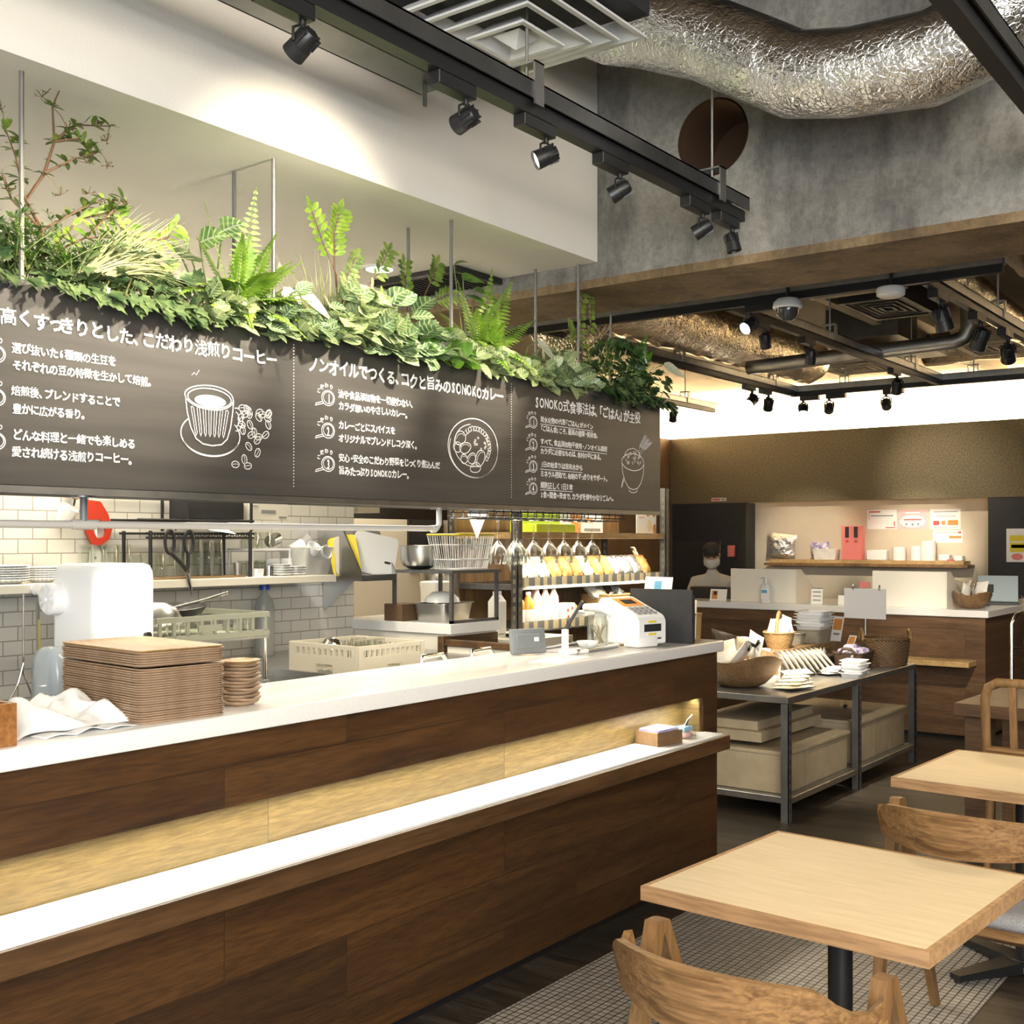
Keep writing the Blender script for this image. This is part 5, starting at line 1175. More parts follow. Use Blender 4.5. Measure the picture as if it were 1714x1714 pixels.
for y in (-.045, .045):
    b = NB(); box(b, -.0512, -.0502, y-.02, y+.02, .22, .33); part('window', b, 'black_matte', t, smooth=0)
    b = NB(); box(b, -.0512, -.0502, y-.016, y+.016, .17, .20); part('emblem', b, 'redprint', t, smooth=0)
for i, (y, w, h) in enumerate(((3.95, .20, .10), (3.74, .13, .13), (3.58, .10, .14), (3.46, .14, .19), (3.30, .10, .06), (3.17, .08, .05))):
    b = NB()
    if i in (1, 2, 3): lathe(b, [(0, 0), (w/2, 0), (w/2, h), (w/2-.004, h), (w/2-.006, .006), (0, .006)], 20)
    else: box(b, -.05, .05, -w/2, w/2, 0, h, .006)
    solo('white_jar' if i in (1, 2, 3) else 'white_box', b, 'white_plastic', ['wide white box right of the pink box', 'short white jar in the middle of the wall shelf', 'second white jar from the pink box', 'largest white jar on the wall shelf', 'low white box right of the largest jar', 'small white box at the right end of the wall shelf'][i], 'jar' if i in (1, 2, 3) else 'box', (11.33, y, ZS), 0, 'white containers on the wall shelf')
b = NB(); box(b, -.02, .02, -.03, .03, 0, .014); solo('red_stand', b, 'redprint', 'flat red holder lying near the right end of the wall shelf', 'holder', (11.28, 3.235, ZS), smooth=0)
def poster(name, label, x, y0, y1, z0, z1, mat, prints, group=None):
    t = thing(name, label, 'poster', (x, (y0+y1)/2, z0), 0, group); w = y1-y0; h = z1-z0
    b = NB(); box(b, -.002, 0, -w/2, w/2, 0, h); part('sheet', b, mat, t, smooth=0)
    for u0, u1, v0, v1, pm, pn in prints:
        b = NB()
        if pn.startswith('round'): lathe(b, [(0, 0), (.5, 0), (.5, .0006), (0, .0006)], 24, mat=Matrix.Translation((-.0021, w/2-(u0+u1)/2*w, (v0+v1)/2*h)) @ Matrix.Diagonal((1, (u1-u0)*w, (v1-v0)*h, 1)) @ Matrix.Rotation(-PI/2, 4, 'Y'))
        else: box(b, -.0028, -.0021, w/2-u1*w, w/2-u0*w, v0*h, v1*h)
        part(pn.replace('round_', ''), b, pm, t, smooth=0)
PG = 'notices on the niche wall'
poster('notice', 'left white notice with red scribbled border on the niche wall', 11.4395, 3.80, 4.095, 1.565, 1.757, 'paper', [(.06, .45, .86, .93, 'redprint', 'border_print'), (.62, .95, .05, .10, 'redprint', 'border_print'), (.05, .09, .5, .85, 'palepink', 'border_print'), (.9, .94, .15, .4, 'redprint', 'border_print'), (.12, .88, .66, .72, 'greyprint', 'text_print'), (.12, .88, .30, .31, 'palepink', 'text_print'), (.12, .88, .42, .43, 'palepink', 'text_print'), (.12, .88, .54, .55, 'palepink', 'text_print')], PG)
poster('notice', 'middle pink notice with a white oval on the niche wall', 11.4395, 3.505, 3.785, 1.565, 1.752, 'palepink', [(.05, .95, .08, .72, 'paper', 'round_oval_print'), (.2, .8, .45, .52, 'redprint', 'text_print'), (.25, .32, .2, .3, 'greyprint', 'picture_print'), (.46, .54, .18, .28, 'greyprint', 'picture_print'), (.66, .73, .2, .3, 'greyprint', 'picture_print'), (.25, .75, .82, .88, 'paper', 'heading_print')], PG)
poster('notice', 'upper right white notice with three red pictures on the niche wall', 11.4395, 3.19, 3.475, 1.56, 1.755, 'paper', [(.1, .3, .2, .42, 'redprint', 'picture_print'), (.38, .5, .22, .42, 'orange', 'picture_print'), (.58, .92, .2, .45, 'orange', 'picture_print'), (.12, .9, .84, .88, 'greyprint', 'heading_print'), (.2, .85, .62, .68, 'palepink', 'text_print'), (.1, .9, .06, .10, 'palepink', 'text_print')], PG)
poster('notice', 'lower right small white notice on the niche wall', 11.4395, 3.17, 3.45, 1.43, 1.55, 'paper', [(.1, .85, .78, .86, 'palepink', 'heading_print'), (.55, .95, .35, .55, 'orange', 'picture_print'), (.85, .95, .75, .9, 'redprint', 'emblem_print')], PG)
poster('yellow_poster', 'yellow poster on the charcoal wall at the right edge', 11.2095, 2.36, 2.72, 1.255, 1.56, 'paper', [(.08, .92, .62, .80, 'yellow', 'heading_print'), (.08, .92, .30, .58, 'yellow', 'panel_print'), (.12, .5, .42, .52, 'black_matte', 'arrow_print'), (.12, .4, .06, .26, 'pink', 'round_picture_print'), (.5, .78, .06, .26, 'palepink', 'round_picture_print')])
poster('warning_strip', 'thin red and white strip sign on the bottom of the far fascia', 11.1995, 5.53, 5.70, 1.872, 1.905, 'paper', [(.05, .6, .2, .8, 'redprint', 'text_print'), (.65, .95, .2, .8, 'greyprint', 'text_print')])
b = NB(); box(b, -.02, .02, -.035, .035, 0, .12, .002); solo('leaflet_holder', b, 'pink', 'small pink leaflet holder on the black wall beside the seated person', 'leaflet holder', (11.18, 5.46, 1.28), smooth=0)

# ---------------------------------------------------------------- seated person behind the cash desk
def skin_mesh(verts, edges, radii, root=0, sub=2):
    me = bpy.data.meshes.new('s'); me.from_pydata(verts, edges, []); o = bpy.data.objects.new('s', me); C.objects.link(o)
    sk = o.modifiers.new('skin', 'SKIN'); sk.use_smooth_shade = True
    if not me.skin_vertices: me.skin_vertices.new()
    for i, r in enumerate(radii):
        me.skin_vertices[0].data[i].radius = (r, r) if not isinstance(r, tuple) else r
        me.skin_vertices[0].data[i].use_root = (i == root)
    sb = o.modifiers.new('sub', 'SUBSURF'); sb.levels = sub; sb.render_levels = sub
    bpy.context.view_layer.update()
    m = bpy.data.meshes.new_from_object(o.evaluated_get(bpy.context.evaluated_depsgraph_get())); bpy.data.objects.remove(o)
    return m
def mesh_obj(name, m, mat, parent, label=None):
    m.name = name; m.materials.clear(); m.materials.append(M[mat])
    for p in m.polygons: p.use_smooth = True
    o = bpy.data.objects.new(name, m); C.objects.link(o); o.parent = parent
    if label: o['label'] = label
    return o
pr = thing('person', 'person in a white uniform, dark cap and face mask seated behind the cash desk', 'person', (10.28, 5.22, 0), math.radians(180+22))
# local: faces +x
V = [(0, 0, .50), (.02, 0, .68), (.03, 0, .86), (.04, 0, 1.04), (.06, 0, 1.12), (.075, 0, 1.20),
     (.04, .17, 1.045), (.04, -.17, 1.045), (.10, .235, .84), (.10, -.235, .84), (.30, .14, .78), (.30, -.14, .78),
     (.02, .10, .49), (.02, -.10, .49), (.40, .13, .50), (.40, -.13, .50), (.42, .13, .10), (.42, -.13, .10), (.52, .14, .04), (.52, -.14, .04)]
E_ = [(0, 1), (1, 2), (2, 3), (3, 4), (4, 5), (3, 6), (3, 7), (6, 8), (7, 9), (8, 10), (9, 11), (0, 12), (0, 13), (12, 14), (13, 15), (14, 16), (15, 17), (16, 18), (17, 19)]
rad = [.13, (.115, .14), (.12, .15), (.10, .12), .055, .052, .068, .068, .048, .048, .036, .036, .095, .095, .068, .068, .045, .045, .04, .04]
body = skin_mesh(V, E_, rad)
mesh_obj('body', body, 'whitecoat', pr)
hm = Matrix.Translation((.085, 0, 1.215)) @ Matrix.Rotation(.30, 4, 'Y')
b = NB(); lathe(b, [(0, -.03), (.045, -.025), (.062, .0), (.070, .04), (.076, .09), (.077, .125), (.070, .165), (.045, .195), (0, .207)], 28, sx=1.15, sy=.97)
for v in b.verts:
    if v.co.x > .03 and v.co.z < .05: v.co.x += .012
    d2 = (v.co.y**2)+(v.co.z-.075)**2
    if v.co.x > .05 and d2 < .0009: v.co.x += .018*(1-d2/.0009)
    for sy in (-1, 1):
        d3 = (v.co.y-sy*.031)**2+(v.co.z-.10)**2
        if v.co.x > .04 and d3 < .0005: v.co.x -= .006
bmesh.ops.transform(b, matrix=hm, verts=b.verts); hd = part('head', b, 'skin', pr, smooth=180)
for sy in (-1, 1):
    b = NB(); lathe(b, [(0, -.012), (.012, 0), (0, .012)], 10, mat=hm @ Matrix.Translation((.079, sy*.031, .105))); part('eye', b, 'black', hd)
    b = NB(); lathe(b, [(0, -.03), (.012, -.015), (.016, .008), (.008, .03), (0, .032)], 10, sx=1, sy=.5, mat=hm @ Matrix.Translation((.0, sy*.076, .09))); part('ear', b, 'skin', hd)
b = NB(); lathe(b, [(.058, -.012), (.080, .01), (.084, .05), (.076, .082)], 28, sx=1.2, sy=.98)
bmesh.ops.delete(b, geom=[f for f in b.faces if f.calc_center_median().x < .018], context='FACES')
for v in b.verts: v.co.x += .012*max(0, 1-abs(v.co.y)/.05)
bmesh.ops.transform(b, matrix=hm, verts=b.verts); part('face_mask', b, 'mask', pr, smooth=180)
b = NB(); lathe(b, [(.081, .128), (.085, .155), (.080, .185), (.052, .214), (0, .222)], 28, sx=1.16, sy=1.0); o = [(.06+.085*math.cos(a), .085*math.sin(a)) for a in [-1.2+2.4*k/10 for k in range(11)]]
prism(b, o+[(.05, .05), (.05, -.05)], 'z', .126, .131); bmesh.ops.transform(b, matrix=hm, verts=b.verts); part('cap', b, 'darkcap', pr, smooth=60)
b = NB(); lathe(b, [(.070, -.0), (.082, .05), (.083, .128), (.06, .128)], 24, sx=1.1, sy=1.0); bmesh.ops.delete(b, geom=[f for f in b.faces if f.calc_center_median().x > -.01], context='FACES'); bmesh.ops.transform(b, matrix=hm, verts=b.verts); part('hair', b, 'darkcap', pr, smooth=180)
b = NB(); box(b, .135, .165, -.085, .085, .52, 1.0, .01, 2); part('apron', b, 'apron', pr, smooth=60)
for sy in (-1, 1):
    hV = [(.30, sy*.14, .78), (.36, sy*.13, .765), (.40, sy*.125, .76)]; hE = [(0, 1), (1, 2)]; hr = [.024, (.020, .034), (.016, .032)]
    for k, (dy, L) in enumerate(((-.027, .060), (-.009, .072), (.009, .068), (.027, .052))):
        i0 = len(hV); hV += [(.415, sy*.125+dy, .762), (.415+L*.55, sy*.125+dy*1.1, .757), (.415+L, sy*.125+dy*1.15, .742)]; hE += [(2, i0), (i0, i0+1), (i0+1, i0+2)]; hr += [.0095, .0085, .007]
    i0 = len(hV); hV += [(.37, sy*.125-sy*.035, .765), (.40, sy*.125-sy*.055, .757), (.425, sy*.125-sy*.058, .750)]; hE += [(1, i0), (i0, i0+1), (i0+1, i0+2)]; hr += [.012, .010, .008]
    mesh_obj('hand', skin_mesh(hV, hE, hr, 1), 'skin', pr)
t = thing('stool', 'dark stool under the seated person behind the cash desk', 'stool', (10.28, 5.22, 0))
b = NB(); lathe(b, [(0, .34), (.17, .34), (.18, .36), (.17, .385), (0, .39)], 24); part('seat', b, 'black', t)
for k in range(4): a = PI/4+k*PI/2; b = NB(); cyl(b, (.17*math.cos(a), .17*math.sin(a), 0), (.12*math.cos(a), .12*math.sin(a), .345), .012, n=10); part('leg', b, 'black', t)

# ---------------------------------------------------------------- bread rack
rk = thing('bread_rack', 'tall dark slotted rack of bread and bottles behind the counter end', 'shelf rack', (0, 0, 0))
for x in (5.14, 6.80):
    for y, sg in ((3.80, 1), (4.30, -1)):
        b = NB(); box(b, x, x+.045, y, y+.004*sg, 0, 1.80); box(b, x, x+.004, y, y+.045*sg, 0, 1.80); lg = part('post', b, 'darksteel', rk, smooth=0)
        b = NB()
        for k in range(34): z = .06+k*.05; box(b, x+.014, x+.030, y-.0008*sg, y+.0005*sg, z, z+.026); box(b, x-.0008, x+.0005, y+.014*sg, y+.030*sg, z, z+.026)
        part('slot_pattern', b, pbr('slot_light', (.16, .14, .11), .6) if 'slot_light' not in bpy.data.materials else bpy.data.materials['slot_light'], lg, smooth=0)
for z, mt_, h in ((1.462, 'shelfwood', .036), (1.175, 'greysteel', .03), (.93, 'greysteel', .03), (.50, 'greysteel', .03), (.12, 'greysteel', .03)):
    b = NB(); box(b, 5.15, 6.84, 3.815, 4.285, z, z+h); part('shelf', b, mt_, rk, smooth=0)
b = NB(); box(b, 5.15, 6.84, 4.304, 4.312, .1, 1.80); part('back_panel', b, 'osb', rk, smooth=0)
for z in (1.205, .957):
    b = NB(); box(b, 5.19, 6.79, 3.808, 3.814, z-.02, z+.038); rl = part('price_rail', b, 'greyprint', rk, smooth=0)
    q = random.Random(int(z*10)); x = 5.21
    while x < 6.74: w_ = q.uniform(.035, .055); b = NB(); box(b, x, x+w_, 3.8055, 3.8075, z-.014, z+.036); part('price_tag', b, 'pricetag', rl, smooth=0); x += w_+q.uniform(.03, .075)
# bread bags on the middle shelf
bn = ['white paper bag', 'white paper bag', 'white paper bag', 'clear bag of rolls', 'clear bag of rolls', 'clear bag of rolls', 'white pouch', 'clear bag of rolls', 'dark topped bread bag', 'silver coffee bag', 'silver coffee bag', 'silver coffee bag', 'small snack bag']
for i, nme in enumerate(bn):
    x = 5.30+i*.118; mt_ = 'packet' if 'paper' in nme or 'pouch' in nme else ('bread' if 'rolls' in nme or 'dark' in nme or 'snack' in nme else 'silverbag')
    t = thing('bread_bag', '%s, %s bag from the left on the middle rack shelf' % (nme, nth_left(i)), 'bag', (x, 3.93, 1.215), 0, 'bags on the middle rack shelf')
    b = NB(); pillow(b, (0, 0, .075), .105, .16, .06, rotm(-.55, 0, .12), 200+i); part('bag', b, mt_, t, smooth=60)
    if mt_ == 'bread':
        b = NB(); pillow(b, (0, .055, .155), .10, .09, .02, rotm(-.5, 0, .2), 220+i); part('clear_top', b, 'film', t, smooth=60)
    else:
        b = NB(); box(b, -.03, .03, -.0345, -.0335, .03, .08, mat=Matrix.Translation((0, 0, .02)) @ rotm(-.55, 0, .12)); part('bag_label', b, 'paper' if mt_ == 'silverbag' else 'pricetag', t, smooth=0)
# bottles on the lower shelf
def bottle(label, loc, r, h, mat, cap, group):
    t = thing('juice_bottle', label, 'bottle', loc, 0, group)
    b = NB(); lathe(b, [(0, 0), (r*.95, 0), (r, .008), (r, h*.62), (r*.92, h*.72), (r*.42, h*.86), (r*.42, h*.93), (0, h*.93)], 20); part('body', b, mat, t)
    b = NB(); lathe(b, [(r*.45, h*.90), (r*.48, h*.90), (r*.48, h), (0, h)], 16); part('cap', b, cap, t)
    b = NB(); lathe(b, [(r*1.01, h*.12), (r*1.015, h*.12), (r*1.015, h*.5), (r*1.01, h*.5)], 20); part('paper_label', b, 'paper', t)
BG = 'juice bottles on the lower rack shelf'
bottle('left amber juice bottle beside the rack post', (5.245, 3.87, .9605), .034, .20, 'bottle', 'paper', BG)
bottle('right amber juice bottle beside the pink bottles', (5.335, 3.87, .9605), .034, .20, 'bottle', 'paper', BG)
for i, (x, y, l) in enumerate(((5.42, 3.87, 'pink bottle at the front left of the bottle group'), (5.50, 3.95, 'pink bottle at the back of the bottle group'), (5.505, 3.87, 'pink bottle in the middle of the bottle group'), (5.59, 3.87, 'pink bottle at the right of the bottle group'))):
    bottle(l, (x, y, .9605), .031, .225, 'bottle_pink', 'paper', BG)
t = thing('milk_carton', 'white gable top milk carton left of the rack post', 'carton', (4.955, 3.80, .952))
b = NB(); loft(b, [[(-.035, -.035, 0), (.035, -.035, 0), (.035, .035, 0), (-.035, .035, 0)], [(-.035, -.035, .17), (.035, -.035, .17), (.035, .035, .17), (-.035, .035, .17)], [(-.035, -.003, .205), (.035, -.003, .205), (.035, .003, .205), (-.035, .003, .205)], [(-.035, -.002, .225), (.035, -.002, .225), (.035, .002, .225), (-.035, .002, .225)]]); part('body', b, 'paper', t, smooth=0)
b = NB(); lathe(b, [(0, 0), (.012, 0), (.012, .012), (0, .012)], 12, (-.02, -.02, .185)); part('cap', b, 'paper', t)
b = NB(); box(b, 4.68, 5.12, 3.45, 4.35, 0, .905); box(b, 4.66, 5.12, 3.42, 4.36, .906, .95); solo('sink_cabinet', b, 'tilegrout', 'low white cabinet with a small steel sink left of the bread rack', 'cabinet', smooth=0)
b = NB(); lathe(b, [(0, .001), (.11, .001), (.135, .006), (.15, .004), (.15, 0), (0, 0)], 28, sx=1.1, sy=.8); solo('sink_bowl', b, 'chrome', 'small round steel sink set in the low white cabinet', 'sink', (4.90, 3.60, .951))
t = thing('cup_carton', 'white carton printed with small red pictures on the lower rack shelf', 'carton', (5.70, 3.86, .9605))
b = NB(); box(b, -.05, .05, -.035, .035, 0, .12, .002); part('carton', b, 'paper', t, smooth=0)
for x, z in ((-.025, .08), (.02, .09), (-.02, .04), (.025, .045)): b = NB(); lathe(b, [(0, 0), (.010, 0), (.010, .0008), (0, .0008)], 10, mat=Matrix.Translation((x, -.0352, z)) @ Matrix.Rotation(PI/2, 4, 'X')); part('picture_print', b, 'redprint', t)
for i, (x, sc_, l) in enumerate(((5.80, 1, 'round golden loaf behind the printed carton'), (5.93, .9, 'golden loaf beside the white paper bread tray'))):
    b = NB(); blob(b, (0, 0, .055), (.17*sc_, .14, .11), i+50, .06); solo('bread_loaf', b, 'bread', l, 'bread', (x, 4.02, .9605), 0, 'loaves on the lower rack shelf', smooth=180)
food_tray_stack(3, (5.92, 3.87, .9605), .16, 'on the lower rack shelf', 'white trays on the lower rack shelf')
basket('bread_basket', 'brown wicker basket of bagged bread on the lower rack shelf', (6.36, 4.0, .9605), .34, .26, .145, 'wicker_light', None, .4)
for i, (x, l, mt_) in enumerate(((6.24, 'white bag at the left of the bread basket', 'packet'), (6.36, 'clear bag in the middle of the bread basket', 'film'), (6.47, 'silver bag at the right of the bread basket', 'silverbag'))):
    b = NB(); pillow(b, (0, 0, 0), .17, .15, .08, rotm(-.9, .2, .2*i), 240+i); solo('bagged_bread', b, mt_, l, 'bag', (x, 4.0, .9605+.165), 0, 'bags in the bread basket')
# cards and boxes on the top shelf
ZP = 1.4985
b = NB(); box(b, -.19, .19, -.05, .05, 0, .20, .002); solo('lime_box', b, 'lime', 'bright lime green box on the top rack shelf', 'box', (5.66, 4.05, ZP), smooth=0)
b = NB(); box(b, -.20, .20, -.05, .05, 0, .05, .002); solo('lime_box', b, 'lime', 'flat lime green box in front of the taller lime box', 'box', (5.62, 3.92, ZP), smooth=0)
def front_poster(name, label, loc, w, h, mat, prints, group=None):
    t = thing(name, label, 'poster', loc, 0, group)
    b = NB(); box(b, -w/2, w/2, 0, .003, 0, h); part('sheet', b, mat, t, smooth=0)
    for u0, u1, v0, v1, pm, pn in prints:
        b = NB()
        if pn.startswith('round'): lathe(b, [(0, 0), (.5, 0), (.5, .0006), (0, .0006)], 24, mat=Matrix.Translation((-w/2+(u0+u1)/2*w, -.0001, (v0+v1)/2*h)) @ Matrix.Diagonal(((u1-u0)*w, 1, (v1-v0)*h, 1)) @ Matrix.Rotation(PI/2, 4, 'X'))
        else: box(b, -w/2+u0*w, -w/2+u1*w, -.0007, -.0001, v0*h, v1*h)
        part(pn.replace('round_', ''), b, pm, t, smooth=0)
front_poster('product_poster', 'white poster with a tan block on the top rack shelf', (6.12, 4.06, ZP), .62, .22, 'paper', [(.40, .58, .0, .95, 'orange', 'photo_print'), (.64, .95, .05, .14, 'greyprint', 'text_print'), (.66, .80, .3, .42, 'orange', 'photo_print')])
b = NB(); box(b, -.15, .15, 0, .02, 0, .21, .002); solo('wooden_board', b, 'osb', 'brown wooden board standing between posters on the top rack shelf', 'board', (6.53, 4.09, ZP), smooth=0)
front_poster('soup_poster', 'white poster with four round orange dishes at the right end of the top rack shelf', (6.72, 3.90, ZP), .26, .20, 'paper', [(.45, .70, .55, .98, 'orange', 'round_dish_print'), (.78, .99, .55, .98, 'orange', 'round_dish_print'), (.52, .78, .06, .46, 'pricetag', 'round_dish_print'), (.82, .99, .0, .32, 'orange', 'round_dish_print'), (.1, .4, .75, .82, 'greyprint', 'text_print'), (.1, .4, .5, .56, 'palepink', 'text_print')])

# ---------------------------------------------------------------- things on the counter top
ZK = 1.0203
def tray_mesh(w, d, r, h):
    b = NB(); o = rrect(w, d, r, 4)
    loft(b, [[(x*f, y*g, z) for x, y in o] for f, g, z in ((1-.010/w, 1-.010/d, 0), (1, 1, h*.75), (1, 1, h), (1-.012/w, 1-.012/d, h), (1-.034/w, 1-.034/d, .0018))]); return b
NT = 30; first = None; rq = random.Random(2)
for k in range(NT):
    z = ZK+k*.00565+(.004 if k > 22 else 0); lab = '%s flat wooden serving tray of the tall square stack on the counter' % ORD[NT-1-k]
    if k == NT-1 or first is None:
        b = tray_mesh(.237, .392, .022, .0055); o = solo('serving_tray', b, 'tray_edge' if k < NT-1 else 'tray', lab, 'tray', group='serving trays stacked on the counter', smooth=30)
        if first is None: first = o
    else:
        o = first.copy(); C.objects.link(o); o['label'] = lab
    o.location = (1.772+rq.uniform(-.002, .002), 2.481+rq.uniform(-.002, .002), z); o.rotation_euler = (0, 0, math.radians(-5.5+rq.uniform(-.5, .5)))
first = None; ND = 13
for k in range(ND):
    lab = '%s small rounded wooden dish of the stack beside the serving trays' % ORD[ND-1-k]
    if k in (0, ND-1):
        b = NB(); o_ = rrect(.100, .092, .034, 6); loft(b, [[(x*f, y*f, z) for x, y in o_] for f, z in ((.62, 0), (.92, .007), (1.0, .013), (.965, .0135), (.86, .008), (.55, .0025))])
        o = solo('wooden_dish', b, 'tray' if k == ND-1 else 'tray_edge', lab, 'dish', group='small wooden dishes stacked on the counter', smooth=60)
        if first is None: first = o
    else: o = first.copy(); C.objects.link(o); o['label'] = lab
    o.location = (2.005+.004*math.sin(k*1.9), 2.385+.004*math.cos(k*2.3), ZK+k*.0088); o.rotation_euler = (0, 0, .3+.25*math.sin(k*2.1))
# folded white cloths
b = NB(); g = {}; nx, ny = 36, 26
for i in range(nx+1):
    for j in range(ny+1):
        u, v = i/nx, j/ny
        x = 1.345+u*.33+.012*math.sin(v*9+1); y = 2.335+v*.27+.014*math.sin(u*11)+.02*u*(1-v)
        e = min(1, 7*u)*min(1, 5*(1-u))*min(1, 6*v+.15)*min(1, 6*(1-v)+.1)
        z = ZK+.004+e*(.040+.020*math.sin(u*7+v*3)+.012*math.sin(v*14-u*9)+.006*math.sin(u*31+v*17)+.014*math.sin(u*15+v*22)*.5)
        g[i, j] = b.verts.new((x, y, max(ZK+.002, z)))
for i in range(nx):
    for j in range(ny): b.faces.new((g[i, j], g[i+1, j], g[i+1, j+1], g[i, j+1]))
o = solo('white_cloth', b, 'cloth', 'crumpled white cloth lying between the wooden box and the trays', 'cloth', smooth=180)
sm = o.modifiers.new('thick', 'SOLIDIFY'); sm.thickness = .004; sm.offset = -1
b = NB(); g = {}
for i in range(21):
    for j in range(9):
        u, v = i/20, j/8; g[i, j] = b.verts.new((1.40+u*.24, 2.302+v*.06+.006*math.sin(u*14), ZK+.0025+.010*abs(math.sin(u*9+.5))*min(1, 3*u)*min(1, 3*(1-u))*(1-v*.3)))
for i in range(20):
    for j in range(8): b.faces.new((g[i, j], g[i+1, j], g[i+1, j+1], g[i, j+1]))
o = solo('white_cloth', b, 'cloth', 'flat hemmed edge of a white cloth at the front of the crumpled one', 'cloth', smooth=180)
sm = o.modifiers.new('thick', 'SOLIDIFY'); sm.thickness = .002; sm.offset = -1
t = thing('wooden_box', 'varnished wooden box at the left end of the counter, cut by the frame', 'box', (1.215, 2.385, ZK))
M['varnish'] = wood('varnished_box_wood', (.24, .095, .025), (.42, .19, .06), 'Y', ring=6)
b = NB(); box(b, -.11, .11, -.10, -.088, 0, .09); box(b, -.11, .11, .088, .10, 0, .09); box(b, -.11, -.098, -.0875, .0875, 0, .09); box(b, .098, .11, -.0875, .0875, 0, .09); box(b, -.097, .097, -.087, .087, 0, .01); part('body', b, 'varnish', t, smooth=0)
b = NB()
for y in (-.09, .09):
    for z in (.02, .07): lathe(b, [(0, 0), (.003, 0), (.003, .0006), (0, .0006)], 8, mat=Matrix.Translation((.1101, y*.95, z)) @ Matrix.Rotation(PI/2, 4, 'Y'))
part('dowels', b, 'bark', t)
# terminal with printer
t = thing('payment_terminal', 'white payment terminal with keypad and orange rimmed screen on the counter', 'terminal', (4.13, 2.48, ZK), math.radians(-12))
pf = [(-.13, .01), (-.13, .105), (-.118, .125), (.055, .195), (.085, .192), (.115, .15), (.125, .09), (.125, .01)]
b = NB(); prism(b, pf, 'x', -.085, .085, .006); part('body', b, 'white_plastic', t, smooth=30)
b = NB(); box(b, -.09, .03, -.135, -.05, 0, .045, .008, 2); part('base', b, 'white_plastic', t)
sl = math.atan2(.07, .173)
def top_m(y): return Matrix.Translation((0, y, .125+(y+.118)*.07/.173+.0012)) @ Matrix.Rotation(sl, 4, 'X')
b = NB(); box(b, -.062, .062, -.038, .038, -.001, .0012, mat=top_m(.005)); sc = part('screen_bezel', b, 'orange', t, smooth=0)
b = NB(); box(b, -.035, .035, -.020, .020, .0013, .0022, mat=top_m(.005)); part('screen', b, 'black_matte', sc, smooth=0)
b = NB()
for i in range(4):
    for j in range(3): box(b, -.058+i*.031, -.036+i*.031, -.008, .008, 0, .004, mat=top_m(-.105+j*.022+.008))
part('keypad', b, 'greyprint', t, smooth=0)
b = NB(); box(b, -.05, .05, -.1325, -.1305, .062, .092, .0); box(b, -.05, .05, -.1325, -.1305, .03, .036); part('paper_slot', b, 'black_matte', t, smooth=0)
b = NB(); box(b, -.025, .02, -.1325, -.1306, .098, .106); box(b, -.025, .02, -.1325, -.1306, .048, .056); part('sticker', b, 'yellow', t, smooth=0)
b = NB(); tube(b, [(-.088, .02, .135), (-.096, .06, .15), (-.096, .16, .15), (-.05, .185, .148), (.05, .185, .148), (.09, .16, .15)], .013, 10, flat=1.3); part('handle', b, 'white_plastic', t)
# black folder standing along y
b = NB(); box(b, -.004, .004, -.145, .145, 0, .225, .001); box(b, .03, .034, -.14, .14, 0, .20); box(b, .004, .03, .130, .138, 0, .18)
solo('menu_stand', b, 'black_matte', 'black menu panel standing on edge near the counter end', 'panel', (4.30, 2.425, ZK), math.radians(3), smooth=0)
card('wireless_card', 'white card with a blue wireless symbol rising behind the black panel', (4.41, 2.53, ZK), .15, .275, 'paper', -.15, .18, .003, [(.36, .62, .80, .93, 'blue', 'symbol_ground'), (.44, .54, .82, .83, 'paper', 'symbol_print'), (.42, .56, .85, .86, 'paper', 'symbol_print'), (.40, .58, .88, .89, 'paper', 'symbol_print')])
basket('napkin_basket', 'tall woven box at the end of the counter beside the black panel', (4.43, 2.40, ZK), .11, .15, .115, 'wicker_light', None, .12, None, 0, .95)
card('leaf_card', 'pale card with two dark leaf shapes above the woven box', (4.43, 2.375, ZK+.012), .11, .165, 'pricetag', -.3, .05, .003, [(.2, .42, .66, .96, 'black_matte', 'round_leaf_print'), (.55, .78, .66, .96, 'black_matte', 'round_leaf_print')])
# jar
t = thing('glass_jar', 'clear glass jar of wooden sticks beside the payment terminal', 'jar', (3.885, 2.475, ZK+.016))
b = NB(); lathe(b, [(0, 0), (.040, 0), (.043, .006), (.043, .095), (.036, .108), (.038, .118), (.036, .118), (.034, .108), (.041, .094), (.041, .007), (0, .004)], 28); part('jar', b, 'glass', t)
q = random.Random(3)
for i in range(12): a = q.random()*6; b = NB(); cyl(b, (.022*math.cos(a), .022*math.sin(a), .01), (.03*math.cos(a+2.4), .03*math.sin(a+2.4), .065+q.random()*.02), .0022, n=6); part('stick', b, 'crate', t)
b = NB(); lathe(b, [(0, 0), (.03, 0), (.042, .016), (.042, .022), (.034, .022), (0, .008)], 24); solo('white_dish', b, 'white_plastic', 'small white dish in front of the glass jar', 'dish', (3.80, 2.47, ZK+.016))
t = thing('tablet', 'black tablet tilted on a slim stand behind the glass jar', 'tablet', (3.93, 2.63, ZK), math.radians(33))
b = NB(); box(b, -.085, .085, -.005, .005, 0, .15, .002, mat=Matrix.Translation((0, .035, .055)) @ rotm(.55, 0, 0)); part('screen', b, 'black', t, smooth=0)
b = NB(); tube(b, [(0, .012, .10), (0, .035, .05), (0, .0, .004)], .006, 8); box(b, -.05, .05, -.05, .05, 0, .006); part('stand', b, 'black', t)
t = thing('utensil_tray', 'long low steel tray with two raised rims beside the terminal', 'tray', (3.83, 2.53, ZK), math.radians(4))
b = NB(); box(b, -.18, .16, -.095, .095, 0, .004); part('bottom', b, 'greyprint', t, smooth=0)
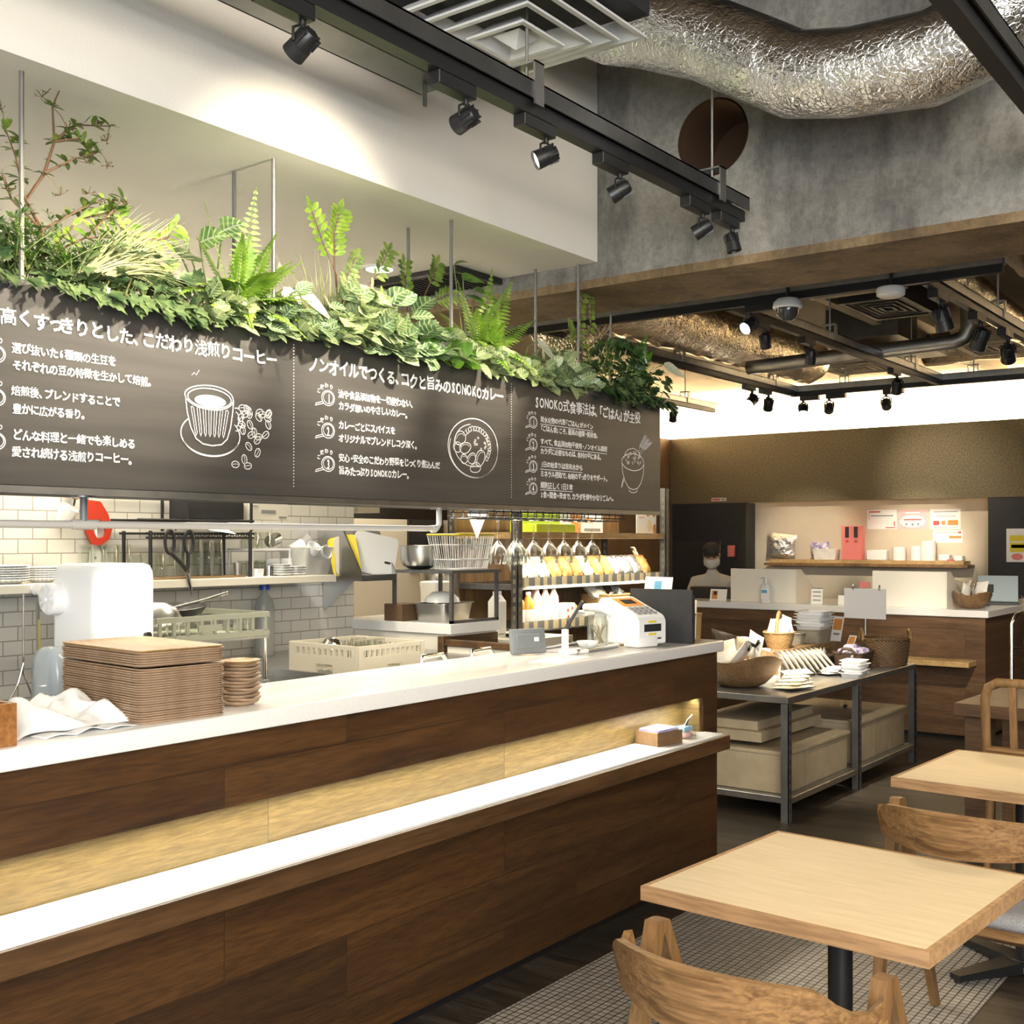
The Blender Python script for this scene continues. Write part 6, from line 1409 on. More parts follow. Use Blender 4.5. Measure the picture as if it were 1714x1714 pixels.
for y in (-.09, .09): b = NB(); cyl(b, (-.18, y, .010), (.16, y, .010), .008, n=12); part('rim', b, 'chrome', t)
t = thing('customer_screen', 'grey plastic backed display facing the kitchen side of the counter', 'display', (3.54, 2.565, ZK), math.radians(-24))
b = NB(); box(b, -.075, .075, -.010, .012, 0, .095, .006, 2, mat=Matrix.Translation((0, 0, .003)) @ rotm(-.16, 0, 0)); part('case', b, 'grey_plastic', t)
b = NB(); box(b, -.055, .05, -.016, -.0105, .02, .075, .003, mat=Matrix.Translation((0, 0, .003)) @ rotm(-.16, 0, 0)); bx_ = part('rear_cover', b, 'grey_plastic', t)
b = NB(); box(b, .02, .04, -.0165, -.0161, .045, .06, mat=Matrix.Translation((0, 0, .003)) @ rotm(-.16, 0, 0)); part('sticker', b, 'paper', bx_, smooth=0)
t = thing('acrylic_stand', 'small clear sheet on a white post and foot on the counter', 'stand', (3.655, 2.455, ZK), math.radians(-10))
b = NB(); box(b, -.035, .075, -.03, .03, 0, .016, .003); part('foot', b, 'white_plastic', t, smooth=0)
b = NB(); box(b, -.035, -.017, -.012, .012, .0162, .095, .002); part('post', b, 'white_plastic', t, smooth=0)
b = NB(); box(b, -.0165, .10, -.0015, .0015, .018, .36); part('sheet', b, 'acrylic', t, smooth=0)
t = thing('flyer', 'white flyer with a red pattern lying flat on the counter front', 'flyer', (3.47, 2.375, ZK), math.radians(8))
b = NB(); box(b, -.13, .13, -.07, .06, 0, .001); part('sheet', b, 'paper', t, smooth=0)
for x0, x1 in ((.02, .055), (.065, .095)): b = NB(); box(b, x0, x1, -.01, .04, .0011, .0016); part('red_print', b, 'palepink', t, smooth=0)

# ---------------------------------------------------------------- things on the lit shelf
ZL = .6403
t = thing('paper_basket', 'small woven box of purple leaflets on the lit white shelf', 'basket', (4.07, 2.305, ZL), math.radians(-10))
b = NB(); w_, d_, h_ = .155, .115, .052
for x0, x1, y0, y1 in ((-w_/2, w_/2, -d_/2, -d_/2+.006), (-w_/2, w_/2, d_/2-.006, d_/2), (-w_/2, -w_/2+.006, -d_/2+.0061, d_/2-.0061), (w_/2-.006, w_/2, -d_/2+.0061, d_/2-.0061)): box(b, x0, x1, y0, y1, 0, h_)
box(b, -w_/2+.006, w_/2-.006, -d_/2+.006, d_/2-.006, 0, .006); part('body', b, wicker('fine_weave', (.09, .045, .02), (.30, .18, .085), 260), t, smooth=0)
M['leaflet'] = pbr('purple_leaflet', (.34, .30, .62), .5, col2=(.72, .72, .85), ns=9)
for k in range(5): b = NB(); box(b, -.068, .066-.002*k, -.049, .048, 0, .0015, mat=Matrix.Translation((0, 0, .052+k*.0022)) @ rotm(0, -.06+.01*k, .02*k)); solo('leaflet', b, 'leaflet', '%s purple leaflet of the pile in the small woven box' % ORD[4-k], 'leaflet', (4.07, 2.305, ZL), math.radians(-10), 'purple leaflets in the woven box', smooth=0)
t = thing('clear_case', 'small clear case with pink and blue contents on the lit shelf', 'case', (4.23, 2.275, ZL), math.radians(-8))
b = NB()
for x0, x1, y0, y1 in ((-.04, .04, -.03, -.028), (-.04, .04, .028, .03), (-.04, -.038, -.028, .028), (.038, .04, -.028, .028)): box(b, x0, x1, y0, y1, 0, .055)
part('case', b, 'acrylic', t, smooth=0)
b = NB(); blob(b, (0, 0, .016), (.06, .045, .028), 3, .1); part('pink_contents', b, 'palepink', t)
b = NB(); box(b, -.03, .03, -.02, .02, .03, .05, .002); part('blue_contents', b, pbr('pale_blue', (.30, .50, .66), .5), t, smooth=0)
t = thing('tent_card', 'white folded card leaning open beside the clear case on the lit shelf', 'card', (4.29, 2.325, ZL), math.radians(20))
b = NB(); box(b, -.075, .075, -.0015, .0015, 0, .085, mat=rotm(.45, 0, 0)); box(b, -.075, .075, -.0015, .0015, 0, .085, mat=Matrix.Translation((0, .072, 0)) @ rotm(-.45, 0, 0) @ Matrix.Translation((0, 0, 0)))
part('sheet', b, 'paper', t, smooth=0)
b = NB(); box(b, -.06, .02, -.0024, -.0016, .03, .075, mat=rotm(.45, 0, 0)); part('dark_print', b, 'bark', t, smooth=0)

# ---------------------------------------------------------------- kitchen behind the counter
t = thing('prep_bench', 'steel topped prep bench behind the serving trays', 'bench', (0, 0, 0))
b = NB(); box(b, .2, 2.22, 2.76, 3.30, .87, .90, .003); part('top', b, 'steel', t, smooth=0)
b = NB(); box(b, .22, 2.20, 2.78, 3.28, .05, .869); part('body', b, 'steel', t, smooth=0)
t = thing('noodle_machine', 'white rounded kitchen machine with a side knob behind the serving trays', 'machine', (1.965, 2.93, .9003))
b = NB(); o = rrect(.20, .225, .03, 6); loft(b, [[(x*f, y*f, z) for x, y in o] for f, z in ((1, 0), (1, .44), (.985, .462), (.93, .479), (.80, .485))]); part('body', b, 'white_plastic', t, smooth=50)
b = NB(); lathe(b, [(.006, 0), (.045, 0), (.047, .006), (.045, .032), (.038, .038), (.006, .038), (0, .030)], 32, wob=lambda a, i: .015*math.sin(a*12) if i in (2, 3) else 0, mat=Matrix.Translation((-.1, .07, .385)) @ Matrix.Rotation(-PI/2, 4, 'Y')); part('knob', b, 'white_plastic', t)
b = NB(); lathe(b, [(0, 0), (.008, 0), (.010, .016), (0, .018)], 16, mat=Matrix.Translation((.06, -.1125, .28)) @ Matrix.Rotation(PI/2, 4, 'X')); part('button', b, 'black', t)
b = NB(); tube(b, [(-.015, -.112, .27), (-.012, -.128, .272), (.01, -.135, .25), (.022, -.13, .20), (.022, -.125, .12)], .004, 8); part('cord', b, 'black', t)
b = NB(); box(b, -.005, .055, -.1135, -.1126, .19, .262); pl = part('rating_plate', b, pbr('plate_grey', (.55, .55, .54), .5), t, smooth=0)
b = NB()
for k in range(6): box(b, 0, .04-.006*(k % 3), -.1142, -.1136, .198+k*.010, .2005+k*.010)
part('plate_print', b, 'greyprint', pl, smooth=0)
b = NB(); blob(b, (0, 0, .13), (.075, .10, .27), 11, .2, 16, 10); solo('plastic_bag', b, pbr('bluish_plastic', (.42, .47, .50), .2, alpha=.75), 'clear bluish plastic bag behind the left side of the trays', 'bag', (1.765, 2.87, .9003), smooth=180)
# dish stand with rack
t = thing('dish_stand', 'open steel wire stand carrying the grey green dish rack', 'stand', (0, 0, 0))
for x, y in ((2.36, 3.22), (2.82, 3.22), (2.36, 3.62), (2.82, 3.62)): b = NB(); cyl(b, (x, y, 0), (x, y, 1.10), .007, n=10); part('leg', b, 'chrome', t)
for z in (.94, 1.10): b = NB(); box(b, 2.35, 2.83, 3.21, 3.63, z, z+.008); part('shelf', b, 'steel', t, smooth=0)
t = thing('dish_rack', 'grey green open sided dish rack full of cookware on the steel stand', 'dish rack', (2.59, 3.42, 1.1085))
M['gp2'] = M['green_plastic']
b = NB(); W, D_, Hh = .245, .205, .085
for sx in (-1, 1): box(b, sx*W-.004, sx*W+.004, -D_, D_, 0, .016); box(b, sx*W-.004, sx*W+.004, -D_, D_, Hh-.02, Hh)
for sy in (-1, 1): box(b, -W+.005, W-.005, sy*D_-.004, sy*D_+.004, 0, .022); box(b, -W+.005, W-.005, sy*D_-.005, sy*D_+.005, Hh-.018, Hh)
for i in range(9):
    x = -W+.02+i*(2*W-.04)/8
    for sy in (-1, 1): box(b, x-.006, x+.006, sy*D_-.004, sy*D_+.004, .02, Hh-.016)
for i in range(6):
    y = -D_+.02+i*(2*D_-.04)/5
    for sx in (-1, 1): box(b, sx*W-.004, sx*W+.004, y-.006, y+.006, .015, Hh-.018)
box(b, -W, W, -D_, D_, 0, .006); box(b, -.07, .03, -D_-.005, -D_+.004, .03, .052); part('body', b, 'green_plastic', t, smooth=0)
b = NB(); lathe(b, [(0, .10), (.03, .098), (.065, .08), (.085, .045), (.09, .02), (.086, .02), (.08, .045), (.06, .076), (0, .094)], 28); solo('steel_bowl', b, 'steel', 'upturned steel bowl in the grey green dish rack', 'bowl', (2.46, 3.36, 1.1085+.03))
t = thing('frying_pan', 'dark frying pan with a steel handle laid across the dish rack', 'pan', (2.62, 3.46, 1.1085+.075), .3)
b = NB(); lathe(b, [(0, 0), (.085, 0), (.11, .03), (.107, .031), (.083, .004), (0, .004)], 28, mat=rotm(0, -.12, 0)); part('body', b, 'black', t)
b = NB(); tube(b, [(-.09, -.05, .03), (.02, -.09, .05), (.14, -.12, .075)], .006, 8); part('handle', b, 'chrome', t)
for i, (x, y) in enumerate(((2.46, 3.27), (2.53, 3.26), (2.60, 3.27), (2.76, 3.27), (2.80, 3.33))):
    b = NB(); lathe(b, [(0, 0), (.024, 0), (.028, .065), (.0265, .065), (.0225, .003), (0, .003)], 16); solo('tumbler', b, 'glass', '%s glass tumbler along the front of the dish rack' % nth_left(i), 'glass', (x, y, 1.1085+.007), 0, 'tumblers in the dish rack')
b = NB(); lathe(b, [(0, 0), (.06, 0), (.065, .06), (.062, .06), (.057, .004), (0, .004)], 24); solo('black_pot', b, 'black', 'small black pot under the dish rack', 'pot', (2.76, 3.32, .9485))
b = NB(); pillow(b, (0, 0, .03), .10, .05, .03, rotm(-.5, 0, .2), 6); solo('orange_packet', b, 'bread', 'small orange packet under the dish rack', 'packet', (2.64, 3.30, .9485+.005))
# sink bench, beige rack
t = thing('sink_bench', 'stainless sink bench with a deep dark basin behind the counter', 'sink bench', (0, 0, 0))
b = NB(); box(b, 2.86, 4.25, 3.62, 4.19, .895, .925); box(b, 3.22, 4.25, 3.05, 3.6195, .895, .925); box(b, 2.86, 3.2195, 3.05, 3.10, .895, .925); box(b, 2.86, 2.89, 3.1005, 3.6195, .895, .925); part('top', b, 'steel', t, smooth=0)
b = NB(); box(b, 2.89, 3.22, 3.10, 3.62, .66, .664); box(b, 2.888, 2.892, 3.10, 3.62, .664, .894); box(b, 3.218, 3.222, 3.10, 3.62, .664, .894); box(b, 2.892, 3.218, 3.098, 3.102, .664, .894); box(b, 2.892, 3.218, 3.618, 3.622, .664, .894); part('basin', b, 'steel', t, smooth=0)
b = NB(); box(b, 3.24, 4.24, 3.08, 4.17, .04, .894); part('body', b, 'steel', t, smooth=0)
t = thing('washing_rack', 'beige slotted washing rack standing on the sink bench', 'dish rack', (3.42, 3.345, .9253), math.radians(-2))
b = NB(); w_, d_, h_ = .185, .20, .115
for sy in (-1, 1):
    y = sy*d_; box(b, -w_, w_, y-.005, y+.005, 0, .012)
    for x0, x1, z0, z1 in ((-w_, -.03, .012, .036), (.05, w_, .012, .036), (-w_, w_, .036, .070), (-w_, w_, .098, h_), (-w_, -w_+.03, .07, .098), (w_-.03, w_, .07, .098)): box(b, x0, x1, y-.005, y+.005, z0, z1)
    for i in range(12): x = -w_+.03+i*(2*w_-.06)/11; box(b, x-.005, x+.005, y-.005, y+.005, .07, .098)
for sx in (-1, 1):
    x = sx*w_
    for y0, y1, z0, z1 in ((-d_+.0051, -.06, 0, .036), (.04, d_-.0051, 0, .036), (-d_+.0051, d_-.0051, .036, .07), (-d_+.0051, d_-.0051, .098, h_), (-d_+.0051, -d_+.04, .07, .098), (d_-.04, d_-.0051, .07, .098)): box(b, x-.005, x+.005, y0, y1, z0, z1)
    for i in range(11): y = -d_+.04+i*(2*d_-.08)/10; box(b, x-.005, x+.005, y-.006, y+.006, .07, .098)
for i in range(9): y = -d_+.03+i*(2*d_-.06)/8; box(b, -w_, w_, y-.003, y+.003, .01, .016)
part('body', b, 'beige_plastic', t, smooth=0)
b = NB(); lathe(b, [(0, .045), (.02, .043), (.040, .028), (.046, .0), (.043, .0), (.036, .026), (0, .040)], 24, mat=rotm(.3, .3, 0)); tube(b, [(.03, 0, .02), (.10, .10, .03), (.12, .14, .02)], .005, 8); solo('ladle', b, 'chrome', 'shiny ladle lying in the beige washing rack', 'ladle', (3.35, 3.42, .9253+.085))
for i in range(6):
    b = NB(); lathe(b, [(0, .10), (.022, .10), (.028, .0), (.0265, 0), (.0205, .096), (0, .096)], 14); solo('tumbler', b, 'glass', '%s upturned tumbler in the beige washing rack, from its left' % nth_left(i), 'glass', (3.38+.042*i if i < 4 else 3.44+.05*(i-4), 3.30+.09*(i//4), .9253+.022), 0, 'tumblers in the washing rack')
t = thing('detergent_bottle', 'clear detergent bottle with a blue cap against the tiled wall', 'bottle', (3.57, 4.08, .9253))
b = NB(); o = rrect(.085, .07, .025); loft(b, [[(x*f, y*f, z) for x, y in o] for f, z in ((.95, 0), (1, .02), (1, .22), (.8, .255), (.3, .285), (.3, .30))]); part('body', b, pbr('cloudy_plastic', (.40, .42, .41), .25, alpha=.6), t)
b = NB(); lathe(b, [(0, .30), (.024, .30), (.024, .335), (.014, .345), (.012, .36), (0, .36)], 16); part('cap', b, 'bluecap', t)
# tall steel shelf on the tiled wall
b = NB(); box(b, .4, 3.90, 3.95, 4.199, 1.255, 1.29, .003); solo('wall_shelf', b, 'tilegrout', 'long white kitchen wall shelf on the subway tiles', 'shelf', smooth=0)
ZW = 1.2904
def plate_stack(n, x, y, what, r, group):
    f = None
    for k in range(n):
        if f is None:
            t = thing('patterned_plate', '', 'plate', (0, 0, 0), 0, group)
            b = NB(); lathe(b, [(0, 0), (r*.55, 0), (r*.62, .003), (r, .016), (r*.99, .018), (r*.6, .006), (0, .005)], 28); part('dish', b, 'white_plastic', t)
            b = NB()
            for i in range(24): a = 2*PI*i/24; box(b, -.0018, .0018, -.0025, .0025, 0, .0012, mat=Matrix.Rotation(a, 4, 'Z') @ Matrix.Translation((r*.9, 0, .0095)) @ Matrix.Rotation(2.2, 4, 'Y') @ Matrix.Translation((0, 0, -.0006)))
            part('rim_pattern', b, 'greyprint', t, smooth=0); f = t
        else: t = dup(f, (0, 0, 0))
        t.location = (x+.002*math.sin(k*3), y, ZW+k*.0085); t['label'] = '%s white plate with a dotted rim in the %s' % (ORD[n-1-k], what)
plate_stack(7, 2.31, 4.06, 'wide stack on the wall shelf', .085, 'plates stacked on the wall shelf')
plate_stack(6, 2.48, 4.10, 'narrower stack behind the white machine', .065, 'plates stacked on the wall shelf')
b = NB(); box(b, 2.80, 3.36, 3.965, 4.185, 0, .008); solo('wooden_tray', b, 'craterust', 'thin wooden board under the glasses on the wall shelf', 'tray', (0, 0, ZW), smooth=0)
def tumbler_row(xs, y, r, h, what, group, flute=0):
    f = None
    for i, x in enumerate(xs):
        if f is None:
            b = NB(); lathe(b, [(0, h), (r*.78, h), (r*.82, h*.96), (r, 0), (r*.94, 0), (r*.76, h*.93), (0, h*.93)], 20, wob=(lambda a, i_: flute*math.cos(a*10)) if flute else None)
            f = solo('drinking_glass', b, 'glass', '', 'glass', group=group); o = f
        else: o = f.copy(); C.objects.link(o)
        o.location = (x, y, ZW+.0085); o['label'] = '%s %s' % (nth_left(i), what)
tumbler_row([2.685, 2.745, 2.805, 2.865], 4.13, .030, .135, 'tall tumbler from the left, behind the white machine top', 'upturned glasses on the wall shelf')
tumbler_row([2.84, 2.895, 2.95], 4.02, .027, .10, 'short fluted glass from the left, in front of the tall tumblers', 'upturned glasses on the wall shelf', .03)
tumbler_row([3.015, 3.07, 3.125], 4.10, .026, .10, 'short glass from the left, behind the hanging scissors', 'upturned glasses on the wall shelf', .03)
tumbler_row([3.165, 3.225, 3.285, 3.34], 4.13, .029, .155, 'tall glass from the left, just before the right rack post', 'upturned glasses on the wall shelf')
tumbler_row([3.20, 3.26], 4.03, .027, .15, 'tall glass from the left in the front row by the right rack post', 'upturned glasses on the wall shelf')
b = NB(); lathe(b, [(0, 0), (.012, 0), (.017, .055), (.016, .055), (.011, .003), (0, .003)], 14); solo('shot_glass', b, 'steel', 'small metal cup beside the right rack post on the wall shelf', 'cup', (3.345, 4.00, ZW+.0085))
# black wire rack
t = thing('wire_rack', 'black two tier wire rack over the glasses on the wall shelf', 'rack', (0, 0, 0))
for x in (2.89, 3.41):
    for y in (3.99, 4.17): b = NB(); cyl(b, (x, y, ZW), (x, y, ZW+.20), .008, n=10); part('post', b, 'black', t)
for x in (3.08, 3.42):
    for y in (3.995, 4.17): b = NB(); cyl(b, (x, y, ZW+.2005), (x, y, ZW+.385), .007, n=10); part('post', b, 'black', t)
for z, x0, x1 in ((ZW+.19, 2.87, 3.43), (ZW+.245, 2.83, 3.43), (ZW+.375, 2.80, 3.43)):
    b = NB()
    for y in (3.99, 4.17): cyl(b, (x0, y, z), (x1, y, z), .005, n=8)
    for k in range(20): x = x0+.01+k*(x1-x0-.02)/19; cyl(b, (x, 3.99, z), (x, 4.17, z), .002, n=5)
    if z < ZW+.2:
        for k in range(18): x = x0+.02+k*(x1-x0-.04)/18; cyl(b, (x, 3.99, z-.018), (x+.028/2, 3.99, z), .0018, n=5); cyl(b, (x+.028/2, 3.99, z), (x+.028, 3.99, z-.018), .0018, n=5)
        cyl(b, (x0, 3.99, z-.018), (x1, 3.99, z-.018), .004, n=8)
    part('wire_shelf', b, 'black', t)
for x in (2.78, 2.84, 2.96): b = NB(); tube(b, [(x, 3.985, ZW+.375), (x, 3.955, ZW+.37), (x, 3.945, ZW+.35), (x-.004, 3.955, ZW+.335)], .004, 6); part('hook', b, 'black', t)
b = NB(); box(b, 3.10, 3.40, 4.02, 4.15, 0, .10, .002); solo('black_box', b, 'black_matte', 'long black box on the upper wire shelf', 'box', (0, 0, ZW+.2525), smooth=0)
t = thing('wrap_carton', 'white printed wrap carton lying on the upper wire shelf', 'carton', (3.52, 4.07, ZW+.2525), math.radians(4))
b = NB(); box(b, -.09, .15, -.045, .045, 0, .082, .001); part('carton', b, 'offwhite', t, smooth=0)
b = NB(); box(b, -.02, .07, -.0462, -.0455, .032, .046); box(b, -.08, -.04, -.0462, -.0455, .06, .064); box(b, .09, .14, -.0462, -.0455, .012, .018); part('dark_print', b, 'greyprint', t, smooth=0)
b = NB(); pillow(b, (0, 0, 0), .16, .05, .01, rotm(-1.2, .1, .1), 4); solo('paper_scrap', b, 'paper', 'white paper hanging over the lower wire shelf', 'paper', (3.22, 3.965, ZW+.205))
t = thing('scissors', 'large black handled kitchen scissors hanging from the wire rack', 'scissors', (3.01, 3.945, 1.49))
b = NB()
for s, c in ((-1, -.06), (1, .035)):
    tube(b, [(c+.028*math.cos(a)*.8, 0, -.045+.048*math.sin(a)) for a in [2*PI*k/16 for k in range(16)]], .007, 8, closed=True)
    tube(b, [(c*.9, 0, -.09), (c*.3+.02, 0, -.14), (.025, 0, -.165)], .009, 8)
part('handles', b, 'black', t)
b = NB()
for s in (-1, 1): prism(b, [(.016, -.155), (.038, -.155), (.050+.006*s, -.27), (.046, -.245), (.026, -.20)], 'y', -.003+.0032*s, .0+.0032*s)
part('blades', b, 'steel', t, smooth=0)
b = NB(); lathe(b, [(0, 0), (.008, 0), (.008, .004), (0, .004)], 14, mat=Matrix.Translation((.026, -.005, -.168)) @ Matrix.Rotation(PI/2, 4, 'X')); part('rivet', b, 'chrome', t)
b = NB(); tube(b, [(-.03, .03, .012), (-.03, .0, .012), (-.03, 0, .0)], .003, 6); part('hook', b, 'black', t)
# tools on the tiled wall
t = thing('red_slicer', 'red plastic kitchen tool with cut out holes hanging on the tiles', 'kitchen tool', (2.765, 4.185, 1.53))
b = NB()
o_ = [(-.06, .06), (-.04, .085), (.02, .08), (.055, .03), (.075, -.03), (.06, -.075), (.02, -.10), (-.02, -.095), (-.045, -.05)]
A = [(p[0], p[1]) for p in o_]; I1 = [(p[0]*.45+.012, p[1]*.42-.028) for p in o_]
for i in range(len(A)):
    j = (i+1) % len(A); prism(b, [A[i], A[j], I1[j], I1[i]], 'y', -.010, .002)
part('body', b, 'red', t, smooth=30)
b = NB(); tube(b, [(-.03, -.004, .07), (-.02, -.004, .11), (-.01, .010, .12)], .002, 6); part('hanging_loop', b, 'paper', t)
t = thing('strainer', 'small white funnel shaped strainer hanging left of the red tool', 'strainer', (2.625, 4.17, 1.56))
b = NB(); lathe(b, [(.008, -.07), (.035, .0), (.038, .03), (.036, .03), (.03, 0), (.005, -.065)], 20, mat=rotm(.5, .4, 0)); part('cone', b, 'white_plastic', t)
b = NB(); tube(b, [(.035, 0, .03), (.05, .01, .07), (.055, .02, .09)], .004, 6); part('handle', b, 'black', t)
b = NB(); lathe(b, [(.0, 0), (.030, .004), (.030, .008), (0, .004)], 18, mat=Matrix.Translation((.03, 0, .075)) @ rotm(.9, .2, 0)); part('rim', b, 'bark', t)
t = thing('white_spatula', 'white plastic scraper hanging below the red tool on the tiles', 'spatula', (2.765, 4.19, 1.38))
b = NB(); prism(b, [(-.028, -.035), (.025, -.035), (.03, .02), (.012, .05), (.008, .13), (-.008, .13), (-.012, .05), (-.022, .02)], 'y', -.006, 0); part('blade', b, 'white_plastic', t, smooth=0)
b = NB(); lathe(b, [(0, 0), (.006, 0), (.006, .0015), (0, .0015)], 12, mat=Matrix.Translation((0, -.0062, 0)) @ Matrix.Rotation(PI/2, 4, 'X')); part('hole', b, 'greyprint', t)
t = thing('hanging_ladle', 'steel ladle with a yellowed handle hung under the wall shelf', 'ladle', (2.36, 3.93, 1.25))
b = NB(); tube(b, [(0, .015, .01), (0, -.012, 0), (.0, 0, -.03), (.004, 0, -.20), (.0, 0, -.33)], .007, 8); part('stem', b, 'steel', t)
b = NB(); tube(b, [(.002, 0, -.09), (.004, 0, -.20)], .0105, 10, flat=.6); part('grip', b, 'yellowstem', t)
b = NB(); lathe(b, [(0, -.032), (.025, -.026), (.045, -.005), (.048, .004), (.045, .004), (.04, -.004), (0, -.026)], 24, c=(.03, 0, -.335)); part('cup', b, 'chrome', t)
b = NB(); lathe(b, [(0, 0), (.022, 0), (.022, .012), (0, .014)], 20, mat=Matrix.Translation((.002, .018, .022)) @ Matrix.Rotation(PI/2, 4, 'X')); part('hook_disc', b, 'white_plastic', t)
t = thing('potato_masher', 'wire masher hung under the ladle against the tiles', 'masher', (2.345, 4.0, .96))
b = NB(); tube(b, [(0, 0, .04), (-.02, 0, -.03), (-.05, 0, -.09), (-.045, 0, -.14), (.03, 0, -.14), (.035, 0, -.09), (.0, 0, .0), (0, 0, .3)], .0045, 8); part('wire', b, 'chrome', t)
# right part of the wall shelf
b = NB(); box(b, 3.43, 3.66, 4.0, 4.17, .115, .125); [box(b, x, x+.006, y, y+.006, 0, .115) for x in (3.432, 3.652) for y in (4.002, 4.162)]
solo('shelf_riser', b, 'white_plastic', 'small white wire legged riser at the right of the wall shelf', 'riser', (0, 0, ZW), smooth=0)
for i, (x, y) in enumerate(((3.47, 4.05), (3.50, 4.12), (3.55, 4.06))):
    b = NB(); lathe(b, [(0, .075), (.024, .075), (.032, .05), (.034, 0), (.032, 0), (.030, .05), (.022, .071), (0, .071)], 18); solo('glass_cup', b, 'glass', '%s upturned glass cup from the left on the white riser' % nth_left(i), 'glass', (x, y, ZW+.1255), 0, 'glass cups on the white riser')
b = NB(); lathe(b, [(0, 0), (.028, 0), (.030, .07), (.028, .07), (.026, .003), (0, .003)], 20, mat=Matrix.Translation((0, 0, .030)) @ rotm(0, 1.35, .4)); solo('steel_tumbler', b, 'steel', 'steel tumbler tipped on its side on the white riser', 'tumbler', (3.585, 4.06, ZW+.1255))
for i in range(4):
    b = NB(); lathe(b, [(0, .07), (.025, .07), (.030, 0), (.028, 0), (.023, .066), (0, .066)], 16); solo('glass_cup', b, 'glass', '%s glass cup from the left under the white riser' % nth_left(i), 'glass', (3.47+.055*i, 4.11, ZW), 0, 'glass cups under the white riser')
b = NB(); o = rrect(.055, .055, .012); loft(b, [[(x*f, y*f, z) for x, y in o] for f, z in ((.85, 0), (1, .035), (.93, .035), (.8, .005))]); solo('ramekin', b, 'white_plastic', 'small white ramekin right of the rack post', 'dish', (3.455, 4.0, ZW))
b = NB(); lathe(b, [(0, 0), (.020, 0), (.021, .045), (.019, .045), (.018, .003), (0, .003)], 18); solo('steel_cup', b, 'chrome', 'short shiny steel cup beside the square white plates', 'cup', (3.52, 3.99, ZW))
for what, x, n in (('taller', 3.60, 5), ('lower', 3.685, 4)):
    for k in range(n):
        b = NB(); o = rrect(.078, .078, .01, 2); loft(b, [[(x_*f, y_*f, z) for x_, y_ in o] for f, z in ((.7, 0), (1, .010), (.96, .011), (.66, .003))]); solo('square_plate', b, 'white_plastic', '%s square white plate of the %s little stack on the wall shelf' % (ORD[n-1-k], what), 'plate', (x, 4.0, ZW+k*.0105), .05*k, 'square plates on the wall shelf')
    b = NB(); o = rrect(.078, .078, .01, 2); loft(b, [[(0, y_*f, .04+x_*f+0) for x_, y_ in o] if False else [(x_*f, -.003+z, .039+y_*f) for x_, y_ in o] for f, z in ((1, 0), (1, .005))]); solo('square_plate', b, 'white_plastic', 'square white plate standing on edge behind the %s little stack' % what, 'plate', (x+.004, 4.06, ZW), 0, 'square plates on the wall shelf')
t = thing('plastic_bin', 'clear plastic bin of white cups at the right end of the wall shelf', 'bin', (3.80, 4.05, ZW))
M['cloudy'] = pbr('cloudy_clear', (.55, .55, .52), .3, alpha=.45)
b = NB(); o = rrect(.19, .20, .02, 3); loft(b, [[(x*f, y*f, z) for x, y in o] for f, z in ((.80, 0), (1, .125), (1.05, .128), (.98, .13), (.77, .004))]); part('tub', b, 'cloudy', t)
for i, (x, y, z, rx, l) in enumerate(((3.76, 4.0, .10, .7, 'white cup tipped at the front of the clear bin'), (3.83, 4.02, .11, 1.3, 'white cup lying at the right of the clear bin'), (3.79, 4.09, .14, .4, 'grey plastic beaker on top of the clear bin'), (3.735, 4.09, .13, .1, 'white cup at the back left of the clear bin'))):
    b = NB(); lathe(b, [(0, 0), (.026, 0), (.033, .075), (.031, .075), (.024, .003), (0, .003)], 18, mat=rotm(rx, .4*i, 0)); solo('plastic_cup', b, 'greyprint' if 'grey' in l else 'white_plastic', l, 'cup', (x, y, ZW+z-.02), 0, 'cups in the clear bin')
# corner counter with steel frame
t = thing('corner_counter', 'white corner counter block beside the tiled wall', 'counter', (0, 0, 0))
b = NB(); box(b, 4.275, 4.645, 3.57, 4.30, .0, .998); part('body', b, 'offwhite', t, smooth=0)
b = NB(); box(b, 4.262, 4.655, 3.55, 4.31, .9985, 1.05, .003); part('top', b, 'slab', t, smooth=0)
b = NB(); box(b, 4.27, 4.65, 3.562, 3.5695, 0, .99); part('front_panel', b, 'counter_wood', t, smooth=0)
t = thing('steel_shelf', 'grey welded steel frame shelf standing on the white corner counter', 'shelf', (0, 0, 1.0503))
for x in (4.278, 4.632):
    for y in (3.555, 3.925): b = NB(); box(b, x, x+.016, y, y+.016, 0, .24); part('upright', b, 'greysteel', t, smooth=0)
b = NB(); box(b, 4.278, 4.648, 3.555, 3.571, 0, .014); box(b, 4.278, 4.648, 3.925, 3.941, 0, .014); part('foot_rail', b, 'greysteel', t, smooth=0)
b = NB(); box(b, 4.268, 4.655, 3.545, 3.95, .2405, .256); part('top', b, 'greysteel', t, smooth=0)
ZF = 1.0503+.2563
b = NB(); lathe(b, [(0, 0), (.05, .002), (.085, .02), (.098, .055), (.097, .10), (.100, .118), (.104, .120), (.096, .116), (.093, .055), (.08, .022), (0, .006)], 36); solo('mixing_bowl', b, 'steel', 'deep steel mixing bowl on the grey steel frame', 'bowl', (4.37, 3.84, ZF))
t = thing('wire_basket', 'white wire basket with a yellow rim and RETURN plate on the steel frame', 'basket', (4.50, 3.68, ZF))
L0 = rrect(.25, .17, .03, 4); L1 = rrect(.31, .22, .04, 4); hB = .165
b = NB()
for f in (0, .28, .72): tube(b, [(p[0]+(q_[0]-p[0])*f, p[1]+(q_[1]-p[1])*f, .004+hB*f) for p, q_ in zip(L0, L1)], .0025, 6, closed=True)
n_ = len(L0)
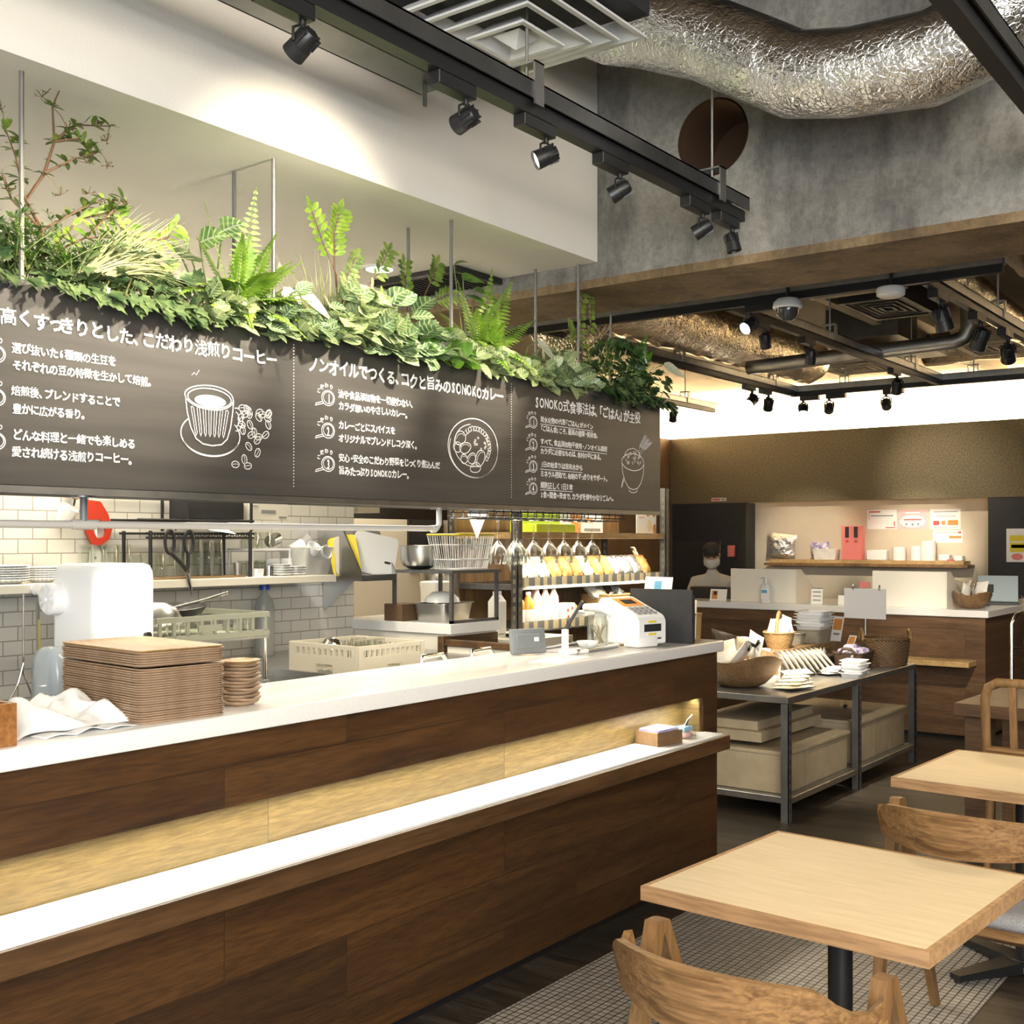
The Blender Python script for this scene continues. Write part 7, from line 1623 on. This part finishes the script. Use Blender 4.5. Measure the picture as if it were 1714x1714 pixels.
def along(L, s):
    s = s % 1*n_; i = int(s); f = s-i; p, q_ = L[i], L[(i+1) % n_]; return (p[0]+(q_[0]-p[0])*f, p[1]+(q_[1]-p[1])*f)
def per(L):
    d = [0]
    for i in range(n_): d.append(d[-1]+math.dist(L[i], L[(i+1) % n_]))
    return d
pd = per(L0)
for k in range(64):
    s = pd[-1]*k/64; i = max(j for j in range(n_) if pd[j] <= s); f = (s-pd[i])/(pd[i+1]-pd[i]+1e-9); a, c = along(L0, (i+f)/n_), along(L1, (i+f)/n_); cyl(b, (a[0], a[1], .004), (c[0], c[1], .004+hB), .0016, n=5)
for k in range(8): x = -.11+k*.031; cyl(b, (x, -.08, .003), (x, .08, .003), .0016, n=5)
part('wires', b, 'white_plastic', t)
b = NB(); tube(b, [(p[0], p[1], .008+hB) for p in L1], .005, 8, closed=True); part('rim', b, 'yellow', t)
b = NB(); put_text(b, 'RETURN', -.15, -.015, .128, -.1145, 2.3, 0); put_text(b, 'RETURN', -.148, -.013, .128, -.1148, 2.3, 0); part('lettering', b, 'white_print', t, smooth=0)
t = thing('hotel_pan', 'deep steel food pan under the steel frame', 'pan', (4.46, 3.76, 1.0503), math.radians(8))
b = NB(); o = rrect(.28, .20, .03, 4); loft(b, [[(x*f, y*f, z) for x, y in o] for f, z in ((.86, 0), (.97, .085), (1.05, .087), (1.05, .09), (.95, .089), (.83, .004))]); part('pan', b, 'steel', t)
b = NB(); lathe(b, [(0, .055), (.05, .05), (.085, .02), (.09, 0), (.086, 0), (.08, .018), (0, .05)], 24, c=(.02, .02, .0905)); part('lid', b, 'white_plastic', t)
b = NB(); box(b, -.07, .07, -.06, .06, 0, .085, .003); solo('brown_box', b, 'bark', 'small dark brown box left of the steel food pan', 'box', (4.34, 3.93, 1.0503), smooth=0)
t = thing('tall_canister', 'tall beige canister with a lid behind the steel frame', 'canister', (4.80, 4.10, .9503))
b = NB(); o = rrect(.15, .13, .03, 4); loft(b, [[(x*f, y*f, z) for x, y in o] for f, z in ((.9, 0), (1, .25), (1.04, .255), (1.02, .275), (.9, .28))]); part('body', b, 'offwhite', t)
b = NB(); tube(b, [(-.03, -.066, .20), (-.02, -.085, .22), (.02, -.085, .22), (.03, -.066, .20)], .005, 8); part('handle', b, 'offwhite', t)
# slanted board holder with cutting boards
t = thing('board_holder', 'steel wall bracket holding cutting boards at the end of the tiles', 'holder', (0, 0, 0))
b = NB(); box(b, 4.02, 4.262, 3.90, 4.16, 1.255, 1.285); part('ledge', b, 'steel', t, smooth=0)
b = NB(); prism(b, [(3.90, 1.285), (3.90, 1.30), (4.02, 1.50), (4.195, 1.52), (4.195, 1.285)], 'x', 4.012, 4.0195); part('side_plate', b, 'steel', t, smooth=0); b = NB(); prism(b, [(3.90, 1.285), (4.02, 1.50), (4.195, 1.52), (4.195, 1.285)], 'x', 4.2625, 4.2685); part('side_plate', b, 'steel', t, smooth=0)
b = NB(); prism(b, [(3.98, 1.254), (4.195, 1.254), (4.195, 1.10)], 'x', 4.05, 4.056); part('gusset', b, 'steel', t, smooth=0)
def cutting_board(label, loc, w, h, mat, m, hole=None):
    t = thing('cutting_board', label, 'cutting board', loc, 0, 'cutting boards in the steel holder')
    b = NB(); o = rrect(w, h, .025, 4); v = prism(b, [(x, y+h/2) for x, y in o], 'y', -.004, .004); bmesh.ops.transform(b, matrix=m, verts=v); part('board', b, mat, t, smooth=0)
    if hole:
        b = NB(); v = prism(b, [(x+hole[0], y+hole[1]) for x, y in rrect(.035, .012, .005, 3)], 'y', -.0046, -.0041); bmesh.ops.transform(b, matrix=m, verts=v); part('grip_hole', b, 'black_matte', t, smooth=0)
cutting_board('yellow edged cutting board leaning left in the steel holder', (4.05, 4.02, 1.2855), .14, .19, 'yellow', rotm(0, -.20, -.9))
cutting_board('white cutting board standing behind the largest one', (4.085, 4.02, 1.2855), .18, .19, 'offwhite', rotm(0, -.08, -.4))
cutting_board('large white cutting board with a grip hole in the steel holder', (4.16, 3.97, 1.2855), .24, .20, 'white_plastic', rotm(-.06, .20, -.35), (.075, .07))
# hood and dark lintel, board and boiler at the back
b = NB(); prism(b, [(4.02, 1.60), (4.60, 1.60), (4.60, 2.5), (4.40, 2.5)], 'y', 4.33, 4.95); solo('range_hood', b, 'steel', 'stainless range hood with a sloped side past the tiled wall', 'hood', smooth=0)
b = NB(); box(b, 4.62, 6.2, 4.55, 4.60, 1.575, 1.66); box(b, 4.62, 4.65, 4.6001, 4.99, 1.575, 1.66); solo('dark_lintel', b, 'black', 'black steel bar across the kitchen rear above the mixing bowl', 'bar', smooth=0)
t = thing('wall_board', 'black framed notice board on the kitchen rear wall', 'board', (5.73, 4.995, 1.30))
b = NB(); box(b, -.17, .17, -.02, 0, 0, .30, .002); part('frame', b, 'black', t, smooth=0)
b = NB(); box(b, -.15, .15, -.0215, -.0202, .02, .28); part('panel', b, 'black_matte', t, smooth=0)
b = NB(); lathe(b, [(0, 0), (.11, 0), (.11, .30), (.115, .31), (.11, .34), (0, .36)], 32); solo('water_boiler', b, 'steel', 'tall cylindrical steel boiler behind the wire basket', 'boiler', (5.0, 4.24, .9503))
b = NB(); prism(b, [(-.062, 0), (.062, 0), (0, -.10)], 'y', -.002, .002); solo('paper_pennant', b, 'paper', 'white triangular paper hanging under the planter left of the wine glasses', 'pennant', (3.34, 2.655, 1.5595), smooth=0)
# low white units at the kitchen side of the counter
t = thing('chest_unit', 'low white chest with two chrome handles behind the counter', 'chest', (0, 0, 0))
b = NB(); box(b, 3.08, 3.80, 2.73, 2.98, 0, .965, .004); part('body', b, 'offwhite', t, smooth=0)
for x0 in (3.16, 3.45): b = NB(); tube(b, [(x0, 2.76, .966), (x0+.005, 2.77, 1.0), (x0+.03, 2.79, 1.025), (x0+.19, 2.83, 1.022), (x0+.215, 2.835, 1.0), (x0+.22, 2.84, .966)], .009, 10); part('handle', b, 'chrome', t)
t = thing('swing_gate', 'half height white gate with a wooden cap beside the corner counter', 'gate', (0, 0, 0))
b = NB(); box(b, 4.18, 4.20, 3.0, 3.50, .1, .955); part('panel', b, 'offwhite', t, smooth=0)
b = NB(); box(b, 4.17, 4.21, 2.99, 3.51, .9555, .985, .002); part('cap', b, 'edge_wood', t, smooth=0)
b = NB(); box(b, 4.16, 4.22, 3.51, 3.545, 0, 1.0, .002); part('post', b, 'edge_wood', t, smooth=0)
# wine glasses on the rack under the planter
t = thing('glass_rack', 'black wire stemware rack fixed under the planter', 'rack', (0, 0, 0))
b = NB()
for k in range(9):
    x = 3.19+k*.10
    tube(b, [(x, 2.46, 1.559), (x, 2.46, 1.535), (x-.02, 2.455, 1.528), (x-.02, 2.64, 1.528), (x+.0, 2.645, 1.535), (x, 2.645, 1.559)], .0022, 6)
    tube(b, [(x+.055, 2.46, 1.559), (x+.055, 2.46, 1.535), (x+.03, 2.455, 1.528), (x+.03, 2.64, 1.528), (x+.055, 2.645, 1.535), (x+.055, 2.645, 1.559)], .0022, 6)
for z in (1.538, 1.551): cyl(b, (3.16, 2.458, z), (4.06, 2.458, z), .0022, n=6); cyl(b, (3.16, 2.647, z), (4.06, 2.647, z), .0022, n=6)
part('wires', b, 'black', t)
b = NB(); lathe(b, [(0, .166), (.031, .166), (.031, .1645), (.006, .161), (.0035, .152), (.0035, .088), (.010, .080), (.026, .060), (.036, .036), (.034, .010), (.029, 0), (.028, 0), (.033, .010), (.0345, .036), (.025, .058), (.006, .076), (0, .077)], 24)
fg = solo('wine_glass', b, 'glass', '', 'glass', group='wine glasses hung from the stemware rack')
for i, (x, y) in enumerate(((3.395, 2.60), (3.495, 2.60), (3.395, 2.51), (3.495, 2.51), (3.595, 2.51), (3.695, 2.51), (3.795, 2.51), (3.895, 2.51))):
    o = fg if i == 0 else fg.copy()
    if i: C.objects.link(o)
    o.location = (x, y, 1.363); o['label'] = '%s wine glass from the left in the back row of the stemware rack' % nth_left(i) if i < 2 else '%s hanging wine glass from the left in the front row of the stemware rack' % nth_left(i-2)

# ---------------------------------------------------------------- far ceiling: tracks, spots, ducts, vents
def rail(parent, p0, p1, z=2.55):
    x0, x1 = sorted((p0[0], p1[0])); y0, y1 = sorted((p0[1], p1[1]))
    if x1-x0 > y1-y0: bx = [(x0, x1, y0-.03, y0-.024), (x0, x1, y0+.024, y0+.03), (x0, x1, y0-.03, y0+.03)]; tr = (x0, x1, y0-.017, y0+.017)
    else: bx = [(x0-.03, x0-.024, y0, y1), (x0+.024, x0+.03, y0, y1), (x0-.03, x0+.03, y0, y1)]; tr = (x0-.017, x0+.017, y0, y1)
    b = NB()
    for i, (a, c, d, e) in enumerate(bx): box(b, a, c, d, e, z+.008 if i < 2 else z+.045, z+.05)
    ch_ = part('channel', b, 'galv', parent, smooth=0)
    b = NB(); box(b, *tr, z-.025, z+.008); part('track', b, 'black', ch_, smooth=0)
def rod(parent, x, y, z0, z1): b = NB(); cyl(b, (x, y, z0), (x, y, z1), .005, n=8); box(b, x-.02, x+.02, y-.036, y-.031, z0-.03, z0+.06); box(b, x-.02, x+.02, y+.031, y+.036, z0-.03, z0+.06); box(b, x-.02, x+.02, y-.036, y+.036, z0+.055, z0+.06); part('hanger', b, 'galv', parent)
tf = thing('lighting_track', 'rectangular steel track frame hung under the far ceiling', 'lighting track', (0, 0, 0))
for p0, p1 in (((4.9, 1.2), (4.9, 4.2)), ((4.94, 1.52), (9.6, 1.52)), ((4.94, 2.43), (8.16, 2.43)), ((4.94, 3.48), (8.16, 3.48)), ((8.2, .6), (8.2, 3.51))): rail(tf, p0, p1)
for x, y in ((4.9, 1.9), (4.9, 2.9), (6.2, 2.43), (7.6, 2.43), (6.4, 3.48), (7.8, 3.48), (8.2, 3.1), (8.2, 2.2), (6.1, 1.52), (7.8, 1.52)): rod(tf, x, y, 2.59, 3.06)
ts = thing('lighting_track', 'short steel track above the bread rack beside the plants', 'lighting track', (0, 0, 0)); rail(ts, (6.4, 4.46), (8.8, 4.46))
for x in (6.9, 8.3): rod(ts, x, 4.46, 2.59, 3.06)
GF = 'black spotlights on the far track frame'
FS = [((4.9, 2.30), (4.1, 2.6, 1.9), 'lit spotlight on the front rail beside the dome camera', 2, 0, 'Y', .85),
      ((5.35, 2.43), (6.4, 2.7, .7), 'first spotlight on the middle rail, hanging left of the grey pipe', 1, 150, 'X', .8),
      ((5.93, 2.43), (6.6, 2.9, .7), 'second spotlight on the middle rail', 1, 150, 'X', .85),
      ((7.32, 2.43), (8.8, 3.2, .9), 'last spotlight on the middle rail near the back rail', 0, 40, 'X', 1.0),
      ((7.45, 3.48), (6.0, 3.9, 1.2), 'lit spotlight on the left rail nearer the plants', 2, 0, 'X', 1.0),
      ((7.72, 3.48), (9.0, 4.3, 1.0), 'unlit spotlight on the left rail beside the lit one', 0, 0, 'X', 1.0),
      ((8.2, 3.42), (7.0, 2.9, .8), 'lit spotlight at the corner of the left and back rails', 2, 0, 'Y', 1.0),
      ((8.2, 3.22), (11.35, 4.72, 1.36), 'first unlit spotlight on the back rail from the corner', 0, 130, 'Y', 1.0),
      ((8.2, 2.80), (11.35, 3.58, 1.34), 'second unlit spotlight on the back rail from the corner', 0, 170, 'Y', 1.0),
      ((5.17, 1.52), (5.9, 1.2, .6), 'nearest spotlight on the right rail', 0, 0, 'X', 1.1),
      ((5.78, 1.52), (6.6, 2.5, .5), 'middle spotlight on the right rail', 0, 40, 'X', 1.1),
      ((6.30, 1.52), (9.0, 2.1, .6), 'farthest spotlight on the right rail', 0, 110, 'X', 1.1)]
for (x, y), aim, l, lit, pw, ax, s in FS: track_spot((x, y, 2.525), aim, l, GF, s, lit, pw, 22 if aim[0] > 11 else 40, .8, ax, SOFT)
track_spot((8.1, 4.46, 2.525), (8.9, 5.0, 1), 'single spotlight on the short track beside the plants', None, .9, 0, 0, 40, .8, 'X')
# assumed spot without a fixture, for the glow on the fascia
spot('assumed_fascia_beam', (9.9, 3.6, 2.5), (11.2, 3.3, 2.05), 26, 60, 1.0, SOFT, .03)
t = thing('dome_camera', 'white dome security camera under the front rail', 'camera', (4.86, 2.10, 2.46))
b = NB(); lathe(b, [(0, .065), (.045, .065), (.062, .05), (.066, .028), (.060, .02), (0, .02)], 28); part('housing', b, 'white_plastic', t)
b = NB(); lathe(b, [(.050, .02), (.048, 0), (.036, -.022), (.018, -.034), (0, -.037)], 24); part('dome', b, pbr('smoked_dome', (.05, .05, .05), .08), t)
b = NB(); cyl(b, (0, 0, .065), (0, 0, .59), .008, n=10); part('stem', b, 'black', t)
t = thing('smoke_detector', 'white round detector at the corner of the front rail', 'detector', (4.86, 1.64, 2.475))
b = NB(); lathe(b, [(0, .04), (.055, .04), (.06, .03), (.058, .008), (.045, 0), (0, -.002)], 28); part('body', b, 'white_plastic', t)
b = NB(); cyl(b, (0, 0, .04), (0, 0, .58), .007, n=10); part('stem', b, 'black', t)
def cassette(name, label, x0, x1, y0, y1, z, h, mat, slat):
    t = thing(name, label, 'air conditioner' if 'cassette' in name else 'air vent', ((x0+x1)/2, (y0+y1)/2, z)); a, c = (x1-x0)/2, (y1-y0)/2
    b = NB(); box(b, -a, a, -c, c, .012, h); part('casing', b, mat, t, smooth=0)
    b = NB(); w_ = min(a, c)*.16
    for q in ((-a, a, -c, -c+w_), (-a, a, c-w_, c), (-a, -a+w_, -c+w_, c-w_), (a-w_, a, -c+w_, c-w_)): box(b, *q, 0, .0119)
    part('frame', b, mat, t, smooth=0)
    b = NB()
    for k in range(4): f = .80-.19*k; [box(b, *q, .004-.002*k+.002, .0115) for q in ((-a*f, a*f, -c*f, -c*f+.02), (-a*f, a*f, c*f-.02, c*f), (-a*f, -a*f+.02, -c*f+.021, c*f-.021), (a*f-.02, a*f, -c*f+.021, c*f-.021))]
    part('louvres', b, slat, t, smooth=0)
    for sx in (-1, 1): b = NB(); cyl(b, (sx*a*.8, c*.8, h), (sx*a*.8, c*.8, 3.06-z), .005, n=8); part('hanger_rod', b, 'galv', t)
M['brownvent'] = pbr('vent_cream', (.50, .44, .34), .5)
cassette('ceiling_cassette', 'dark square ceiling air conditioner beside the dome camera', 6.18, 6.78, 2.02, 2.38, 2.75, .20, 'black', 'black')
cassette('louvred_vent', 'cream louvred vent in front of the dark air conditioner', 5.72, 6.05, 1.95, 2.47, 2.76, .10, 'brownvent', 'brownvent')
cassette('louvred_vent', 'cream louvred vent beyond the grey pipe over the back rail', 8.40, 8.95, 2.93, 3.42, 2.76, .10, 'brownvent', 'brownvent')
cassette('louvred_vent', 'cream louvred vent at the right edge beyond the right rail', 8.0, 8.6, 1.75, 2.3, 2.76, .10, 'brownvent', 'brownvent')
def duct(label, pts, r, mat='foil_warm', seed=0, name='foil_duct', n=28):
    P_ = []
    for a, c in zip(pts, pts[1:]):
        L = max(2, int((Vector(c)-Vector(a)).length/.12))
        P_ += [tuple(Vector(a).lerp(Vector(c), k/L)) for k in range(L)]
    P_.append(pts[-1]); b = NB(); tube(b, P_, r, n)
    if 'foil' in mat:
        for v in b.verts: a = v.co; v.co = a+Vector((math.sin(a.y*37+a.z*21+seed), math.sin(a.x*33+a.z*27), math.sin(a.y*41+a.x*23)))*.007
    return solo(name, b, mat, label, 'duct' if 'duct' in name else 'pipe', smooth=180)
duct('long warm lit foil duct above the left rail of the track frame', [(4.5, 3.42, 2.80), (5.6, 3.42, 2.78), (8.3, 3.42, 2.80)], .17)
duct('foil duct running beside the right rail at the right edge', [(4.5, 1.32, 2.88), (7.0, 1.32, 2.84), (8.9, 1.32, 2.86)], .13, seed=2)
duct('second foil duct above the right rail, nearer the vents', [(4.6, 1.78, 2.90), (5.6, 1.74, 2.82), (7.4, 1.70, 2.72), (7.9, 1.70, 2.73)], .085, seed=4)
duct('foil duct crossing the far ceiling behind the grey pipe', [(8.75, 1.2, 2.88), (8.75, 2.7, 2.87)], .12, seed=6)
duct('grey pipe with an elbow crossing the middle of the far ceiling', [(7.0, 3.3, 2.58), (7.0, 1.98, 2.62), (7.0, 1.93, 2.64), (7.0, 1.90, 2.70), (7.0, 1.90, 3.06)], .045, 'galv', name='grey_pipe', n=20)
b = NB(); box(b, 7.8, 8.3, 2.4, 2.9, 2.74, 2.78); box(b, 7.7, 8.1, 2.55, 3.05, 2.82, 3.04); solo('duct_box', b, 'darksteel', 'dark duct box above the back rail of the track frame', 'duct box', smooth=0)
b = NB(); lathe(b, [(.0, 0), (.30, 0), (.31, .02), (.30, .05), (.22, .06), (0, .06)], 36, mat=Matrix.Translation((5.1, 3.45, 2.74)) @ Matrix.Rotation(PI/2, 4, 'Y')); solo('duct_collar', b, 'foil_warm', 'large round foil collar behind the right end of the plants', 'duct')
b = NB(); box(b, 4.5, 11.0, 2.66, 2.72, 2.90, 3.05); solo('ceiling_joist', b, 'brownvent', 'pale steel joist along the far ceiling', 'joist', smooth=0)
